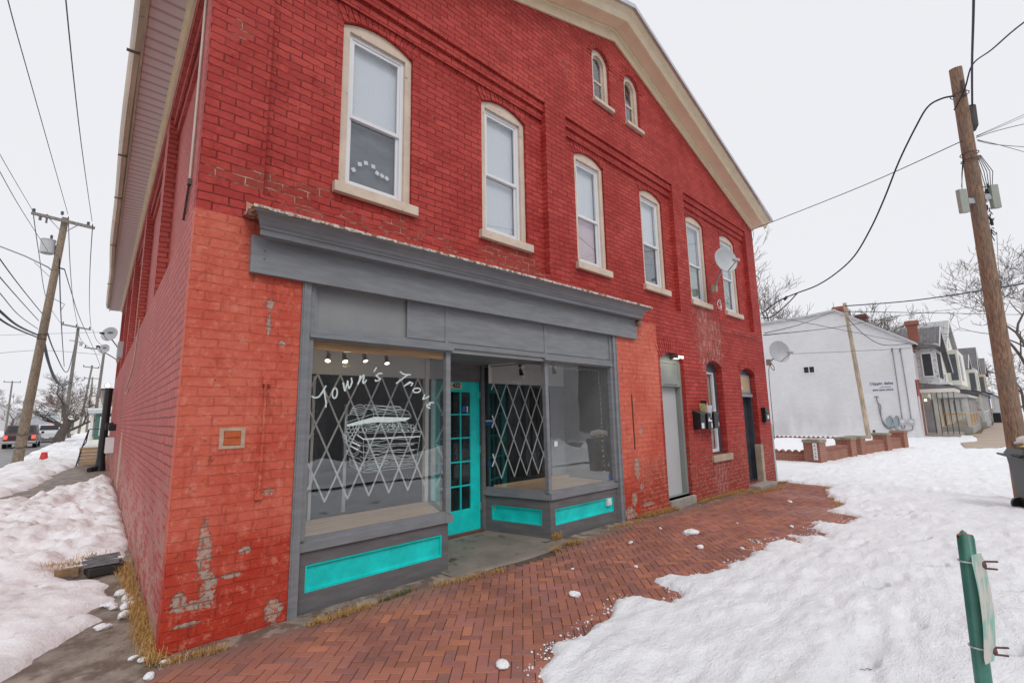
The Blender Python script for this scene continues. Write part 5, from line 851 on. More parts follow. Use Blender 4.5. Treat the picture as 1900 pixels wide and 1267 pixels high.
grass('dry_grass', line((12.0, -.18, -.12), (12.7, -.25, -.13), 8), 500, .10, .06, M_straw, 'dry grass at the far right corner of the red building', .9)
grass('dry_grass', line((9.1, -2.2, -.07), (12.2, -1.2, -.12), 20)+[(7.7, -2.35, -.04), (6.2, -2.3, -.01)], 900, .09, .07, M_straw, 'dead grass at the melting edge of the snow', .97)
# ================================================================ things fixed to the red building
M_dish = pm('gray_dish_enamel', (.44, .46, .48), .4, .06, 3, .03)
def dish(name, label, mount, center, aim, r=.30, mat=M_dish, arm=.38, logo=None, lnb_black=False):
    """offset dish: bracket on the wall, bent mast, bowl, feed arm with receiver"""
    t = empty(name, label, 'satellite dish', mount, 'satellite dishes on the red building'); mt = Vector(mount); c = Vector(center)-mt; a = Vector(aim).normalized()
    up = Vector((0, 0, 1)); rx = a.cross(up).normalized(); uy = rx.cross(a).normalized()
    prof = [(0, 0), (.35, .012), (.7, .05), (.93, .092), (1.0, .108), (1.0, .085), (.93, .065), (.7, .025), (0, -.028)]; n = 32; vs = []
    for q, h in prof:
        for j in range(n): th = 2*math.pi*j/n; vs.append(c+rx*(q*r*math.cos(th))+uy*(q*r*1.07*math.sin(th))+a*(h*r*2))
    m = MB(); m.add(vs, [(i*n+j, i*n+(j+1) % n, (i+1)*n+(j+1) % n, (i+1)*n+j) for i in range(len(prof)-1) for j in range(n)]); m.build('bowl', mat, t, smooth=True)
    back = c-a*.08; m = MB(); m.tube([Vector((0, 0, 0)), (Vector((0, 0, 0))+back)*.45+Vector((0, 0, -.04))+(-a*.02), back-uy*.10, back], .02, 8); m.build('mast', pm('mast_steel', (.36, .35, .34), .45, .1, 6, 0, .6), t)
    m = MB(); m.box(-.05, .05, -.05, .05, -.08, .08); m.build('wall_bracket', pm('tan_bracket', (.42, .38, .30), .5), t, bevel=.008)
    p0 = c-uy*r*1.0+a*.03; p1 = c-uy*r*1.05+a*arm+uy*.12; m = MB(); m.tube([back-uy*.12, p0, p1], .011, 8); m.build('feed_arm', pm('mast_steel', (0,0,0)), t)
    m = MB(); d = (c+uy*0-p1).normalized(); m.tube([p1-d*.05, p1+d*.01, p1+d*.08], [.03, .04, .032], 10); m.tube([p1-d*.03+rx*.05, p1+d*.07+rx*.05], .026, 10); m.build('receiver', M_black if lnb_black else pm('receiver_gray', (.48, .49, .52), .4), t)
    if logo:
        l = text_mb(logo, r*.30, .001, bold=.004); M = Matrix.Identity(4)
        for i in range(3): M[i][0] = -rx[i]; M[i][1] = -a[i]; M[i][2] = uy[i]; M[i][3] = (c+uy*r*.25+a*(.028))[i]
        l.xf(M).build('logo', pm('logo_gray', (.05, .05, .06), .5), t)
    return t
dish('satellite_dish', 'round gray satellite dish mounted between the two right-hand upper windows', (9.93, -.02, 4.38), (9.60, -.42, 4.86), (-.42, -.70, .12), .27)
dish('satellite_dish', 'pale gray satellite dish at the right corner of the red building, before the white wall', (12.86, -.06, 2.88), (12.93, -.30, 3.14), (-.50, -.58, .12), .27, arm=.5)
pS = lambda s, t, z: tuple(ST(s, t, z))
dish('satellite_dish', 'larger satellite dish with dark lettering high on the side wall', pS(17.6, .0, 4.15), pS(17.35, .34, 4.72), (-.55, -.80, .30), .25, logo='DISH', lnb_black=True)
dish('satellite_dish', 'smaller lower satellite dish with dark lettering, farther back on the side wall', pS(20.6, .0, 4.15), pS(20.4, .45, 4.55), (-.5, -.80, .35), .19, logo='DISH', lnb_black=True)
def wallbox(name, label, cat, s, z, w_, h, dpt, mat, extra=None, group=None):
    t = empty(name, label, cat, pS(s, 0, z), group, rz=-PHI); m = MB(); m.box(-dpt, -.001, -w_/2, w_/2, 0, h); m.build('body', mat, t, bevel=.008); return t
t = wallbox('junction_box', 'gray electrical junction box on the side wall near the satellite dishes', 'junction box', 14.9, 3.66, .30, .50, .14, M_metal); m = MB(); m.box(-.15, -.141, -.13, .13, .03, .47); m.build('cover', M_metal, t)
t = wallbox('air_conditioner', 'white window air conditioner sticking out of the side wall above the snow', 'air conditioner', 14.4, .78, .62, .44, .20, M_white)
m = MB()
for k in range(9): m.box(-.2 + .001, -.2+.004, -.27, .27, .06+k*.04, .072+k*.04)
for k in range(9): m.box(-.206, -.2005, -.27, .27, .06+k*.04, .075+k*.04)
m.build('grille', pm('dark_grille', (.08, .08, .08), .6), t); MB().box(-.10, -.06, -.04, .04, -.2, -.002).build('bracket', M_metal, t)
t = wallbox('wall_lamp', 'black box lamp on the side wall above the air conditioner', 'wall lamp', 14.0, 1.42, .16, .20, .16, M_black); MB().box(-.175, -.161, -.06, .06, .03, .17).build('lens', pm('dark_lens', (.1, .1, .1), .2), t)
t = wallbox('wall_lamp', 'second black box lamp nearer the black downpipe', 'wall lamp', 16.9, 1.42, .2, .24, .2, M_black); MB().box(-.215, -.201, -.07, .07, .03, .2).build('lens', pm('dark_lens', (.1, .1, .1), .2), t)
t = empty('downpipe', 'thick black downpipe standing against the far end of the side wall', 'drainpipe', pS(18.3, .22, 0), None)
m = MB(); m.tube([(0, 0, .35), (0.02, 0, 2.9)], .12, 14); m.tube([(-.0, 0, .0), (0, 0, .40)], [.17, .125], 14); m.build('pipe', M_black, t, smooth=False)
m = MB(); m.tube([(0, .0, .12), (-.3, -.25, .05)], .09, 10); m.build('outlet', M_black, t)
t = empty('security_lamp', 'small lit white security lamp on top of the black downpipe', 'wall lamp', pS(18.2, .25, 3.0)); m = MB(); m.tube([(0, 0, -.06), (0, 0, .06)], [.1, .07], 12); m.build('housing', M_metal, t); m = MB(); m.tube([(0, -.08, -.02), (0, -.10, -.02)], [.07, .05], 10); m.build('bulb', emit('white_lamp', (1, .98, .95), 3), t)
# wires clipped to the side wall
def cable(name, label, pts, r=.006, mat=None, group=None, cat='cable'):
    m = MB(); P = [Vector(p) for p in pts]; Q = []
    for i in range(len(P)-1):            # Catmull-Rom smoothing
        a, b, c, d = P[max(i-1, 0)], P[i], P[i+1], P[min(i+2, len(P)-1)]
        for k in range(6):
            u = k/6; Q.append(.5*((2*b)+(c-a)*u+(2*a-5*b+4*c-d)*u*u+(3*b-a-3*c+d)*u**3))
    Q.append(P[-1]); m.tube(Q, r, 6); return tag(m.build(name, mat or M_black, smooth=True), label, cat, group)
M_ivory = pm('ivory_cable', (.55, .47, .40), .5)
cable('wall_cable', 'ivory cable hanging in a loop down the side wall', [pS(6.5, .012, 3.5), pS(6.9, .012, 3.1), pS(7.4, .012, 2.7), pS(9.3, .012, 2.45), pS(9.6, .012, 2.3), pS(8.7, .012, 2.28), pS(7.9, .012, 2.38)], .008, M_ivory)
cable('wall_cable', 'cream cable running down the corner pilaster of the side wall', [pS(.40, .014, 7.0), pS(.41, .014, 5.5), pS(.42, .014, 4.2), pS(.44, .014, 3.75)], .012, M_ivory)
m = MB(); m.box(.42, .47, -.03, -.001, 3.72, 3.77); m.beam((.46, -.015, 3.72), (.66, -.015, 3.46), .02, .02); m.xf(MS); tag(m.build('old_bracket', pm('rusted_bracket', (.10, .07, .06), .7, .3, 20)), 'rusty metal bracket at the bottom of the cream cable on the corner pilaster', 'bracket')
cable('wall_cable', 'thin dark cable on the wall below the right-hand dish loop', [(9.93, -.03, 4.1), (9.98, -.03, 3.9), (10.05, -.03, 3.6), (10.15, -.03, 3.42), (11.4, -.03, 3.45), (12.5, -.03, 3.42)], .006, pm('dull_cable', (.12, .06, .05), .6))
cable('wall_cable', 'small coil of white cable hooked on the sill corner under the upper dish', [(9.92, -.06, 4.06), (10.0, -.09, 4.12), (10.05, -.08, 4.0), (9.97, -.07, 3.92), (9.91, -.06, 4.0), (9.98, -.05, 4.08), (10.15, -.05, 4.02), (10.12, -.04, 3.9)], .008, M_white)
cable('wall_cable', 'coil of black cable hanging under the dish at the right edge of the building', [(12.85, -.1, 2.9), (12.95, -.15, 2.75), (12.86, -.16, 2.66), (12.80, -.12, 2.76), (12.88, -.1, 2.86), (12.82, -.05, 2.6), (12.86, -.02, 1.6), (12.84, -.02, .9)], .008)
# floodlights
def flood(label, loc, lit):
    t = empty('floodlight', label, 'floodlight', loc); m = MB(); m.tube([(0, 0, 0), (0, -.03, 0)], .045, 12); m.box(-.02, .02, -.08, -.025, -.02, .02); m.build('mount', pm('bronze_lamp', (.12, .11, .08), .5), t)
    m = MB(); m.add([(-.11, -.06, .05), (.11, -.06, .05), (.11, -.19, .015), (-.11, -.19, .015), (-.09, -.06, -.03), (.09, -.06, -.03), (.11, -.19, -.035), (-.11, -.19, -.035)], [(0,1,2,3),(7,6,5,4),(0,4,5,1),(1,5,6,2),(2,6,7,3),(3,7,4,0)]); m.build('housing', pm('bronze_lamp', (0,0,0)), t, bevel=.006)
    m = MB(); m.add([(-.085, -.075, -.034), (.085, -.075, -.034), (.095, -.195, -.03), (-.095, -.195, -.03), (-.095, -.197, .008), (.095, -.197, .008)], [(0,1,2,3), (3,2,5,4)]); m.build('lens', emit('flood_lens', (1, .95, .8), 5 if lit else .0) if lit else M_dish, t)
    if lit:
        pl = bpy.data.lights.new('glow', 'POINT'); pl.energy = 2.0; pl.color = (1, .9, .7); pl.shadow_soft_size = .05; po = bpy.data.objects.new('lamp_light', pl); C.objects.link(po); po.parent = t; po.location = (0, -.24, -.06)
flood('lit floodlight above the gray door', (7.83, .05, 2.675), True)
t = empty('motion_sensor', 'small brown dome sensor tucked under the right end of the gray cornice', 'motion sensor', (6.50, -.08, 3.19)); m = lathe([(0, -.08), (.04, -.07), (.06, -.04), (.065, 0), (0, .0)], 14); m.build('dome', pm('brown_dome', (.22, .19, .12), .4), t, smooth=True); MB().box(-.05, .05, -.04, .08, .001, .02).build('base', M_black, t)
# mailboxes
def mailbox(label, x, kind):
    t = empty('mailbox', label, 'mailbox', (x, -.001, 1.30), 'black mailboxes beside the gray door'); m = MB()
    m.add([(-.10, 0, 0), (.10, 0, 0), (.10, -.16, 0), (-.10, -.16, 0), (-.10, 0, .36), (.10, 0, .36), (.10, -.16, .30), (-.10, -.16, .30)], [(3,2,1,0),(0,1,5,4),(1,2,6,5),(2,3,7,6),(3,0,4,7),(4,5,6,7)]); m.build('body', M_black, t, bevel=.006)
    if kind == 1:                 # lid thrown open with mail inside
        m = MB(); m.beam((0, -.005, .37), (0, -.02, .56), .20, .012, (1, 0, 0)); m.build('lid', M_black, t)
    else:
        m = MB(); m.add([(-.107, .0, .372), (.107, .0, .372), (.107, -.172, .308), (-.107, -.172, .308), (-.107, .0, .355), (.107, .0, .355), (.107, -.172, .285), (-.107, -.172, .285)], [(0,3,2,1),(7,4,5,6),(0,1,5,4),(1,2,6,5),(2,3,7,6),(3,0,4,7)]); m.build('lid', pm('gray_black_lid', (.05, .05, .055), .35), t)
    m = MB(); (m.box(-.08, .03, -.163, -.1605, .02, .12) if kind == 0 else m.box(.04, .09, -.163, -.1605, .02, .11) if kind == 1 else m.box(.08, .10, -.163, -.1605, .04, .12)); m.build('label_sticker', M_white, t)
    if kind == 1: m = MB(); m.add([(-.085, -.162, .15), (.09, -.162, .13), (.085, -.162, .17), (.0, -.162, .18), (-.03, -.162, .24), (-.06, -.162, .19), (-.085, -.162, .18)], [(0,1,2,3,4,5,6)]); m.build('torn_sticker', M_white, t)
mailbox('left black mailbox, lid closed, with a white sticker near its bottom', 8.52, 0); mailbox('middle black mailbox with its lid open and mail sticking out', 8.83, 1); mailbox('right black mailbox nearest the ground floor window', 9.13, 2)
t = empty('mail_bundle', 'bundle of colourful flyers sticking out of the middle mailbox', 'mail', (8.83, -.08, 1.62))
for k, (c, a, dx) in enumerate((((.75, .78, .8), .05, .02), ((.55, .62, .3), -.2, -.05), ((.7, .45, .3), -.1, -.03), ((.7, .72, .85), .15, .05))):
    m = MB(); m.beam((dx, -.02*k+.03, -.1), (dx+a*.4, -.02*k+.02, .20-.02*k), .11, .006, (1, 0, 0)); m.build('flyer', pm('flyer_%s' % 'abcd'[k], c, .5, .3, 25), t)
t = empty('mailbox', 'narrow black mailbox alone on the wall right of the blue-black door', 'mailbox', (12.25, -.001, 1.35)); m = MB(); m.box(-.11, .11, -.10, 0, .0, .36); m.build('body', M_black, t, bevel=.01); m = MB(); m.add([(-.12, 0, .37), (.12, 0, .37), (.12, -.12, .25), (-.12, -.12, .25), (.12, -.12, .22), (-.12, -.12, .22)], [(0,3,2,1), (3,5,4,2)]); m.build('lid', M_black, t); MB().box(-.02, .09, -.106, -.1015, .08, .17).build('label_sticker', M_white, t)
for x in (8.73, 8.98): tag(MB().beam((x, -.02, 1.29), (x+.01, -.02, 1.05), .006, .006).build('newspaper_hook', M_black), 'thin wire hook hanging under the black mailboxes', 'hook', 'wire hooks under the mailboxes')
# pale pipe at the far right corner
tag(MB().box(12.80, 12.93, .02, .12, -.2, 1.30).build('drain_pipe', pm('pale_green_pipe', (.38, .44, .44), .5, .08, 3), bevel=.01), 'pale gray-green square drainpipe at the right corner of the red building', 'drainpipe')
# broken stack of slates / shutter debris by the wall
t = empty('debris_pile', 'weathered broken gray boards lying on the snow against the side wall', 'debris', (-.10, 2.98, .0)); t.scale = (.8, .8, .75)
rr = random.Random(4); M_slate = pm('weathered_board', (.16, .16, .17), .7, .3, 14, .5); M_tim = pm('old_timber', (.26, .17, .10), .8, .3, 10, .5, stretch=(1, 5, 5))
m = MB(); m.box(-.20, .20, -.30, .02, .0, .12); m.xf(Matrix.Rotation(.12, 4, 'Z')).build('crate', pm('black_crate', (.03, .03, .032), .6), t, bevel=.01)
for k in range(7):
    m = MB(); m.box(-.19, .19, -.028, .028, 0, .016); m.xf(Matrix.Translation((-.02+rr.uniform(-.03, .03), -.26+k*.062, .135+.008*k)) @ Matrix.Rotation(rr.uniform(-.15, .15), 4, 'Z') @ Matrix.Rotation(rr.uniform(-.1, .1), 4, 'Y')); m.build('slat', M_slate, t)
m = MB(); m.box(-.50, -.20, -.05, .03, .02, .11); m.box(-.32, -.26, -.12, -.04, .0, .13); m.build('timber', M_tim, t)
grass('dry_grass', [(-.45, 3.0, .05), (-.35, 3.1, .08), (-.2, 3.25, .1), (-.5, 3.15, .1)], 420, .12, .07, M_straw, 'dry weeds poking from the snow behind the broken boards', .95)
# green sign post in the near right corner
t = empty('sign_post', 'dark green steel post with a bent faded green and white sign plate bolted to it', 'sign post', (2.51, -4.135, -.02)); M_gp = pm('green_post_paint', (.055, .19, .145), .4, .2, 6, .15, dirt=((.25, .07, .04), .72, .76, 22))
top = Vector((-.135, -.035, 1.075)); m = MB(); n = 20; ro, ri = .031, .027; vs = []
for c, r_ in ((Vector((0, 0, 0)), ro), (top, ro), (top, ri), (top*.9, ri)):
    for j in range(n): th = 6.2832*j/n; vs.append(c+Vector((r_*math.cos(th), r_*math.sin(th), (.012*math.sin(th*2+1)+.006*math.sin(th*5)) if c is top else 0)))
m.add(vs, [(i*n+j, i*n+(j+1) % n, (i+1)*n+(j+1) % n, (i+1)*n+j) for i in range(3) for j in range(n)]+[tuple(3*n+j for j in range(n))]); m.build('post', M_gp, t, smooth=True)
m = MB(); m.tube([top+Vector((.0, 0, -.004)), top+Vector((0, 0, .002))], [.029, .028], 16); m.build('rusty_rim', pm('post_rust', (.30, .09, .04), .8, .3, 40), t)
m = MB(); K = 14; nx = Vector((.80, -.60, 0)); ax = top.normalized(); vs = []; fw = Vector((.55, -.83, 0)); M_sg = NT('faded_sign'); _s = M_sg; _c = _s.mix(_s.ramp(_s.noise(26, 5, .6, stretch=(1, 1, .18)), .42, .6), (.62, .58, .52), (.22, .48, .40)); _c = _s.mix(_s.ramp(_s.noise(9, 4), .5, .65), _c, (.60, .56, .52)); _s.l(_c, _s.b.inputs['Base Color']); _s.b.inputs['Roughness'].default_value = .5
sidev = Vector((.52, -.85, 0)).normalized()      # plate seen almost edge-on: width direction
offv = Vector((.85, .52, 0)).normalized()
for i in range(K+1):
    u = i/K; z = 1.0-.475*u; bow = .028*math.sin(math.pi*u)
    base = top*(z/1.075)+Vector((0, 0, 0)); w_ = .092*(1-.12*abs(u-.5))*(1 if 0 < i < K else .75)
    for q in (-1, 1):
        for th in (0, .003): vs.append(base+sidev*(.034+bow*.6)+Vector((-.036, 0, 0)) + (sidev*.50+Vector((.84, .05, 0)))*q*w_*.5 + sidev*th)
fs = []
for i in range(K): a = 4*i; b = a+4; fs += [(a, a+2, b+2, b), (a+1, b+1, b+3, a+3), (a, b, b+1, a+1), (a+2, a+3, b+3, b+2)]
fs += [(0, 1, 3, 2), (4*K, 4*K+2, 4*K+3, 4*K+1)]; m.add(vs, fs); m.build('sign_plate', M_sg.m, t, smooth=False)
for z in (.96, .58):
    b = top*(z/1.075); m = MB(); m.tube([b-sidev*.045+offv*.0, b+sidev*.02], .046, 14, cap=False); 
    m2 = MB(); ringp = [b+Vector((math.cos(a)*.035, math.sin(a)*.035, 0)) for a in [i*6.2832/16 for i in range(17)]]; m2.tube(ringp, .004, 6); m2.build('clamp', M_metal, t)
    m = MB(); m.tube([b+sidev*.04, b+sidev*.11+Vector((.01, 0, 0))], .0045, 6); m.tube([b+sidev*.04+Vector((0, 0, -.028)), b+sidev*.105+Vector((.005, 0, -.032))], .0045, 6); m.tube([b+sidev*.044+Vector((0, 0, -.012)), b+sidev*.06+Vector((0, 0, -.012))], .016, 8); m.build('bolt', pm('rusted_bolt', (.12, .05, .045), .7, .3, 60), t)
# bottle in the snow
t = empty('plastic_bottle', 'clear plastic bottle with a pale label lying in the snow behind the green post', 'bottle', (5.62, -3.98, .085), rz=.3)
m = lathe([(0, -.10), (.03, -.10), (.034, -.09), (.034, .05), (.028, .075), (.013, .10), (.013, .118), (0, .118)], 16).xf(Matrix.Rotation(R(90), 4, 'Y')); m.build('bottle_body', pm('cloudy_plastic', (.55, .60, .58), .2, .1, 20), t, smooth=True)
m = lathe([(.0352, -.055), (.0352, .03)], 16).xf(Matrix.Rotation(R(90), 4, 'Y')); m.build('paper_label', pm('bottle_label', (.45, .62, .52), .5, .4, 40), t); m = lathe([(0, .105), (.016, .105), (.016, .125), (0, .125)], 12).xf(Matrix.Rotation(R(90), 4, 'Y')); m.build('cap', M_white, t)
tag(MB().add([(0, 0, .004), (.05, .02, .006), (.07, .045, .004), (.02, .03, .005)], [(0, 1, 2, 3)]).xf(Matrix.Translation((8.5, -1.1, gz(8.5)))).build('red_scrap', pm('red_plastic', (.5, .03, .03), .5)), 'tiny scrap of red litter on the far bricks', 'litter')
# ================================================================ right utility pole with its boxes
def wood(name, col, rough=.85): 
    if name in MATS: return MATS[name]
    s = NT(name); n = s.noise(5, 6, .65, stretch=(8, 8, .35)); n2 = s.noise(1.4, 4)
    c = s.mix(s.ramp(n, .35, .65), tuple(x*.55 for x in col), tuple(min(1, x*1.25) for x in col)); c = s.mix(s.ramp(n2, .4, .7, 0, .5), c, (.20, .17, .145)); c = s.mix(s.ramp(s.noise(12, 3, .6, stretch=(3, 3, .8)), .66, .74), c, (.05, .035, .025))
    s.l(c, s.b.inputs['Base Color']); s.b.inputs['Roughness'].default_value = rough; s.l(s.bump(n, .8, .02), s.b.inputs['Normal']); MATS[name] = s.m; return s.m
M_pole = wood('orange_weathered_pole', (.33, .205, .135)); M_pole2 = wood('tan_weathered_pole', (.32, .25, .18)); M_pole3 = wood('gray_weathered_pole', (.24, .22, .20)); M_newpole = wood('pale_new_pole', (.50, .39, .28))
t = empty('utility_pole', 'tall orange-brown wooden utility pole rising above the trash bins', 'utility pole', (12.42, -4.33, -.2), 'wooden utility poles')
topv = Vector((-1.66, -.08, 7.98)); m = MB(); N_ = 24; m.tube([topv*(i/N_) for i in range(N_+1)], [.15-.058*i/N_ for i in range(N_+1)], 20); m.build('pole_shaft', M_pole, t, smooth=False)
PP = lambda z: topv*((z+.2)/7.98)
ux = Vector((.719, -.695, 0))            # across the view of the street
for sgn, z, nm in ((-1, 5.35, 'l'), (1, 5.42, 'r')):
    b = PP(z); c = b+ux*sgn*(.26 if sgn < 0 else .33); m = MB(); m.beam(c-Vector((.03, 0, .22)), c+Vector((-.08, 0, .22)), .08, .14, ux); m.build('terminal_box', pm('pale_green_box', (.38, .42, .36), .5, .1, 4, .1), t, bevel=.012)
    m = MB(); m.beam(b+ux*sgn*.1, c-ux*sgn*.05, .12, .10); m.build('box_bracket', M_metal, t)
m = MB(); c = PP(6.86)+ux*.15; m.tube([c+Vector((0, 0, -.24)), c+Vector((0, 0, -.15)), c+Vector((0, 0, .20)), c+Vector((0, 0, .24))], [.03, .075, .085, .085], 12); m.build('splice_case', pm('fuzzy_gray_case', (.09, .085, .085), .9, .3, 30, .6), t)
rr = random.Random(9); m = MB()
for k in range(34):
    z = rr.uniform(4.75, 5.75); p = PP(z)+ux*rr.uniform(.12, .26); q = p+Vector((rr.uniform(-.06, .06), rr.uniform(-.05, .05), rr.uniform(-.16, .05))); m.tube([p, (p+q)/2+Vector((rr.uniform(-.05, .05), 0, rr.uniform(-.04, .04))), q], .008, 5)
for k in range(8): z = rr.uniform(4.8, 5.6); p = PP(z)+ux*rr.uniform(.14, .22); m.tube([p, p-Vector((0, 0, .09))], .022, 6)
m.build('tangled_terminals', M_black, t)
m = MB()
for k in range(5):
    a = PP(6.2)+ux*(.12+.02*k); b = PP(5.6)+ux*(.2+.03*k); m.tube([a, (a+b)/2+ux*(.03*k), b], .006, 5)
a = PP(6.15)-ux*.11; b = PP(5.62)-ux*.24; m.tube([a, PP(5.9)-ux*.18, b], .006, 5); m.tube([a+Vector((0, 0, .1)), PP(5.85)-ux*.20, b-Vector((0, 0, .05))], .006, 5)
m.tube([PP(4.8)+ux*.27, PP(4.2)+ux*.2, PP(3.4)+ux*.155], .004, 5)
m.tube([PP(6.0)-ux*.10-Vector((.02, .02, 0)), PP(5.6)+ux*.12], .006, 5)
m.build('drop_wire', M_black, t)
m = MB()
for z in (6.22, 6.1, 7.3): c = PP(z); m.tube([c+Vector((math.cos(a)*.13, math.sin(a)*.13, 0)) for a in [i*.5 for i in range(14)]], .008, 5)
m.tube([PP(7.4)+Vector((-.09, -.06, .1)), PP(7.3)+Vector((-.09, -.06, -.1))], .03, 8); m.build('cable_clamp', pm('dark_rust_metal', (.09, .06, .05), .7), t)
# ================================================================ poles, wires, trees, houses, vehicles
WIRES={'drop':[(10.71,-4.34,7.24),(10.61,-4.17,7.23),(10.57,-3.97,7.15),(10.69,-3.76,6.91),(11.01,-3.41,6.46),(11.35,-3.06,5.9),(11.69,-2.72,5.44),(11.97,-2.33,5.0),(12.16,-1.9,4.73),(12.33,-1.46,4.57),(12.35,-1.04,4.48),(12.29,-0.68,4.37),(12.31,-0.39,4.23),(12.29,-0.2,4.09)],'loop2':[(12.35,-1.04,4.48),(12.42,-0.79,4.28),(12.34,-0.51,4.04),(12.28,-0.3,3.96),(12.28,-0.2,4.14)],'up':[(10.89,-4.54,7.03),(9.35,-4.6,6.99),(7.44,-4.68,6.83),(4.68,-4.77,6.56)],'topright':[(10.66,-4.3,6.95),(10.5,-4.48,7.2),(10.16,-4.62,7.41),(9.56,-4.85,7.22),(8.77,-5.16,7.0),(7.12,-5.67,6.31)],'gable':[(10.82,-4.34,6.4),(11.48,-2.72,6.36),(11.8,-0.32,6.18)],'r1':[(11.13,-4.53,6.54),(13.42,-5.29,7.63),(19.64,-7.75,10.71)],'r2':[(11.13,-4.53,6.53),(14.84,-5.37,8.18),(22.79,-8.24,11.94)],'r3':[(11.13,-4.52,6.51),(14.85,-5.35,8.01),(24.46,-8.36,11.56)],'r4':[(11.15,-4.53,6.45),(13.15,-4.9,7.0),(19.85,-6.17,9.02)],'r5':[(11.15,-4.53,6.47),(13.24,-4.97,6.96),(19.88,-6.13,8.65)],'bg1':[(29.98,1.32,7.14),(32.75,-1.41,7.38),(28.2,-5.31,6.65),(26.73,-6.67,6.53)],'bg2':[(30.0,1.36,6.85),(37.97,-0.86,7.49),(57.37,-5.89,9.09)],'bg3':[(13.12,0.08,3.65),(29.93,1.6,6.04),(37.98,-0.85,7.43),(57.27,-6.02,10.16)],'bg4':[(13.04,0.05,4.11),(23.77,2.02,5.65),(35.56,-0.86,5.24)],'bg5':[(12.7,-0.08,3.64),(19.47,0.72,4.83),(30.7,2.04,7.06)],'bg6':[(29.83,4.49,4.83),(32.05,1.91,4.88),(34.07,-0.75,4.93)],'bg7':[(30.14,1.3,6.5),(31.53,0.85,5.63),(32.95,0.28,5.14),(34.3,-0.76,5.23)],'c0':[(-1.89,23.67,10.62),(-2.38,15.24,9.45),(-2.51,9.94,8.54)],'c1':[(-0.82,22.66,10.5),(-1.71,11.67,9.95),(-1.88,7.09,9.09),(-1.88,3.75,8.24)],'c2':[(-0.05,21.98,10.18),(-0.72,11.63,8.95),(-1.09,5.11,8.2),(-1.21,1.82,7.68)],'c0b':[(-1.88,23.69,10.48),(-1.71,28.53,10.12),(-1.33,39.51,9.73),(-0.35,56.64,10.78)],'c1b':[(-0.8,22.66,10.4),(-0.52,30.17,10.21),(-0.05,40.98,10.2),(0.66,55.65,10.81)],'c2b':[(-0.02,21.98,10.06),(0.25,28.16,9.58),(0.82,40.23,9.8),(1.61,54.82,10.43)],'t0':[(-1.27,23.44,8.92),(-1.85,16.39,8.28),(-2.11,12.49,7.92),(-2.22,8.49,7.34)],'k1':[(-1.23,24.09,6.35),(-1.69,18.1,6.15),(-1.91,12.76,5.76),(-2.13,8.78,5.64)],'k2':[(-1.31,24.22,6.05),(-1.65,18.15,5.7),(-1.86,12.81,5.3),(-2.08,8.84,5.14)],'k3':[(-1.31,24.3,5.71),(-1.67,18.27,5.26),(-1.82,12.86,4.9),(-2.06,8.88,4.84)],'k4':[(-1.25,24.3,5.43),(-1.64,18.32,4.9),(-1.78,12.92,4.46),(-2.01,8.94,4.34)],'k5':[(-1.27,24.34,5.34),(-1.63,18.33,4.78),(-1.77,12.94,4.27),(-1.99,8.96,4.14)],'k1b':[(-1.18,24.08,6.16),(-0.72,31.36,5.6),(0.2,47.33,5.72),(0.65,56.06,8.96)],'k2b':[(-1.16,24.18,5.59),(-0.91,30.29,4.9),(-0.31,39.68,4.31),(0.74,56.67,5.72)],'k3b':[(-1.11,24.18,5.36),(-0.73,30.2,4.48),(-0.12,39.53,4.16),(0.64,56.8,5.57)],'d1':[(-0.91,23.02,8.6),(-0.83,23.91,7.99),(-0.71,26.73,7.44),(-0.47,33.66,6.83),(0.02,50.18,6.39)],'d2':[(-0.71,22.91,8.14),(-0.39,26.31,7.94),(0.26,35.49,8.18),(1.83,50.91,7.97),(3.13,61.13,6.94)],'f1':[(1.72,54.72,10.38),(2.3,58.5,9.83),(3.3,63.19,9.69)],'f2':[(0.71,55.62,10.76),(1.12,59.61,9.97),(2.31,64.2,9.48)],'far1':[(-8.28,126.04,18.36),(-3.92,121.81,18.44),(6.26,111.94,18.56)],'far2':[(-7.17,111.92,13.57),(-2.02,106.87,13.87),(5.18,100.1,12.96)]}
M_wire = pm('wire_black', (.010, .018, .05), .5, .1, 3); M_wire2 = pm('wire_gray', (.12, .13, .15), .6, .1, 3)
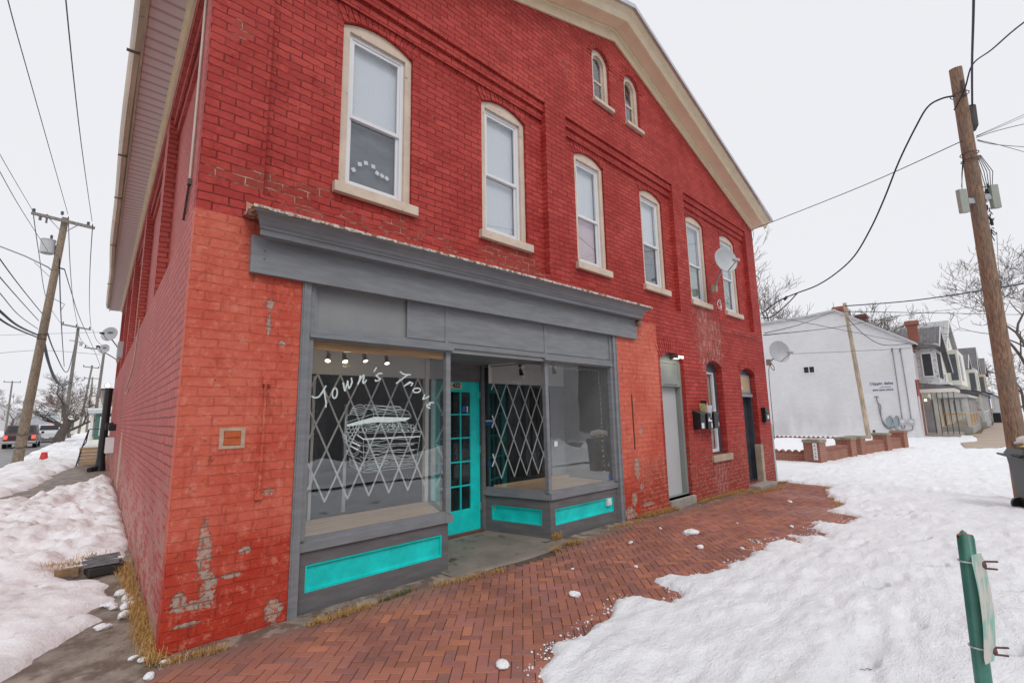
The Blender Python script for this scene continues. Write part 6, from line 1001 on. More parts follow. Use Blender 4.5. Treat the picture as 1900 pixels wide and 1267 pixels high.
WL = {'drop': ('thick black service wire sagging from the pole top to the red building', .016), 'loop2': ('slack black loop of wire at the corner of the red building', .013), 'up': ('heavy cable rising straight up from the splice case on the right pole', .015),
'topright': ('cable leaving the right pole top toward the upper right', .012), 'gable': ('thin wire from the right pole to the gable corner', .008), 'r1': ('upper of two parallel pale wires right of the right pole', .006), 'r2': ('lower of two parallel pale wires right of the right pole', .006), 'r3': ('thin wire running nearly level to the right of the pole', .008),
'r4': ('wire drooping right just under the cable clamp', .007), 'r5': ('lowest wire leaving the right pole to the right', .006), 'bg1': ('blue-black cable running right from the top of the pale pole', .03), 'bg2': ('thin wire behind the pale pole running level to the right', .02), 'bg3': ('long thin wire crossing in front of the white wall and rising right', .016),
'bg4': ('thin wire from the red building down across the white wall', .012), 'bg5': ('wire from the red building to the chimney of the white building', .013), 'bg6': ('nearly level wire crossing the white wall above the painted name', .012), 'bg7': ('curved wire sagging from the pale pole to the eave', .018),
'c0': ('wire from the left end of the big left crossarm toward the viewer', .010), 'c1': ('wire from the pole top insulator up and out of view', .010), 'c2': ('wire from the right end of the crossarm up and out of view', .010), 'c0b': ('wire from the left crossarm end back to the second pole', .016), 'c1b': ('wire from the pole top back to the second pole', .016), 'c2b': ('wire from the right crossarm end back to the second pole', .016),
't0': ('wire passing left from the transformer', .010), 'k1': ('upper communication cable left of the first pole', .016), 'k2': ('second communication cable left of the first pole', .014), 'k3': ('third communication cable left of the first pole', .012), 'k4': ('thick bundled cable left of the first pole', .032), 'k5': ('lowest thick cable left of the first pole', .026),
'k1b': ('upper cable sagging from the first pole to the second', .03), 'k2b': ('middle cable sagging deeply from the first pole to the second', .035), 'k3b': ('lowest dark cable sagging between the first and second pole', .045), 'd1': ('wavy drop wire hanging beside the first pole', .022), 'd2': ('drop wire slanting down to the far houses', .018),
'f1': ('wire from the second to the third pole, right side', .02), 'f2': ('wire from the second to the third pole, left side', .02), 'far1': ('upper faint wire crossing the street far behind', .03), 'far2': ('lower faint wire crossing the street far behind', .03)}
for k, pts in WIRES.items():
    lb, r_ = WL[k]; cable('overhead_wire', lb, pts, r_, M_wire if r_ > .0075 else M_wire2, 'overhead wires', 'wire')
for p in ((12.38, -.75, 4.40),): m = MB(); m.tube([Vector(p)+Vector((-.05, 0, -.03)), Vector(p)+Vector((.1, 0, .05))], .035, 8); tag(m.build('wire_splice', pm('splice_brown', (.12, .08, .08), .6)), 'small splice where the drop wire splits near the red building', 'splice')

def pole(name, label, base, top, r0, r1, mat, arm=None):
    t = empty(name, label, 'utility pole', base, 'wooden utility poles'); d = Vector(top)-Vector(base); m = MB(); m.tube([d*(i/16) for i in range(17)], [r0+(r1-r0)*i/16 for i in range(17)], 16); m.build('pole_shaft', mat, t); return t, d
# left poles: positions read on the kerb line
b1 = (-1.42, 25.5, -.1); p1, d1 = pole('utility_pole', 'nearest left wooden utility pole with a crossarm, transformer and street lamp', b1, (-.88, 22.9, 10.41), .185, .115, M_pole2)
L1 = lambda x, y, z: Vector((x-b1[0], y-b1[1], z-b1[2]))
ca, cb = L1(-1.97, 23.76, 10.57), L1(.02, 21.96, 9.97); ca, cb = L1(-1.92, 23.2, 10.42), L1(.06, 22.35, 10.02)
m = MB(); m.beam(ca, cb, .10, .12); m.build('crossarm', M_pole3, p1)
mid = (ca+cb)/2; ad = (cb-ca).normalized(); pt = lambda z: d1*((z-b1[2])/(10.41-b1[2]))
m = MB(); m.beam(mid-ad*.55, pt(9.75), .03, .03); m.beam(mid+ad*.55, pt(9.75), .03, .03); m.build('arm_brace', M_metal, p1)
for q in (.06, 1.02, 1.96):
    c = ca+ad*q+(Vector((0, 0, .18)) if abs(q-1.02) < .1 else Vector((0, 0, 0))); m = MB(); m.tube([c+Vector((0, 0, .05)), c+Vector((0, 0, .10)), c+Vector((0, 0, .13)), c+Vector((0, 0, .19)), c+Vector((0, 0, .22))], [.03, .06, .045, .06, .02], 10); m.build('insulator', pm('insulator_blue', (.05, .07, .12), .3), p1)
m = MB(); c = ca+ad*.30; m.tube([c+Vector((0, 0, -.05)), c+Vector((0, 0, -.22))], .05, 8); c = ca+ad*.52; m.tube([c+Vector((0, 0, .1)), c+Vector((0, 0, -.28))], .035, 8); m.build('fuse_cutout', pm('cutout_brown', (.14, .10, .12), .4), p1)
m = MB(); c = pt(9.1)+Vector((-.37, .05, 0)); m.tube([c+Vector((0, 0, -.30)), c+Vector((0, 0, -.28)), c+Vector((0, 0, .26)), c+Vector((0, 0, .27)), c+Vector((0, 0, .31))], [.20, .235, .235, .25, .25], 20); m.build('transformer', pm('transformer_gray', (.48, .49, .50), .4, .08, 2), p1)
m = MB(); m.tube([c+Vector((.08, 0, .31)), c+Vector((.08, 0, .36)), c+Vector((.08, 0, .40)), c+Vector((.08, 0, .50)), c+Vector((.08, 0, .55))], [.03, .055, .04, .05, .02], 8); m.beam(c+Vector((.2, 0, 0)), pt(9.1), .08, .2); m.build('bushing', pm('insulator_blue', (0,0,0)), p1)
m = MB(); a = pt(8.05); e_ = a+Vector((-1.9, .55, 1.0)); m.tube([a, a.lerp(e_, .12)+Vector((0, 0, .12)), a.lerp(e_, .5)+Vector((0, 0, .12)), e_], .028, 8); m.tube([pt(7.75), a.lerp(e_, .35)+Vector((0, 0, .05))], .012, 6); m.build('lamp_arm', pm('lamp_arm_gray', (.20, .24, .30), .4, .1, 3), p1)
m = MB(); m.tube([e_+Vector((.12, -.03, .0)), e_+Vector((-.05, .0, .02)), e_+Vector((-.35, .1, .02)), e_+Vector((-.62, .18, .0))], [.05, .09, .13, .06], 12); m.build('street_lamp_head', pm('lamp_head_gray', (.42, .46, .52), .4), p1)
m = MB()
for z, r_ in ((8.15, .13), (5.45, .16), (5.25, .16), (1.3, .19), (.75, .195)):
    c = pt(z); m.tube([c+Vector((math.cos(a_)*r_, math.sin(a_)*r_, .08*math.sin(a_) if z < 2 else 0)) for a_ in [i*.4 for i in range(17)]], .010, 5)
m.tube([pt(8.3)+Vector((.1, 0, 0)), pt(8.25)+Vector((.28, 0, .02))], .03, 8); m.tube([pt(7)+Vector((.1, 0, 0)), pt(6.8)+Vector((.5, 0, 0)), pt(6.55)+Vector((.42, 0, 0))], .012, 6)
m.build('pole_hardware', M_black, p1)
def simple_pole(label, base, top, a0, a1, nm=M_pole3):
    t, d = pole('utility_pole', label, base, top, .17, .11, nm); m = MB(); A = Vector(a0)-Vector(base); Bv = Vector(a1)-Vector(base); m.beam(A, Bv, .12, .13); m.build('crossarm', M_pole3, t)
    for q in (.04, .5, .96):
        c = A.lerp(Bv, q); m = MB(); m.tube([c+Vector((0, 0, .06)), c+Vector((0, 0, .16)), c+Vector((0, 0, .28))], [.03, .07, .03], 8); m.build('insulator', pm('insulator_blue', (0,0,0)), t)
    return t, d
t, d = simple_pole('second left utility pole rising behind the bare tree', (.62, 57.5, -.1), (.75, 56.2, 10.72), (-.42, 56.3, 10.85), (1.62, 55.6, 10.45))
m = MB(); m.beam(d*.88+Vector((-.5, 0, 0)), d*.87+Vector((.5, 0, -.05)), .1, .1); m.tube([d*.88+Vector((.35, 0, -.15)), d*.85+Vector((.35, 0, -.15))], .12, 8); m.build('lower_arm', M_metal, t)
simple_pole('third utility pole, thin and gray, beside the end of the side wall', (3.2, 66.5, -.1), (3.25, 63.6, 9.8), (1.62, 64.3, 9.75), (3.6, 63.4, 9.5))
simple_pole('farthest thin utility pole just right of the third one', (3.0, 92, -.1), (3.6, 90, 10.2), (2.6, 90.4, 10.0), (4.4, 89.8, 9.8))
pole('utility_pole', 'pale new wooden pole without crossarm in front of the white painted building', (33.5, 1.62, -.2), (33.5, 1.96, 7.95), .13, .10, M_newpole)
# ---------------- bare trees
M_bark = pm('dark_bark', (.085, .068, .058), .9, .25, 6, .7, stretch=(1, 1, .3)); M_bark2 = pm('gray_bark', (.15, .12, .105), .9, .2, 6, .4); M_bark3 = pm('reddish_twigs', (.18, .125, .11), .9, .2, 3)
def tree(name, label, base, h, spread, seed, mat, trunk_r, levels=6, lean=(0, 0), fork=.28, thin=.0045, wide=.62, lim=2600, twig_mat=None, limbs=3, droop=0.0):
    rr = random.Random(seed); T = empty(name, label, 'tree', base, 'bare winter trees'); trunk = MB(); crown = MB(); cnt = [0]
    def grow_(p, d, L, r, lv):
        if cnt[0] > lim: return
        cnt[0] += 1; n = 4 if lv < 2 else 3; pts = [p]; rs = [r]; dd = d.copy(); r1 = r*.66
        for i in range(n):
            dd = (dd+Vector((rr.gauss(0, .16), rr.gauss(0, .16), rr.gauss(0, .10)+.05-droop*(lv > 3)))).normalized(); pts.append(pts[-1]+dd*L/n); rs.append(r+(r1-r)*(i+1)/n)
        (trunk if lv < 2 else crown).tube(pts, rs, 8 if lv < 1 else 6 if lv < 2 else 4 if lv < 4 else 3, cap=False)
        if lv >= levels: return
        k = limbs if lv == 0 else rr.choice((2, 3, 3)) if lv < levels-1 else rr.choice((3, 4))
        for j in range(k):
            u = 1.0 if j < 2 else rr.uniform(.35, .9); q = pts[0].lerp(pts[-1], 1) if u == 1 else pts[max(1, int(u*n))]
            az = rr.uniform(0, 6.28)+j*2.1; ax = dd.cross(Vector((math.cos(az), math.sin(az), .3))).normalized(); nd = (Matrix.Rotation(rr.uniform(.35, .95)*wide/.62, 3, ax) @ dd); nd = Vector((nd.x*spread, nd.y*spread, nd.z)).normalized()
            grow_(q, nd, L*rr.uniform(.62, .86), max(thin, r1*rr.uniform(.55, .85)), lv+1)
    grow_(Vector((0, 0, -.2)), Vector((lean[0], lean[1], 1)).normalized(), h*fork, trunk_r, 0)
    trunk.build('trunk', mat, T, smooth=True); crown.build('crown', twig_mat or mat, T); return T
tree('bare_tree', 'gnarled bare street tree with a thick leaning forked trunk by the side street', (.22, 54.2, 0), 9.5, 1.3, 8, M_bark, .42, 6, (.10, 0), .24, .012, .8, 1500, limbs=4)
tree('bare_tree', 'small young bare tree just beyond the gnarled one', (1.35, 66, 0), 8.0, 1.1, 12, M_bark2, .16, 6, (.1, 0), .3, .014, .6, 1200)
Ls = ((-9.5, 92, 8.5, 41, 'big bare tree at the left edge beyond the road'), (-13.5, 98, 9.5, 42, 'bare tree farthest left beyond the road'), (-6.5, 150, 9, 43, 'distant bare tree left of the box truck'), (3.6, 140, 9, 44, 'distant reddish bare tree right of the road'), (6.5, 120, 8, 45, 'distant bare tree behind the green porch house'), (.5, 190, 11, 46, 'far bare tree at the end of the road'), (5.5, 165, 10, 47, 'far reddish bare tree right of the road end'), (-14, 170, 12, 48, 'far bare tree left of the road end'), (8.6, 175, 11, 49, 'far bare tree behind the side wall'))
for x, y, h, sd, lb in Ls: tree('bare_tree', lb, (x, y, 0), h*1.35, 1.15, sd, M_bark2, .28, 6, (0, 0), .26, .03, .62, 1400, M_bark3)
tree('bare_tree', 'bare tree rising behind the white building next to the red one', (56, 17.5, 0), 22, .9, 61, M_bark2, .35, 7, (0, 0), .3, .018, .55, 2200)
tree('bare_tree', 'bare tree showing above the middle of the white roof', (60, 11.5, 0), 18, 1.0, 62, M_bark2, .32, 7, (0, 0), .32, .018, .5, 2000)
tree('bare_tree', 'bare tree between the two chimneys of the white building', (58, 5.8, 0), 14, 1.1, 63, M_bark2, .28, 7, (.1, 0), .3, .018, .55, 1800)
tree('bare_tree', 'large spreading bare street tree behind the right utility pole', (50.5, -5.4, -.1), 17, 1.0, 77, M_bark2, .30, 7, (-.06, .04), .30, .014, .62, 4500, limbs=4)
tree('bare_tree', 'farther bare street tree down the footway', (78, -7.5, -.1), 13, 1.1, 72, M_bark2, .3, 6, (0, 0), .25, .025, .6, 1500)
tree('bare_tree', 'distant reddish bare tree at the end of the house row', (135, -6, 0), 15, 1.1, 73, M_bark2, .4, 6, (0, 0), .25, .04, .6, 1500, M_bark3)
tree('bare_tree', 'distant bare tree behind the end of the house row', (150, 3, 0), 16, 1.2, 74, M_bark2, .4, 6, (0, 0), .25, .04, .6, 1500, M_bark3)
# ---------------- white painted building with the hair studio sign
s = NT('white_painted_brick'); b, dv, uv = brick_nodes(s, (.74, .74, .755), (.80, .80, .81), (.62, .62, .635), msize=.007, w_=.22, h_=.075)
c = s.mix(s.ramp(s.noise(.5, 5), .4, .7, 0, .3), b.outputs[0], (.58, .57, .60)); c = s.mix(s.ramp(s.noise(1.8, 7, .8, stretch=(1, 1, 4)), .63, .68, 0, .7), c, (.36, .31, .29)); c = s.mix(s.math('MULTIPLY', s.ramp(s.noise(.7, 5, .6, stretch=(1, 1, .3)), .45, .7, 0, .45), s.ramp(s.xyz()[2], 3.5, .2)), c, (.44, .41, .39)); s.l(c, s.b.inputs['Base Color']); s.l(s.bump(s.math('SUBTRACT', 1, b.outputs[1]), .4, .01), s.b.inputs['Normal']); s.b.inputs['Roughness'].default_value = .6; M_wb = s.m
M_redb = plain_brick('dark_red_brick', (.26, .055, .035), (.34, .08, .05), (.40, .30, .24)); M_chim = plain_brick('chimney_brick', (.30, .07, .045), (.36, .10, .06), (.42, .30, .24))
M_shing = NT('dark_shingles'); _s = M_shing; b, dv, uv = brick_nodes(_s, (.12, .115, .12), (.18, .17, .175), (.07, .07, .07), msize=.01, w_=.5, h_=.2); _s.l(b.outputs[0], _s.b.inputs['Base Color']); _s.b.inputs['Roughness'].default_value = .85; M_shing = _s.m
M_tile = NT('gray_tile_siding'); _s = M_tile; b, dv, uv = brick_nodes(_s, (.34, .345, .34), (.40, .40, .395), (.20, .20, .20), msize=.02, w_=.9, h_=.7); _s.l(b.outputs[0], _s.b.inputs['Base Color']); M_tile = _s.m
M_paleroof = pm('pale_snowy_roof', (.60, .61, .64), .6, .1, .6, .1)
WB = empty('white_brick_building', 'white painted brick building with a hair studio name on its blank side wall', 'building', (36.2, 0, 0)); MW = frame_m((0, 0, 0), (0, -1, 0), (1, 0, 0))
o_ = [(-10, -.6), (.5, -.6), (.57, 5.50), (-3.05, 7.98), (-4.6, 7.86), (-10, 7.72)]
m = MB(); m.prism(o_, [rect(-5.28, -4.58, 4.05, 4.52)], 0, .3); m.xf(MW).build('side_wall', M_wb, WB, uvm=MW)
m = MB(); top_ = [(.72, 5.42), (-3.05, 8.04), (-4.6, 7.92), (-10.1, 7.78)]
for (a, za), (b_, zb) in zip(top_[:-1], top_[1:]): m.add([(a, -.12, za), (b_, -.12, zb), (b_, 6.8, zb), (a, 6.8, za), (a, -.12, za+.09), (b_, -.12, zb+.09), (b_, 6.8, zb+.09), (a, 6.8, za+.09)], [(0,1,2,3),(7,6,5,4),(4,5,1,0),(5,6,2,1),(6,7,3,2),(7,4,0,3)])
m.xf(MW).build('roof', M_paleroof, WB)
m = MB()
for (a, za), (b_, zb) in zip(top_[:-1], top_[1:]): m.beam((a, -.06, za-.05), (b_, -.06, zb-.05), .06, .12)
m.xf(MW).build('rake_board', pm('peeling_white_board', (.50, .50, .50), .7, .25, 5, .3), WB)
m = MB(); m.ring(rect(-5.30, -4.56, 4.03, 4.54), rect(-5.24, -4.62, 4.09, 4.48), -.04, .08); m.box(-4.95, -4.91, -.03, .07, 4.09, 4.48); m.xf(MW); sw = m.build('window', M_white, WB); m = MB(); m.box(-5.24, -4.62, .10, .12, 4.09, 4.48); m.xf(MW).build('pane', M_dark, sw)
m = MB(); m.box(-2.02, -.30, -.006, .0, 2.58, 3.36); m.xf(MW); sg = m.build('sign_panel', pm('sign_panel_white', (.70, .70, .735), .5, .02, 3), WB)
M_ink = pm('sign_ink', (.05, .05, .075), .6)
for tx, sz, u, z, bo, sx in (('Clippin dales', .245, -1.12, 3.13, .004, .93), ('HAIR STUDIO', .085, -.93, 2.90, .001, 1.05), ('304-264-3424', .16, -1.08, 2.73, .004, 1.15)):
    t_ = text_mb(tx, sz, .003, bold=bo, sx=sx); t_.xf(MW @ Matrix.Translation((u, -.012, z))).build('sign_lettering', M_ink, sg)
for z in (7.4,):
    for u0, u1, z0, z1 in ((-3.35, -2.65, 7.3, 8.45), (-2.15, -1.6, 6.7, 7.72)):
        m = MB(); m.box(u0, u1, .9, 1.6, z0, z1-.22); m.box(u0-.06, u1+.06, .84, 1.66, z1-.22, z1-.08); m.box(u0-.02, u1+.02, .88, 1.62, z1-.08, z1); m.xf(MW).build('chimney', M_chim if u0 < -3 else pm('dark_chimney', (.12, .05, .04), .8), WB, uvm=MW)
# meters, conduits and cable on the side wall
for u, nm in ((-1.0, 0), (-.66, 1)):
    t = empty('utility_box', ['left blue-gray oval utility box on the white wall', 'right blue-gray oval utility box on the white wall'][nm], 'utility box', (36.2, -u, .55), 'utility boxes on the white wall'); m = MB(); m.prism(archp(-.11, .11, .05, .40, .109, 10), [], -.14, -.002); m.prism([(p[0], .1-p[1]) for p in archp(-.109, .109, .05, .06, .108, 10)][::-1], [], -.139, -.003); m.xf(MW).build('body', pm('blue_gray_box', (.30, .37, .40), .4, .06, 3), t)
for u, nm in ((-.34, 0), (.07, 1)):
    t = empty('electric_meter', ['left round electric meter on the white wall', 'right round electric meter nearest the building corner'][nm], 'electric meter', (36.2, -u, .80), 'electric meters on the white wall'); m = MB(); m.box(-.14, .14, -.12, -.002, -.2, .18); m.xf(MW).build('meter_box', pm('meter_gray', (.50, .51, .53), .4), t, bevel=.01)
    m = MB(); m.tube([(0, -.12, 0), (0, -.20, 0), (0, -.22, 0)], [.09, .09, .05], 16); m.tube([(0, -.12, 0), (0, -.13, 0)], .11, 16); m.xf(MW).build('meter_glass', pm('meter_face', (.62, .63, .64), .15), t)
wp = lambda u, z, o=.03: (36.2-o, -u, z)
M_cond = pm('conduit_gray', (.24, .23, .23), .5)
cable('conduit', 'straight conduit rising from the left electric meter', [wp(-.34, .98), wp(-.34, 3), wp(-.35, 5.05)], .022, M_cond, 'conduits'); cable('conduit', 'straight conduit rising from the right electric meter', [wp(.07, .98), wp(.06, 3), wp(.03, 5.0)], .022, M_cond, 'conduits')
cable('conduit', 'black cable curving down the white wall to the oval boxes', [wp(-1.45, 2.3), wp(-1.42, 2.0), wp(-1.30, 1.8), wp(-1.33, 1.4), wp(-1.33, 1.0), wp(-1.2, .6), wp(-.95, .42), wp(-.78, .52)], .025, M_cond, 'conduits')
cable('conduit', 'second cable curving beside the first down to the right oval box', [wp(-1.45, 2.3), wp(-1.40, 1.8), wp(-1.37, 1.2), wp(-1.25, .55), wp(-.9, .30), wp(-.5, .28), wp(-.2, .28), wp(.07, .35), wp(.09, .6)], .022, M_cond, 'conduits')
cable('conduit', 'looped cable between the oval boxes and the left meter', [wp(-1.0, 1.06), wp(-.88, 1.15), wp(-.8, .8), wp(-.72, .4), wp(-.5, .28)], .02, M_cond, 'conduits'); cable('conduit', 'small looped cable right of the second oval box', [wp(-.66, 1.06), wp(-.55, 1.15), wp(-.48, .8), wp(-.42, .42), wp(-.3, .42), wp(-.28, .6)], .02, M_cond, 'conduits')
m = MB(); m.box(-1.55, -1.35, -.05, -.002, 2.3, 2.36); m.tube([(-.38, -.05, 5.05), (-.32, -.2, 5.2)], .05, 8); m.tube([(.0, -.05, 5.0), (.06, -.2, 5.15)], .05, 8); m.xf(MW).build('weather_head', M_cond, WB)
# its street front: red brick strip, white arched trim, upper bay and porch
m = MB(); m.prism(rect(.31, 1.9, -.6, 5.5), [archp(.45, .80, 3.3, 4.75, .17), archp(1.05, 1.40, 3.3, 4.75, .17)], -.50, -.2); f = m.build('front_wall', M_redb, WB)
for x in (.45, 1.05):
    m = MB(); m.ring(archp(x, x+.35, 3.3, 4.75, .17), archp(x+.06, x+.29, 3.35, 4.72, .11), -.56, -.40); w_ = m.build('window', M_white, WB); m = MB(); m.prism(archp(x+.05, x+.30, 3.3, 4.75, .12), [], -.44, -.43); m.build('pane', M_dark, w_)
m = MB(); m.box(.0, .12, -.53, -.502, 0, 2.7); m.box(.35, .55, -.54, -.502, -.2, 2.5); m.build('white_trim', M_white, WB)
m = MB(); m.box(0, .35, -.56, -.503, 2.3, 3.25); m.build('brick_band', pm('orange_red_paint', (.45, .08, .05), .6), WB)
M_cr = pm('cream_siding', (.74, .72, .65), .6, .08, 1, .1); M_pl = pm('peeling_siding', (.58, .58, .58), .7, .15, 3, .2, stretch=(1, 1, 2), dirt=((.28, .26, .26), .56, .64, 5))
m = MB(); m.box(1.9, 6.8, -.5, 3, -.6, 5.45); m.build('front_block', M_cr, WB)
m = MB(); m.box(1.85, 4.9, -1.45, -.505, 3.05, 5.22); bay = m.build('bay_window', M_pl, WB)
m = MB(); m.ring([( -1.28, 3.45), (-.74, 3.45), (-.74, 4.95), (-1.28, 4.95)], [(-1.22, 3.52), (-.80, 3.52), (-.80, 4.88), (-1.22, 4.88)], 1.80, 1.849); m.xf(frame_m((0, 0, 0), (0, 1, 0), (1, 0, 0))); bw = m.build('window', M_white, bay); m = MB(); m.box(1.83, 1.845, -1.22, -.80, 3.52, 4.88); m.build('pane', M_dark, bw)
for xa, xb in ((2.4, 3.1), (3.5, 4.3)): m = MB(); m.box(xa, xb, -1.49, -1.452, 3.4, 4.95); m.build('window', M_dark, bay)
m = MB(); m.add([(1.6, -1.75, 5.22), (5.1, -1.75, 5.22), (5.1, -.2, 5.24), (1.6, -.2, 5.24), (1.7, -1.6, 5.38), (5, -1.6, 5.38), (5, -.4, 5.75), (1.7, -.4, 5.75)], [(0,1,2,3),(7,6,5,4),(4,5,1,0),(5,6,2,1),(6,7,3,2),(7,4,0,3)]); m.build('bay_roof', M_shing, bay); MB().box(1.72, 2.9, -1.58, -.7, 5.385, 5.46).build('roof_snow', M_snowfar, bay)
m = MB(); m.add([(1.3, -2.15, 2.72), (5.2, -2.15, 2.72), (5.2, -.5, 2.72), (1.3, -.5, 2.72), (1.3, -2.15, 2.82), (5.2, -2.15, 2.82), (5.0, -.51, 3.12), (1.5, -.51, 3.12)], [(0,1,2,3),(7,6,5,4),(4,5,1,0),(5,6,2,1),(6,7,3,2),(7,4,0,3)]); po_ = m.build('porch', M_shing, WB); MB().box(1.5, 3.6, -1.9, -.9, 2.95, 3.06).build('roof_snow', M_snowfar, po_)
MB().box(1.3, 5.1, -2.1, -.51, 2.50, 2.715).build('porch_beam', M_cr, po_); MB().box(1.2, 5.2, -2.0, -.51, -.35, .05).build('porch_floor', M_concrete, po_)
for y in (-1.0, -1.25, -1.5, -1.75, -2.0): m = MB(); m.tube([(1.45, y, -.2), (1.45, y, 2.5)], .018, 6); m.build('iron_post', M_black, po_)
m = MB(); m.box(1.96, 2.0, -1.0, -.8, 0.1, 2.1); m.box(1.86, 1.899, -.9, -.55, .1, 2.2); m.build('porch_door', pm('gray_storm_door', (.30, .30, .31), .4), po_)
m = MB(); m.tube([(1.5, -.7, 2.0), (1.5, -.7, 2.12)], .06, 8); m.build('porch_lamp', emit('porch_bulb', (1, .75, .35), 4), po_)
# ---------------- house row
def house(label, x0, x1, yf, eave, ridge, wall, roof, trim, along='front', depth=11, wins=True, porch=None, chim=None, snow=False, bayw=False, group='houses along the front street', y_sign=1, name='row_house'):
    H = empty(name, label, 'house', (x0, yf, 0), group); w_ = x1-x0; dd = depth
    m = MB()
    if along == 'front':       # gable towards the street
        m.prism([(0, -.5), (w_, -.5), (w_, eave), (w_/2, ridge), (0, eave)], [], 0, dd)
        m.build('wall', wall, H)
        m = MB(); o2 = .35
        for xa, xb, za, zb in ((-o2, w_/2, eave-o2*(ridge-eave)/(w_/2), ridge), (w_+o2, w_/2, eave-o2*(ridge-eave)/(w_/2), ridge)):
            m.add([(xa, -.35, za), (xb, -.35, zb), (xb, dd+.3, zb), (xa, dd+.3, za), (xa, -.35, za+.14), (xb, -.35, zb+.14), (xb, dd+.3, zb+.14), (xa, dd+.3, za+.14)], [(0,1,2,3),(7,6,5,4),(4,5,1,0),(5,6,2,1),(6,7,3,2),(7,4,0,3)])
        rf = m.build('roof', roof, H)
        m = MB()
        for xa, xb in ((-o2, w_/2), (w_+o2, w_/2)): m.beam((xa, -.37, eave-o2*(ridge-eave)/(w_/2)+.02), (xb, -.37, ridge+.02), .04, .22)
        m.build('barge_board', trim, H)
    else:
        m.box(0, w_, 0, dd, -.5, eave); m.add([(0, 0, eave), (0, dd, eave), (0, dd/2, ridge), (w_, 0, eave), (w_, dd, eave), (w_, dd/2, ridge)], [(0, 2, 1), (3, 4, 5)]); m.build('wall', wall, H)
        m = MB(); sl = (ridge-eave)/(dd/2)
        for ya, yb in ((-.4, dd/2), (dd+.4, dd/2)): m.add([(-.2, ya, eave-.4*sl), (w_+.2, ya, eave-.4*sl), (w_+.2, yb, ridge), (-.2, yb, ridge), (-.2, ya, eave-.4*sl+.12), (w_+.2, ya, eave-.4*sl+.12), (w_+.2, yb, ridge+.12), (-.2, yb, ridge+.12)], [(0,1,2,3),(7,6,5,4),(4,5,1,0),(5,6,2,1),(6,7,3,2),(7,4,0,3)])
        rf = m.build('roof', roof, H)
    if chim: m = MB(); cx, cy, z0, z1 = chim; m.box(cx-.3, cx+.3, cy-.3, cy+.3, z0, z1-.3); m.box(cx-.4, cx+.4, cy-.4, cy+.4, z1-.3, z1); m.build('chimney', M_chim, rf)
    def win(x, y, z, ww, hh, side=False):
        m = MB()
        if side: m.ring(rect(-ww/2, ww/2, 0, hh), rect(-ww/2+.08, ww/2-.08, .08, hh-.08), -.05, -.001); m.box(-ww/2+.08, ww/2-.08, -.035, -.01, hh/2-.03, hh/2+.03); m.xf(frame_m((x, y, z), (0, -1, 0), (1, 0, 0)))
        else: m.ring(rect(-ww/2, ww/2, 0, hh), rect(-ww/2+.08, ww/2-.08, .08, hh-.08), -.05, -.001); m.box(-ww/2+.08, ww/2-.08, -.035, -.01, hh/2-.03, hh/2+.03); m.xf(Matrix.Translation((x, y, z)))
        f_ = m.build('window', trim, H); m = MB()
        if side: m.quad((0, ww/2-.08, .08), (0, -ww/2+.08, .08), (0, -ww/2+.08, hh-.08), (0, ww/2-.08, hh-.08)); m.xf(Matrix.Translation((x-.008, y, z)))
        else: m.quad((-ww/2+.08, 0, .08), (ww/2-.08, 0, .08), (ww/2-.08, 0, hh-.08), (-ww/2+.08, 0, hh-.08)); m.xf(Matrix.Translation((x, y-.008, z)))
        m.build('pane', M_dark2, f_)
    if wins:
        for x in (w_*.28, w_*.72): win(x, 0, eave*.58, .95, 1.55); 
        win(w_*.72, 0, .9, 1.0, 1.5); win(0, 1.6, eave*.58, .9, 1.5, True); win(0, 3.6, eave*.58, .9, 1.5, True); win(0, 2.0, .9, .9, 1.5, True)
        if along == 'front': win(w_*.5, 0, eave+.6, .8, 1.1)
        m = MB(); m.box(w_*.2, w_*.2+.95, -.04, -.001, .1, 2.2); m.build('door', pm('brown_door', (.10, .06, .04), .5), H)
    if bayw: m = MB(); m.box(w_*.1, w_*.62, -.9, -.002, eave*.52, eave-.1); bb = m.build('bay_window', wall, H); m = MB(); m.box(w_*.1-.02, w_*.1-.001, -.75, -.25, eave*.58, eave-.5); m.box(w_*.2, w_*.34, -.93, -.901, eave*.58, eave-.5); m.build('window', M_dark2, bb)
    if porch:
        pd, pz, pcol, rcol = porch; m = MB(); m.add([(-.1, -pd, pz), (w_+.1, -pd, pz), (w_+.1, -.002, pz), (-.1, -.002, pz), (-.1, -pd, pz+.16), (w_+.1, -pd, pz+.16), (w_+.1, -.002, pz+.6), (-.1, -.002, pz+.6)], [(0,1,2,3),(7,6,5,4),(4,5,1,0),(5,6,2,1),(6,7,3,2),(7,4,0,3)]); p_ = m.build('porch', rcol, H)
        if snow: m = MB(); m.add([(.1, -pd+.1, pz+.2), (w_-.1, -pd+.1, pz+.2), (w_-.1, -.3, pz+.62), (.1, -.3, pz+.62), (.1, -pd+.1, pz+.12), (w_-.1, -pd+.1, pz+.12)], [(0,1,2,3), (4,5,1,0)]); m.build('roof_snow', M_snowfar, p_)
        MB().box(0, w_, -pd+.05, -.002, -.4, .28).build('porch_floor', pm('porch_gray', (.42, .41, .39), .7), p_)
        for i in range(4): m = MB(); x = .12+(w_-.24)*i/3; m.box(x-.08, x+.08, -pd+.1, -pd+.26, .28, pz); m.build('post', trim, p_)
        m = MB(); k = int(w_/.16); m.box(.1, w_-.1, -pd+.15, -pd+.20, 1.1, 1.17); m.box(.1, w_-.1, -pd+.15, -pd+.20, .38, .43)
        for i in range(k): m.box(.15+i*.16, .18+i*.16, -pd+.155, -pd+.195, .43, 1.1)
        k2 = int(pd/.16); m.box(.08, .13, -pd+.2, -.1, 1.1, 1.17)
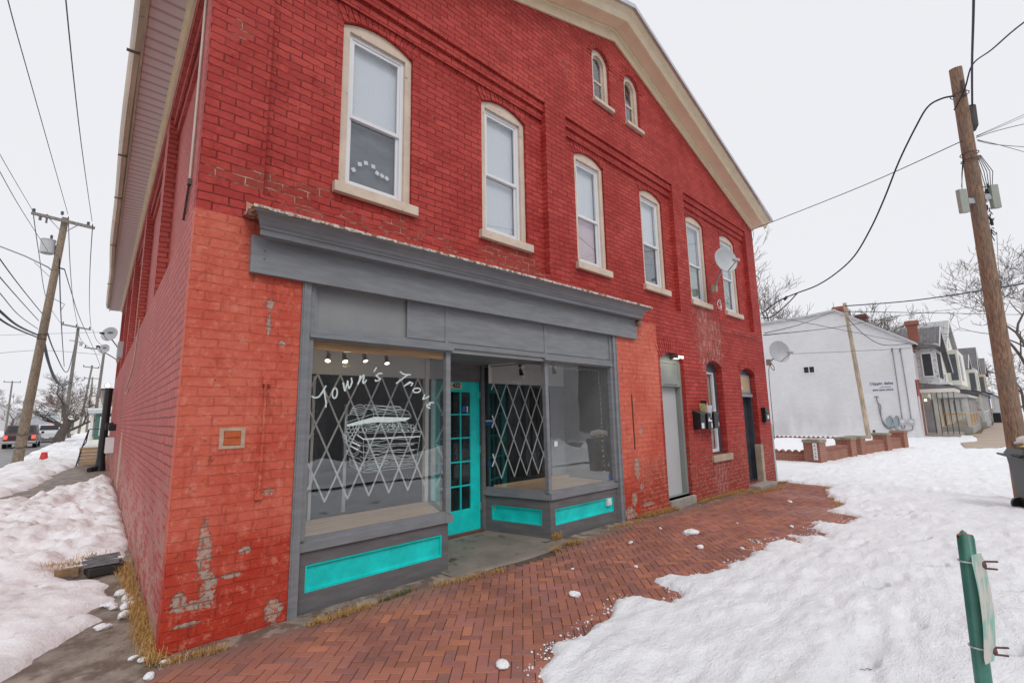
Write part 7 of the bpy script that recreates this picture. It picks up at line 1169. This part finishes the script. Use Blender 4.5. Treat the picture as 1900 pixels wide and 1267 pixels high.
        for i in range(k2-1): m.box(.09, .12, -pd+.3+i*.16, -pd+.33+i*.16, .3, 1.1)
        m.build('railing', pcol, p_)
    return H
M_dark2 = pm('house_window_glass', (.10, .115, .13), .12, .3, .7); M_wsid = NT('white_clapboard'); _s = M_wsid; b, dv, uv = brick_nodes(_s, (.62, .62, .64), (.66, .66, .68), (.36, .36, .38), msize=.012, w_=40, h_=.12); _s.l(b.outputs[0], _s.b.inputs['Base Color']); _s.l(_s.bump(_s.math('SUBTRACT', 1, b.outputs[1]), .6, .015), _s.b.inputs['Normal']); M_wsid = _s.m
M_gsid = NT('gray_clapboard'); _s = M_gsid; b, dv, uv = brick_nodes(_s, (.16, .16, .165), (.18, .18, .185), (.08, .08, .085), msize=.012, w_=40, h_=.12); _s.l(b.outputs[0], _s.b.inputs['Base Color']); M_gsid = _s.m
M_orail = pm('orange_deck_wood', (.66, .40, .15), .6, .2, 3); M_wtrim = pm('house_white_trim', (.66, .66, .66), .5, .05, 3)
house('cream house with a dark shingle roof, orange wooden porch railing and tall red chimney', 43.9, 54.5, -.75, 4.7, 7.75, M_cr, M_shing, M_wtrim, porch=(1.6, 2.25, M_orail, M_paleroof), chim=(2.2, 1.0, 4.8, 8.1), snow=True)
house('tall house clad in pale gray square tiles rising behind the dark roof', 58.5, 74, -.4, 7.0, 10.4, M_cr, M_tile, M_wtrim, wins=True, porch=(2.2, 2.7, M_wtrim, M_shing), snow=True, bayw=True)
house('cream house with a dark blue porch roof edge covered in snow', 76, 84, -.9, 6.0, 7.8, M_cr, M_shing, M_wtrim, porch=(2.0, 2.9, M_wtrim, pm('navy_porch', (.02, .07, .16), .4)), snow=True, bayw=True)
house('white house with dark iron stairs, fourth in the far row', 87, 95, -.9, 6.6, 8.2, M_wsid, M_paleroof, M_wtrim, along='side', porch=(1.8, 3.0, M_black, M_shing), snow=True)
house('pale yellow house with a steep dark gable, fifth in the far row', 98, 106, -1.0, 6.4, 10.5, pm('pale_yellow_siding', (.60, .52, .34), .6), M_shing, M_wtrim, porch=(1.8, 3.0, M_wtrim, M_shing), snow=True, bayw=True)
house('small white house, sixth in the far row', 109, 117, -1.0, 6.6, 8.2, M_wsid, M_shing, M_wtrim, along='side', porch=(1.8, 2.9, pm('navy_porch', (0,0,0)), M_shing), snow=True)
house('red brick house closing the far end of the row', 121, 133, -1.2, 7.5, 10.5, M_redb, M_shing, M_wtrim, porch=(2, 3.0, M_wtrim, M_shing), snow=True)
tag(MB().box(-.3, .3, -.3, .3, -.2, .9).xf(Matrix.Translation((72, -3.0, 0)) @ Matrix.Scale(3, 4, (1, 0, 0))).build('planter_box', M_black, bevel=.05), 'low black box hedge planter beside the far footway', 'planter')
# ---------------- low brick garden wall
M_lowb = plain_brick('garden_brick', (.30, .10, .06), (.36, .13, .08), (.42, .32, .26), wear=((.22, .15, .12), .6)); M_cap = pm('mossy_stone_cap', (.28, .25, .19), .9, .3, 8, .6)
GW = empty('garden_wall', 'low old brick garden wall with square pillars around the snowy lot', 'wall', (17.7, .2, -.16)); dirw = Vector((26.9-17.7, -.80-.28, 0)); Lw = dirw.length; MG = frame_m((0, 0, 0), dirw, Vector((-dirw.y, dirw.x, 0)))
for a in (0, 2.75, 3.75, 6.75, 9.05):
    m = MB(); m.box(a, a+.5, 0, .5, -.1, .66 if a else .70); m.xf(MG); p_ = m.build('pillar', M_lowb, GW, uvm=MG); m = MB(); m.box(a-.03, a+.53, -.03, .53, (.66 if a else .70)+.002, (.66 if a else .70)+.11); m.xf(MG).build('cap', M_cap if a < 8 else M_lowb, p_, bevel=.02)
for a, b_ in ((.5, 2.75), (4.25, 6.75), (7.25, 9.05)):
    m = MB(); m.box(a+.001, b_-.001, .12, .36, -.1, .42); m.xf(MG); w_ = m.build('wall_run', M_lowb, GW, uvm=MG); m = MB(); m.box(a+.002, b_-.002, .09, .39, .422, .50); m.xf(MG).build('coping', pm('rowlock_brick', (.26, .10, .07), .8, .3, 14, .4), w_)
def saw(M, L, x0=0.0, zt=.36, group=None):
    m = MB(); n = int(L/.21)
    for i in range(n): c = x0+.12+i*.21; m.prism([(c-.105, zt), (c+.105, zt), (c, zt+.105)], [], .10, .34)
    return m
MG2 = frame_m((.25, .5, 0), (0, 1, 0), (1, 0, 0)); m = MB(); m.box(.0, 7.5, -.02, .24, -.1, .33); m.xf(MG2); w_ = m.build('side_run', M_lowb, GW, uvm=MG2); m = saw(MG2, 7.4, zt=.332); m.xf(Matrix.Translation((0, -.12, 0))); m.xf(MG2).build('sawtooth_coping', pm('sawtooth_brick', (.22, .08, .06), .8, .25, 10, .3), w_)
t = empty('garden_wall', 'far sawtooth-topped brick kerb wall at the foot of the white building', 'wall', (33.2, 2.2, -.2)); M3 = frame_m((0, 0, 0), (0, 1, 0), (1, 0, 0)); m = MB(); m.box(0, 8.8, 0, .22, -.1, .10); m.xf(M3).build('wall_run', M_lowb, t, uvm=M3)
m = MB()
for i in range(34): c = .13+i*.255; m.prism([(c-.125, .102), (c+.125, .102), (c, .22)], [], .0, .22)
m.xf(M3).build('sawtooth_coping', pm('sawtooth_brick', (0,0,0)), t); m = MB(); m.box(8.4, 8.95, -.15, .4, -.1, .42); m.xf(M3).build('pillar', M_lowb, t, uvm=M3)
t = empty('address_sign', 'narrow white vertical sign with gray characters hung on the first garden wall pillar', 'sign', (17.66, .33, .02)); m = MB(); m.box(-.02, -.002, -.06, .06, -.02, .52); m.build('plate', M_white, t)
for k, ch in enumerate(('A', '4', '2', '8')): t_ = text_mb(ch, .10, .001, bold=.002); t_.xf(frame_m((-.023, 0, .43-k*.12), (0, -1, 0), (1, 0, 0))).build('lettering', pm('sign_gray', (.20, .24, .30), .6), t)
tag(MB().beam((29.5, .62, -.2), (29.5, .68, .55), .10, .10).build('short_post', pm('dark_brown_post', (.06, .04, .04), .7)), 'short dark post behind the end of the garden wall', 'post')
# ---------------- wheelie bins and bag
def bin_(label, loc, rz, s_=1.0, group='black wheeled trash bins'):
    t = empty('trash_bin', label, 'trash bin', loc, group, rz); m = MB()
    def loop(w_, d_, z): return [(-w_, -d_, z), (w_, -d_, z), (w_, d_, z), (-w_, d_, z)]
    L_ = loop(.23, .25, .06)+loop(.29, .33, .95)+loop(.31, .35, .95)+loop(.31, .35, 1.0); m.add(L_, [(3,2,1,0)]+[(4*i+j, 4*i+(j+1) % 4, 4*i+4+(j+1) % 4, 4*i+4+j) for i in range(3) for j in range(4)]); m.build('body', M_bin, t, bevel=.02)
    m = MB(); 
    for sx in (-1, 1):
        q = [(sx*.255, -.20, .15), (sx*.255, .20, .15), (sx*.297, .26, .85), (sx*.297, -.26, .85)]; m.tube(q+[q[0]], .012, 6)
    q = [(-.18, -.272, .15), (.18, -.272, .15), (.24, -.33, .85), (-.24, -.33, .85)]; m.tube(q+[q[0]], .012, 6); m.build('rib', M_bin, t)
    m = MB(); m.add([(-.33, -.38, 1.002), (.33, -.38, 1.002), (.33, .36, 1.002), (-.33, .36, 1.002), (-.30, -.34, 1.07), (.30, -.34, 1.07), (.28, .30, 1.10), (-.28, .30, 1.10)], [(3,2,1,0),(4,5,6,7),(0,1,5,4),(1,2,6,5),(2,3,7,6),(3,0,4,7)]); m.build('lid', pm('gray_black_bin_lid', (.03, .034, .038), .35, .1, 6), t, bevel=.015)
    m = MB(); m.tube([(-.25, .34, .96), (-.25, .47, 1.0), (.25, .47, 1.0), (.25, .34, .96)], .018, 8); m.build('handle', M_bin, t)
    for sx in (-1, 1): m = MB(); m.tube([(sx*.24, .26, .12), (sx*.30, .26, .12)], .12, 16); m.build('wheel', M_black, t)
    return t
M_bin = pm('bin_black_plastic', (.018, .017, .018), .32, .2, 4, .1)
bin_('black wheeled trash bin cut off by the right edge, handle towards the building', (11.28, -4.56, -.14), R(24), group=None).scale = (.88, .88, .96)
def blob(name, mat, pts, r, label, cat):
    bm = bmesh.new(); bmesh.ops.create_icosphere(bm, subdivisions=4, radius=1)
    for v in bm.verts: n_ = float(fbm(np.array([v.co.x*1.3+3]), np.array([v.co.y*1.3+v.co.z]), 2.0, 4)[0]); v.co *= 1+.35*n_; v.co = Vector((v.co.x*r[0], v.co.y*r[1], v.co.z*r[2]))
    me = bpy.data.meshes.new(name); bm.to_mesh(me); bm.free(); me.materials.append(mat)
    for p in me.polygons: p.use_smooth = True
    o = bpy.data.objects.new(name, me); C.objects.link(o); o.location = pts; return tag(o, label, cat)
blob('trash_bag', pm('translucent_white_bag', (.68, .66, .62), .35, .15, 6, .4), (11.36, -4.60, 1.02), (.26, .26, .12), 'white plastic trash bag lying on the lid of the black bin', 'trash bag')
blob('yellow_wrapper', pm('yellow_plastic', (.75, .50, .05), .4, .2, 9), (11.14, -4.44, .95), (.07, .05, .03), 'crumpled yellow wrapper beside the white trash bag', 'wrapper')
# ---------------- side street: vehicles, houses, deck
def wheel(mb_r, mb_t, x, y, r, w_):
    mb_t.tube([(x-w_/2, y, r), (x+w_/2, y, r)], r, 18); mb_r.tube([(x-w_/2-.01, y, r), (x+w_/2+.01, y, r)], r*.6, 14)
def vehicle(name, label, cat, loc, w_, L, h, body, prof, hood_z, glass_rear, lights, plate=True, truck=False):
    t = empty(name, label, cat, loc, rz=-PHI); m = MB(); hw = w_/2
    # lower body with rounded plan: profile in (y, z) lofted over half-widths
    secs = [(hw*.93, 0.0), (hw, .12), (hw, L-.15), (hw*.9, L)]
    low = [(y, z) for z in (.30, .62, hood_z) for y in (0, L)]
    v = []; 
    for x, y in ((-hw*.92, 0), (-hw, .25), (-hw, L-.35), (-hw*.85, L), (hw*.85, L), (hw, L-.35), (hw, .25), (hw*.92, 0)):
        for z, k in ((.32, .96), (.55, 1.0), (hood_z-.12, .985), (hood_z, .93)): v.append((x*k, L/2+(y-L/2)*(.985 if z in (.32, hood_z) else 1), z))
    fs = []
    for i in range(8):
        j = (i+1) % 8
        for q in range(3): fs.append((i*4+q, j*4+q, j*4+q+1, i*4+q+1))
    fs.append(tuple(i*4+3 for i in range(8))); fs.append(tuple(i*4 for i in reversed(range(8)))); m.add(v, fs); m.build('body', body, t, smooth=False, bevel=.03)
    y0, y1, y2, y3 = prof; m = MB(); kx = .82
    c = [(-hw*.90, y0, hood_z-.01), (hw*.90, y0, hood_z-.01), (hw*.90, y3, hood_z-.01), (-hw*.90, y3, hood_z-.01), (-hw*kx, y1, h), (hw*kx, y1, h), (hw*kx, y2, h), (-hw*kx, y2, h)]
    m.add(c, [(4,5,6,7),(0,1,5,4),(1,2,6,5),(2,3,7,6),(3,0,4,7)]); m.build('cabin', body, t, bevel=.03)
    def lerp(a, b, u): return Vector(a).lerp(Vector(b), u)
    m = MB(); A, B_, C_, D = c[0], c[1], c[5], c[4]; q = [lerp(lerp(A, B_, a), lerp(D, C_, a), b) + Vector((0, -.012, .0)) for a, b in ((.08, .22), (.92, .22), (.90, .86), (.10, .86))]; m.add(q, [(0,1,2,3)]); m.build('rear_window', M_cglass, t)
    for sgn, (A, B_, C_, D) in ((1, (c[1], c[2], c[6], c[5])), (-1, (c[3], c[0], c[4], c[7]))):
        m = MB(); q = [lerp(lerp(A, B_, a), lerp(D, C_, a), b)+Vector((sgn*.012, 0, 0)) for a, b in ((.08, .2), (.92, .2), (.88, .86), (.12, .86))]; m.add(q, [(0,1,2,3)]); m.build('side_window', M_cglass, t)
    for sx in (-1, 1):
        m = MB(); m.box(sx*hw*.80-.10, sx*hw*.80+.10, -.025, .05, hood_z-.36, hood_z-.10); m.build('tail_light', M_tail if lights else pm('red_lens', (.3, .01, .01), .3), t, bevel=.01)
        m = MB(); m.box(sx*(hw+.02)-.09+.09*sx, sx*(hw+.02)+.09+.09*sx, y3-.45, y3-.35, hood_z-.02, hood_z+.16); m.build('mirror', M_black, t, bevel=.02)
    if lights: m = MB(); m.box(-.16, .16, y1-.03 if not truck else y0-.05, (y1 if not truck else y0), h-.10, h-.06); m.build('brake_light', M_tail, t)
    m = MB(); m.box(-hw*.97, hw*.97, -.14, .10, .34, .54); m.build('bumper', pm('chrome_bumper', (.45, .45, .46), .25, .1, 3, 0, .9), t, bevel=.03)
    if plate: m = MB(); m.box(-.17, .17, -.155, -.141, .40, .52) if not truck else m.box(-.17, .17, -.012, .0, .62, .76); m.build('licence_plate', M_white, t)
    for x in (-hw+.12, hw-.12):
        for y in (L*.19, L*.80): mr, mt = MB(), MB(); wheel(mr, mt, x, y, .36, .24); wt = mt.build('wheel', M_tyre, t, smooth=False); mr.build('rim', M_metal, wt)
    return t
M_tail = emit('red_brake_light', (1, .06, .03), 2.2); M_cglass = pm('car_glass', (.02, .022, .026), .08, .1, 3); M_tyre = pm('tyre', (.015, .015, .016), .8, .1, 9)
M_maroon = pm('dark_maroon_car_paint', (.055, .025, .03), .25, .1, 1); M_whitecar = pm('white_car_paint', (.58, .60, .62), .3, .05, 1)
o = ST(48.0, 4.75); vehicle('sport_utility_vehicle', 'dark maroon sport utility vehicle braking on the side street, its red tail lights lit', 'car', (o.x, o.y, -.1), 1.88, 4.7, 1.72, M_maroon, (.25, .75, 2.9, 3.6), 1.05, None, True)
o = ST(62.0, 4.0); vehicle('pickup_truck', 'pale pickup truck with lit tail lights ahead of the dark sport utility vehicle', 'truck', (o.x, o.y, -.1), 1.95, 5.3, 1.75, M_whitecar, (2.0, 2.15, 3.2, 3.8), 1.02, None, True)
o = ST(72.0, 4.9); t = empty('box_truck', 'white box truck farther down the side street', 'truck', (o.x, o.y, -.1), rz=-PHI)
m = MB(); m.box(-1.1, 1.1, 0, 4.6, .75, 3.1); m.build('cargo_box', M_whitecar, t, bevel=.03); m = MB(); m.box(-1.02, 1.02, 4.65, 6.6, .6, 2.3); m.build('cab', M_whitecar, t, bevel=.1); m = MB(); m.box(-1.0, 1.0, -.02, -.001, .95, 2.95); m.build('rear_door', pm('gray_roll_door', (.45, .47, .50), .4), t); m = MB(); m.box(-1.05, 1.05, -.1, .1, .45, .62); m.build('bumper', M_black, t)
for x in (-.95, .95):
    m = MB(); m.box(x-.08, x+.08, -.12, -.101, .48, .6); m.build('tail_light', M_tail, t)
    for y in (.9, 5.6): mr, mt = MB(), MB(); wheel(mr, mt, x*.95, y, .42, .28); wt = mt.build('wheel', M_tyre, t); mr.build('rim', M_metal, wt)
t = empty('traffic_cone', 'small red plastic cone half sunk in the kerbside snow', 'cone', (-.61, 25.7, .15)); m = MB(); m.tube([(0, 0, -.1), (0, 0, .28)], [.16, .10], 16); m.build('cone_body', pm('red_cone', (.62, .04, .05), .5), t); m = MB(); m.box(-.18, .18, -.18, .18, -.12, -.101); m.build('cone_base', pm('red_cone', (0,0,0)), t)
# deck with rail past the end of the building
o = ST(21.3, .86); t = empty('wooden_deck', 'low tan wooden deck with a dark blue metal handrail beyond the side wall', 'deck', (o.x, o.y, 0), rz=-PHI)
m = MB()
for k in range(5): m.box(0, 1.9, 0, .04, .04+k*.135, .165+k*.135)
m.build('deck_side', pm('tan_deck_boards', (.40, .28, .17), .7, .2, 2, .2, stretch=(.5, 1, 6)), t); MB().box(0, 1.9, .041, 3.2, .60, .72).build('deck_floor', M_snowfar, t)
m = MB(); m.tube([(-.05, -.1, 0), (.06, .02, .66), (.22, .1, 1.42)], .022, 8); m.tube([(.22, .1, 1.42), (1.5, .1, 1.42)], .018, 8); m.tube([(.05, .06, .7), (.17, .1, .9), (.22, .1, 1.42)], .02, 8); m.build('handrail', pm('dark_blue_iron', (.015, .02, .06), .4), t)
# cream neighbour just past the red building
o = ST(23.0, .12); t = empty('cream_lean_to', 'cream painted porch roof end sticking out just past the side wall', 'building', (o.x, o.y, 0), rz=-PHI); m = MB(); m.box(.35, 5, 0, 7, -.2, 2.6); m.build('wall', M_cr, t)
m = MB(); m.add([(-.15, -.3, 2.55), (5, -.3, 2.55), (5, 7, 2.55), (-.15, 7, 2.55), (-.28, -.4, 3.05), (5, -.4, 3.05), (5, 7, 3.05), (-.28, 7, 3.05)], [(3,2,1,0),(4,5,6,7),(0,1,5,4),(1,2,6,5),(2,3,7,6),(3,0,4,7)]); m.build('eave_box', pm('aged_cream_eave', (.40, .33, .26), .7, .2, 3), t); m = MB(); m.box(-.02, .14, -.302, -.28, 2.72, 2.86); m.build('eave_hole', M_black, t)
m = MB(); m.box(-.3, 5, -.42, 7, 3.052, 3.12); m.build('roof', M_shing, t)
o = ST(39.5, .75); t = empty('green_porch_house', 'green house with a snow-topped porch beyond the deck', 'house', (o.x, o.y, 0), rz=-PHI); M_gr = pm('green_house_paint', (.06, .14, .11), .6, .1, 2)
m = MB(); m.box(1.6, 9, 0, 9, -.3, 4.5); m.build('wall', M_gr, t); m = MB(); m.box(-.15, 1.7, -.2, 9, 2.35, 2.55); m.build('porch_roof', M_paleroof, t); m = MB(); m.box(-.2, 1.65, -.25, 9, 2.551, 2.68); m.build('roof_snow', M_snowfar, t); MB().box(0, 1.6, 0, 9, -.2, .55).build('porch_base', M_cr, t)
for y in (.1, 3, 6): m = MB(); m.box(.02, .16, y, y+.14, .55, 2.35); m.build('post', M_wtrim, t); 
m = MB(); m.box(.25, 1.5, .02, .06, .55, 2.3); m.build('side_panel', M_gr, t)
for xa in (.5, .95): m = MB(); m.box(xa, xa+.25, -.005, .018, .8, 2.1); m.build('window', M_wtrim, t)
def blockh(name, label, s_, t_, ws, wt, h, ridge, wall, roof):
    o = ST(s_, t_); t = empty(name, label, 'house' if 'house' in name else 'building', (o.x, o.y, 0), 'buildings down the side street', rz=-PHI); m = MB(); m.box(-wt, 0, 0, ws, -.3, h); m.add([(-wt, 0, h), (0, 0, h), (-wt/2, 0, ridge), (-wt, ws, h), (0, ws, h), (-wt/2, ws, ridge)], [(0,1,2), (5,4,3)]); m.build('wall', wall, t)
    m = MB(); m.add([(-wt-.2, -.2, h-.1), (-wt/2, -.2, ridge+.08), (-wt/2, ws+.2, ridge+.08), (-wt-.2, ws+.2, h-.1)], [(0,1,2,3)]); m.add([(.2, -.2, h-.1), (-wt/2, -.2, ridge+.08), (-wt/2, ws+.2, ridge+.08), (.2, ws+.2, h-.1)], [(3,2,1,0)]); m.build('roof', roof, t)
    for i in range(max(1, int(wt/4))):
        m = MB(); x = -wt+1.2+i*3.6; m.box(x, x+1.0, -.05, -.001, 1.0, 2.4); m.build('window', M_dark2, t)
blockh('tan_garage', 'low tan building at the far left edge beyond the road', 88, 15, 12, 12, 3.0, 3.3, pm('tan_wall', (.45, .22, .10), .7), M_paleroof); blockh('white_outbuilding', 'low white building behind the left utility pole', 96, 13.2, 10, 1.8, 3.4, 3.8, M_wsid, M_paleroof)
blockh('white_house', 'distant white house at the end of the road on the left', 150, 14, 10, 9, 4.5, 7.0, M_wsid, M_paleroof); blockh('tan_house', 'distant tan house on the right of the road', 150, -1.0, 10, 9, 4.0, 6.0, pm('tan_wall2', (.38, .24, .17), .7), M_paleroof); blockh('gray_house', 'far gray house closing the view of the side street', 240, 9, 12, 22, 4.5, 7.5, pm('gray_far', (.35, .33, .34), .7), M_paleroof); blockh('beige_house', 'distant beige house nearer the third utility pole', 110, -3.5, 10, 9, 4.2, 6.6, M_cr, M_paleroof)
for k, (s_, t_) in enumerate(((105, 1.5), (135, 1.6), (175, 1.5), (120, 12.5))): simple_pole(['distant utility pole number one beyond the tree', 'very distant utility pole behind the box truck', 'tiny utility pole at the road end', 'distant utility pole across the road'][k], tuple(ST(s_, t_, -.1)), tuple(ST(s_, t_, 9.5)), tuple(ST(s_, t_+1.1, 9.3)), tuple(ST(s_, t_-1.1, 9.3)))
# ---------------- houses across the front street (they show as reflections in the shop windows)
house('dark gray house with white window trim across the street, mirrored in the left shop window', 5.5, 14.5, -24, 5.6, 8.8, M_gsid, M_shing, M_wtrim, porch=(2.5, 2.8, M_wtrim, M_shing), along='side', depth=8, group='houses across the front street')
house('dark gray house across the street, mirrored left of the treasure chest painting', -6, 3.5, -25, 5.6, 8.5, M_gsid, M_shing, M_wtrim, along='side', depth=8, group='houses across the front street')
house('gray house with a snowy roof across the street, mirrored in the right shop window', 27, 37, -24, 5.0, 8.2, M_gsid, M_paleroof, M_wtrim, along='side', depth=9, group='houses across the front street')
house('pale house across the street between the other two mirrored ones', 17, 25, -25, 6.2, 9.5, M_wsid, M_shing, M_wtrim, along='side', depth=8, group='houses across the front street')
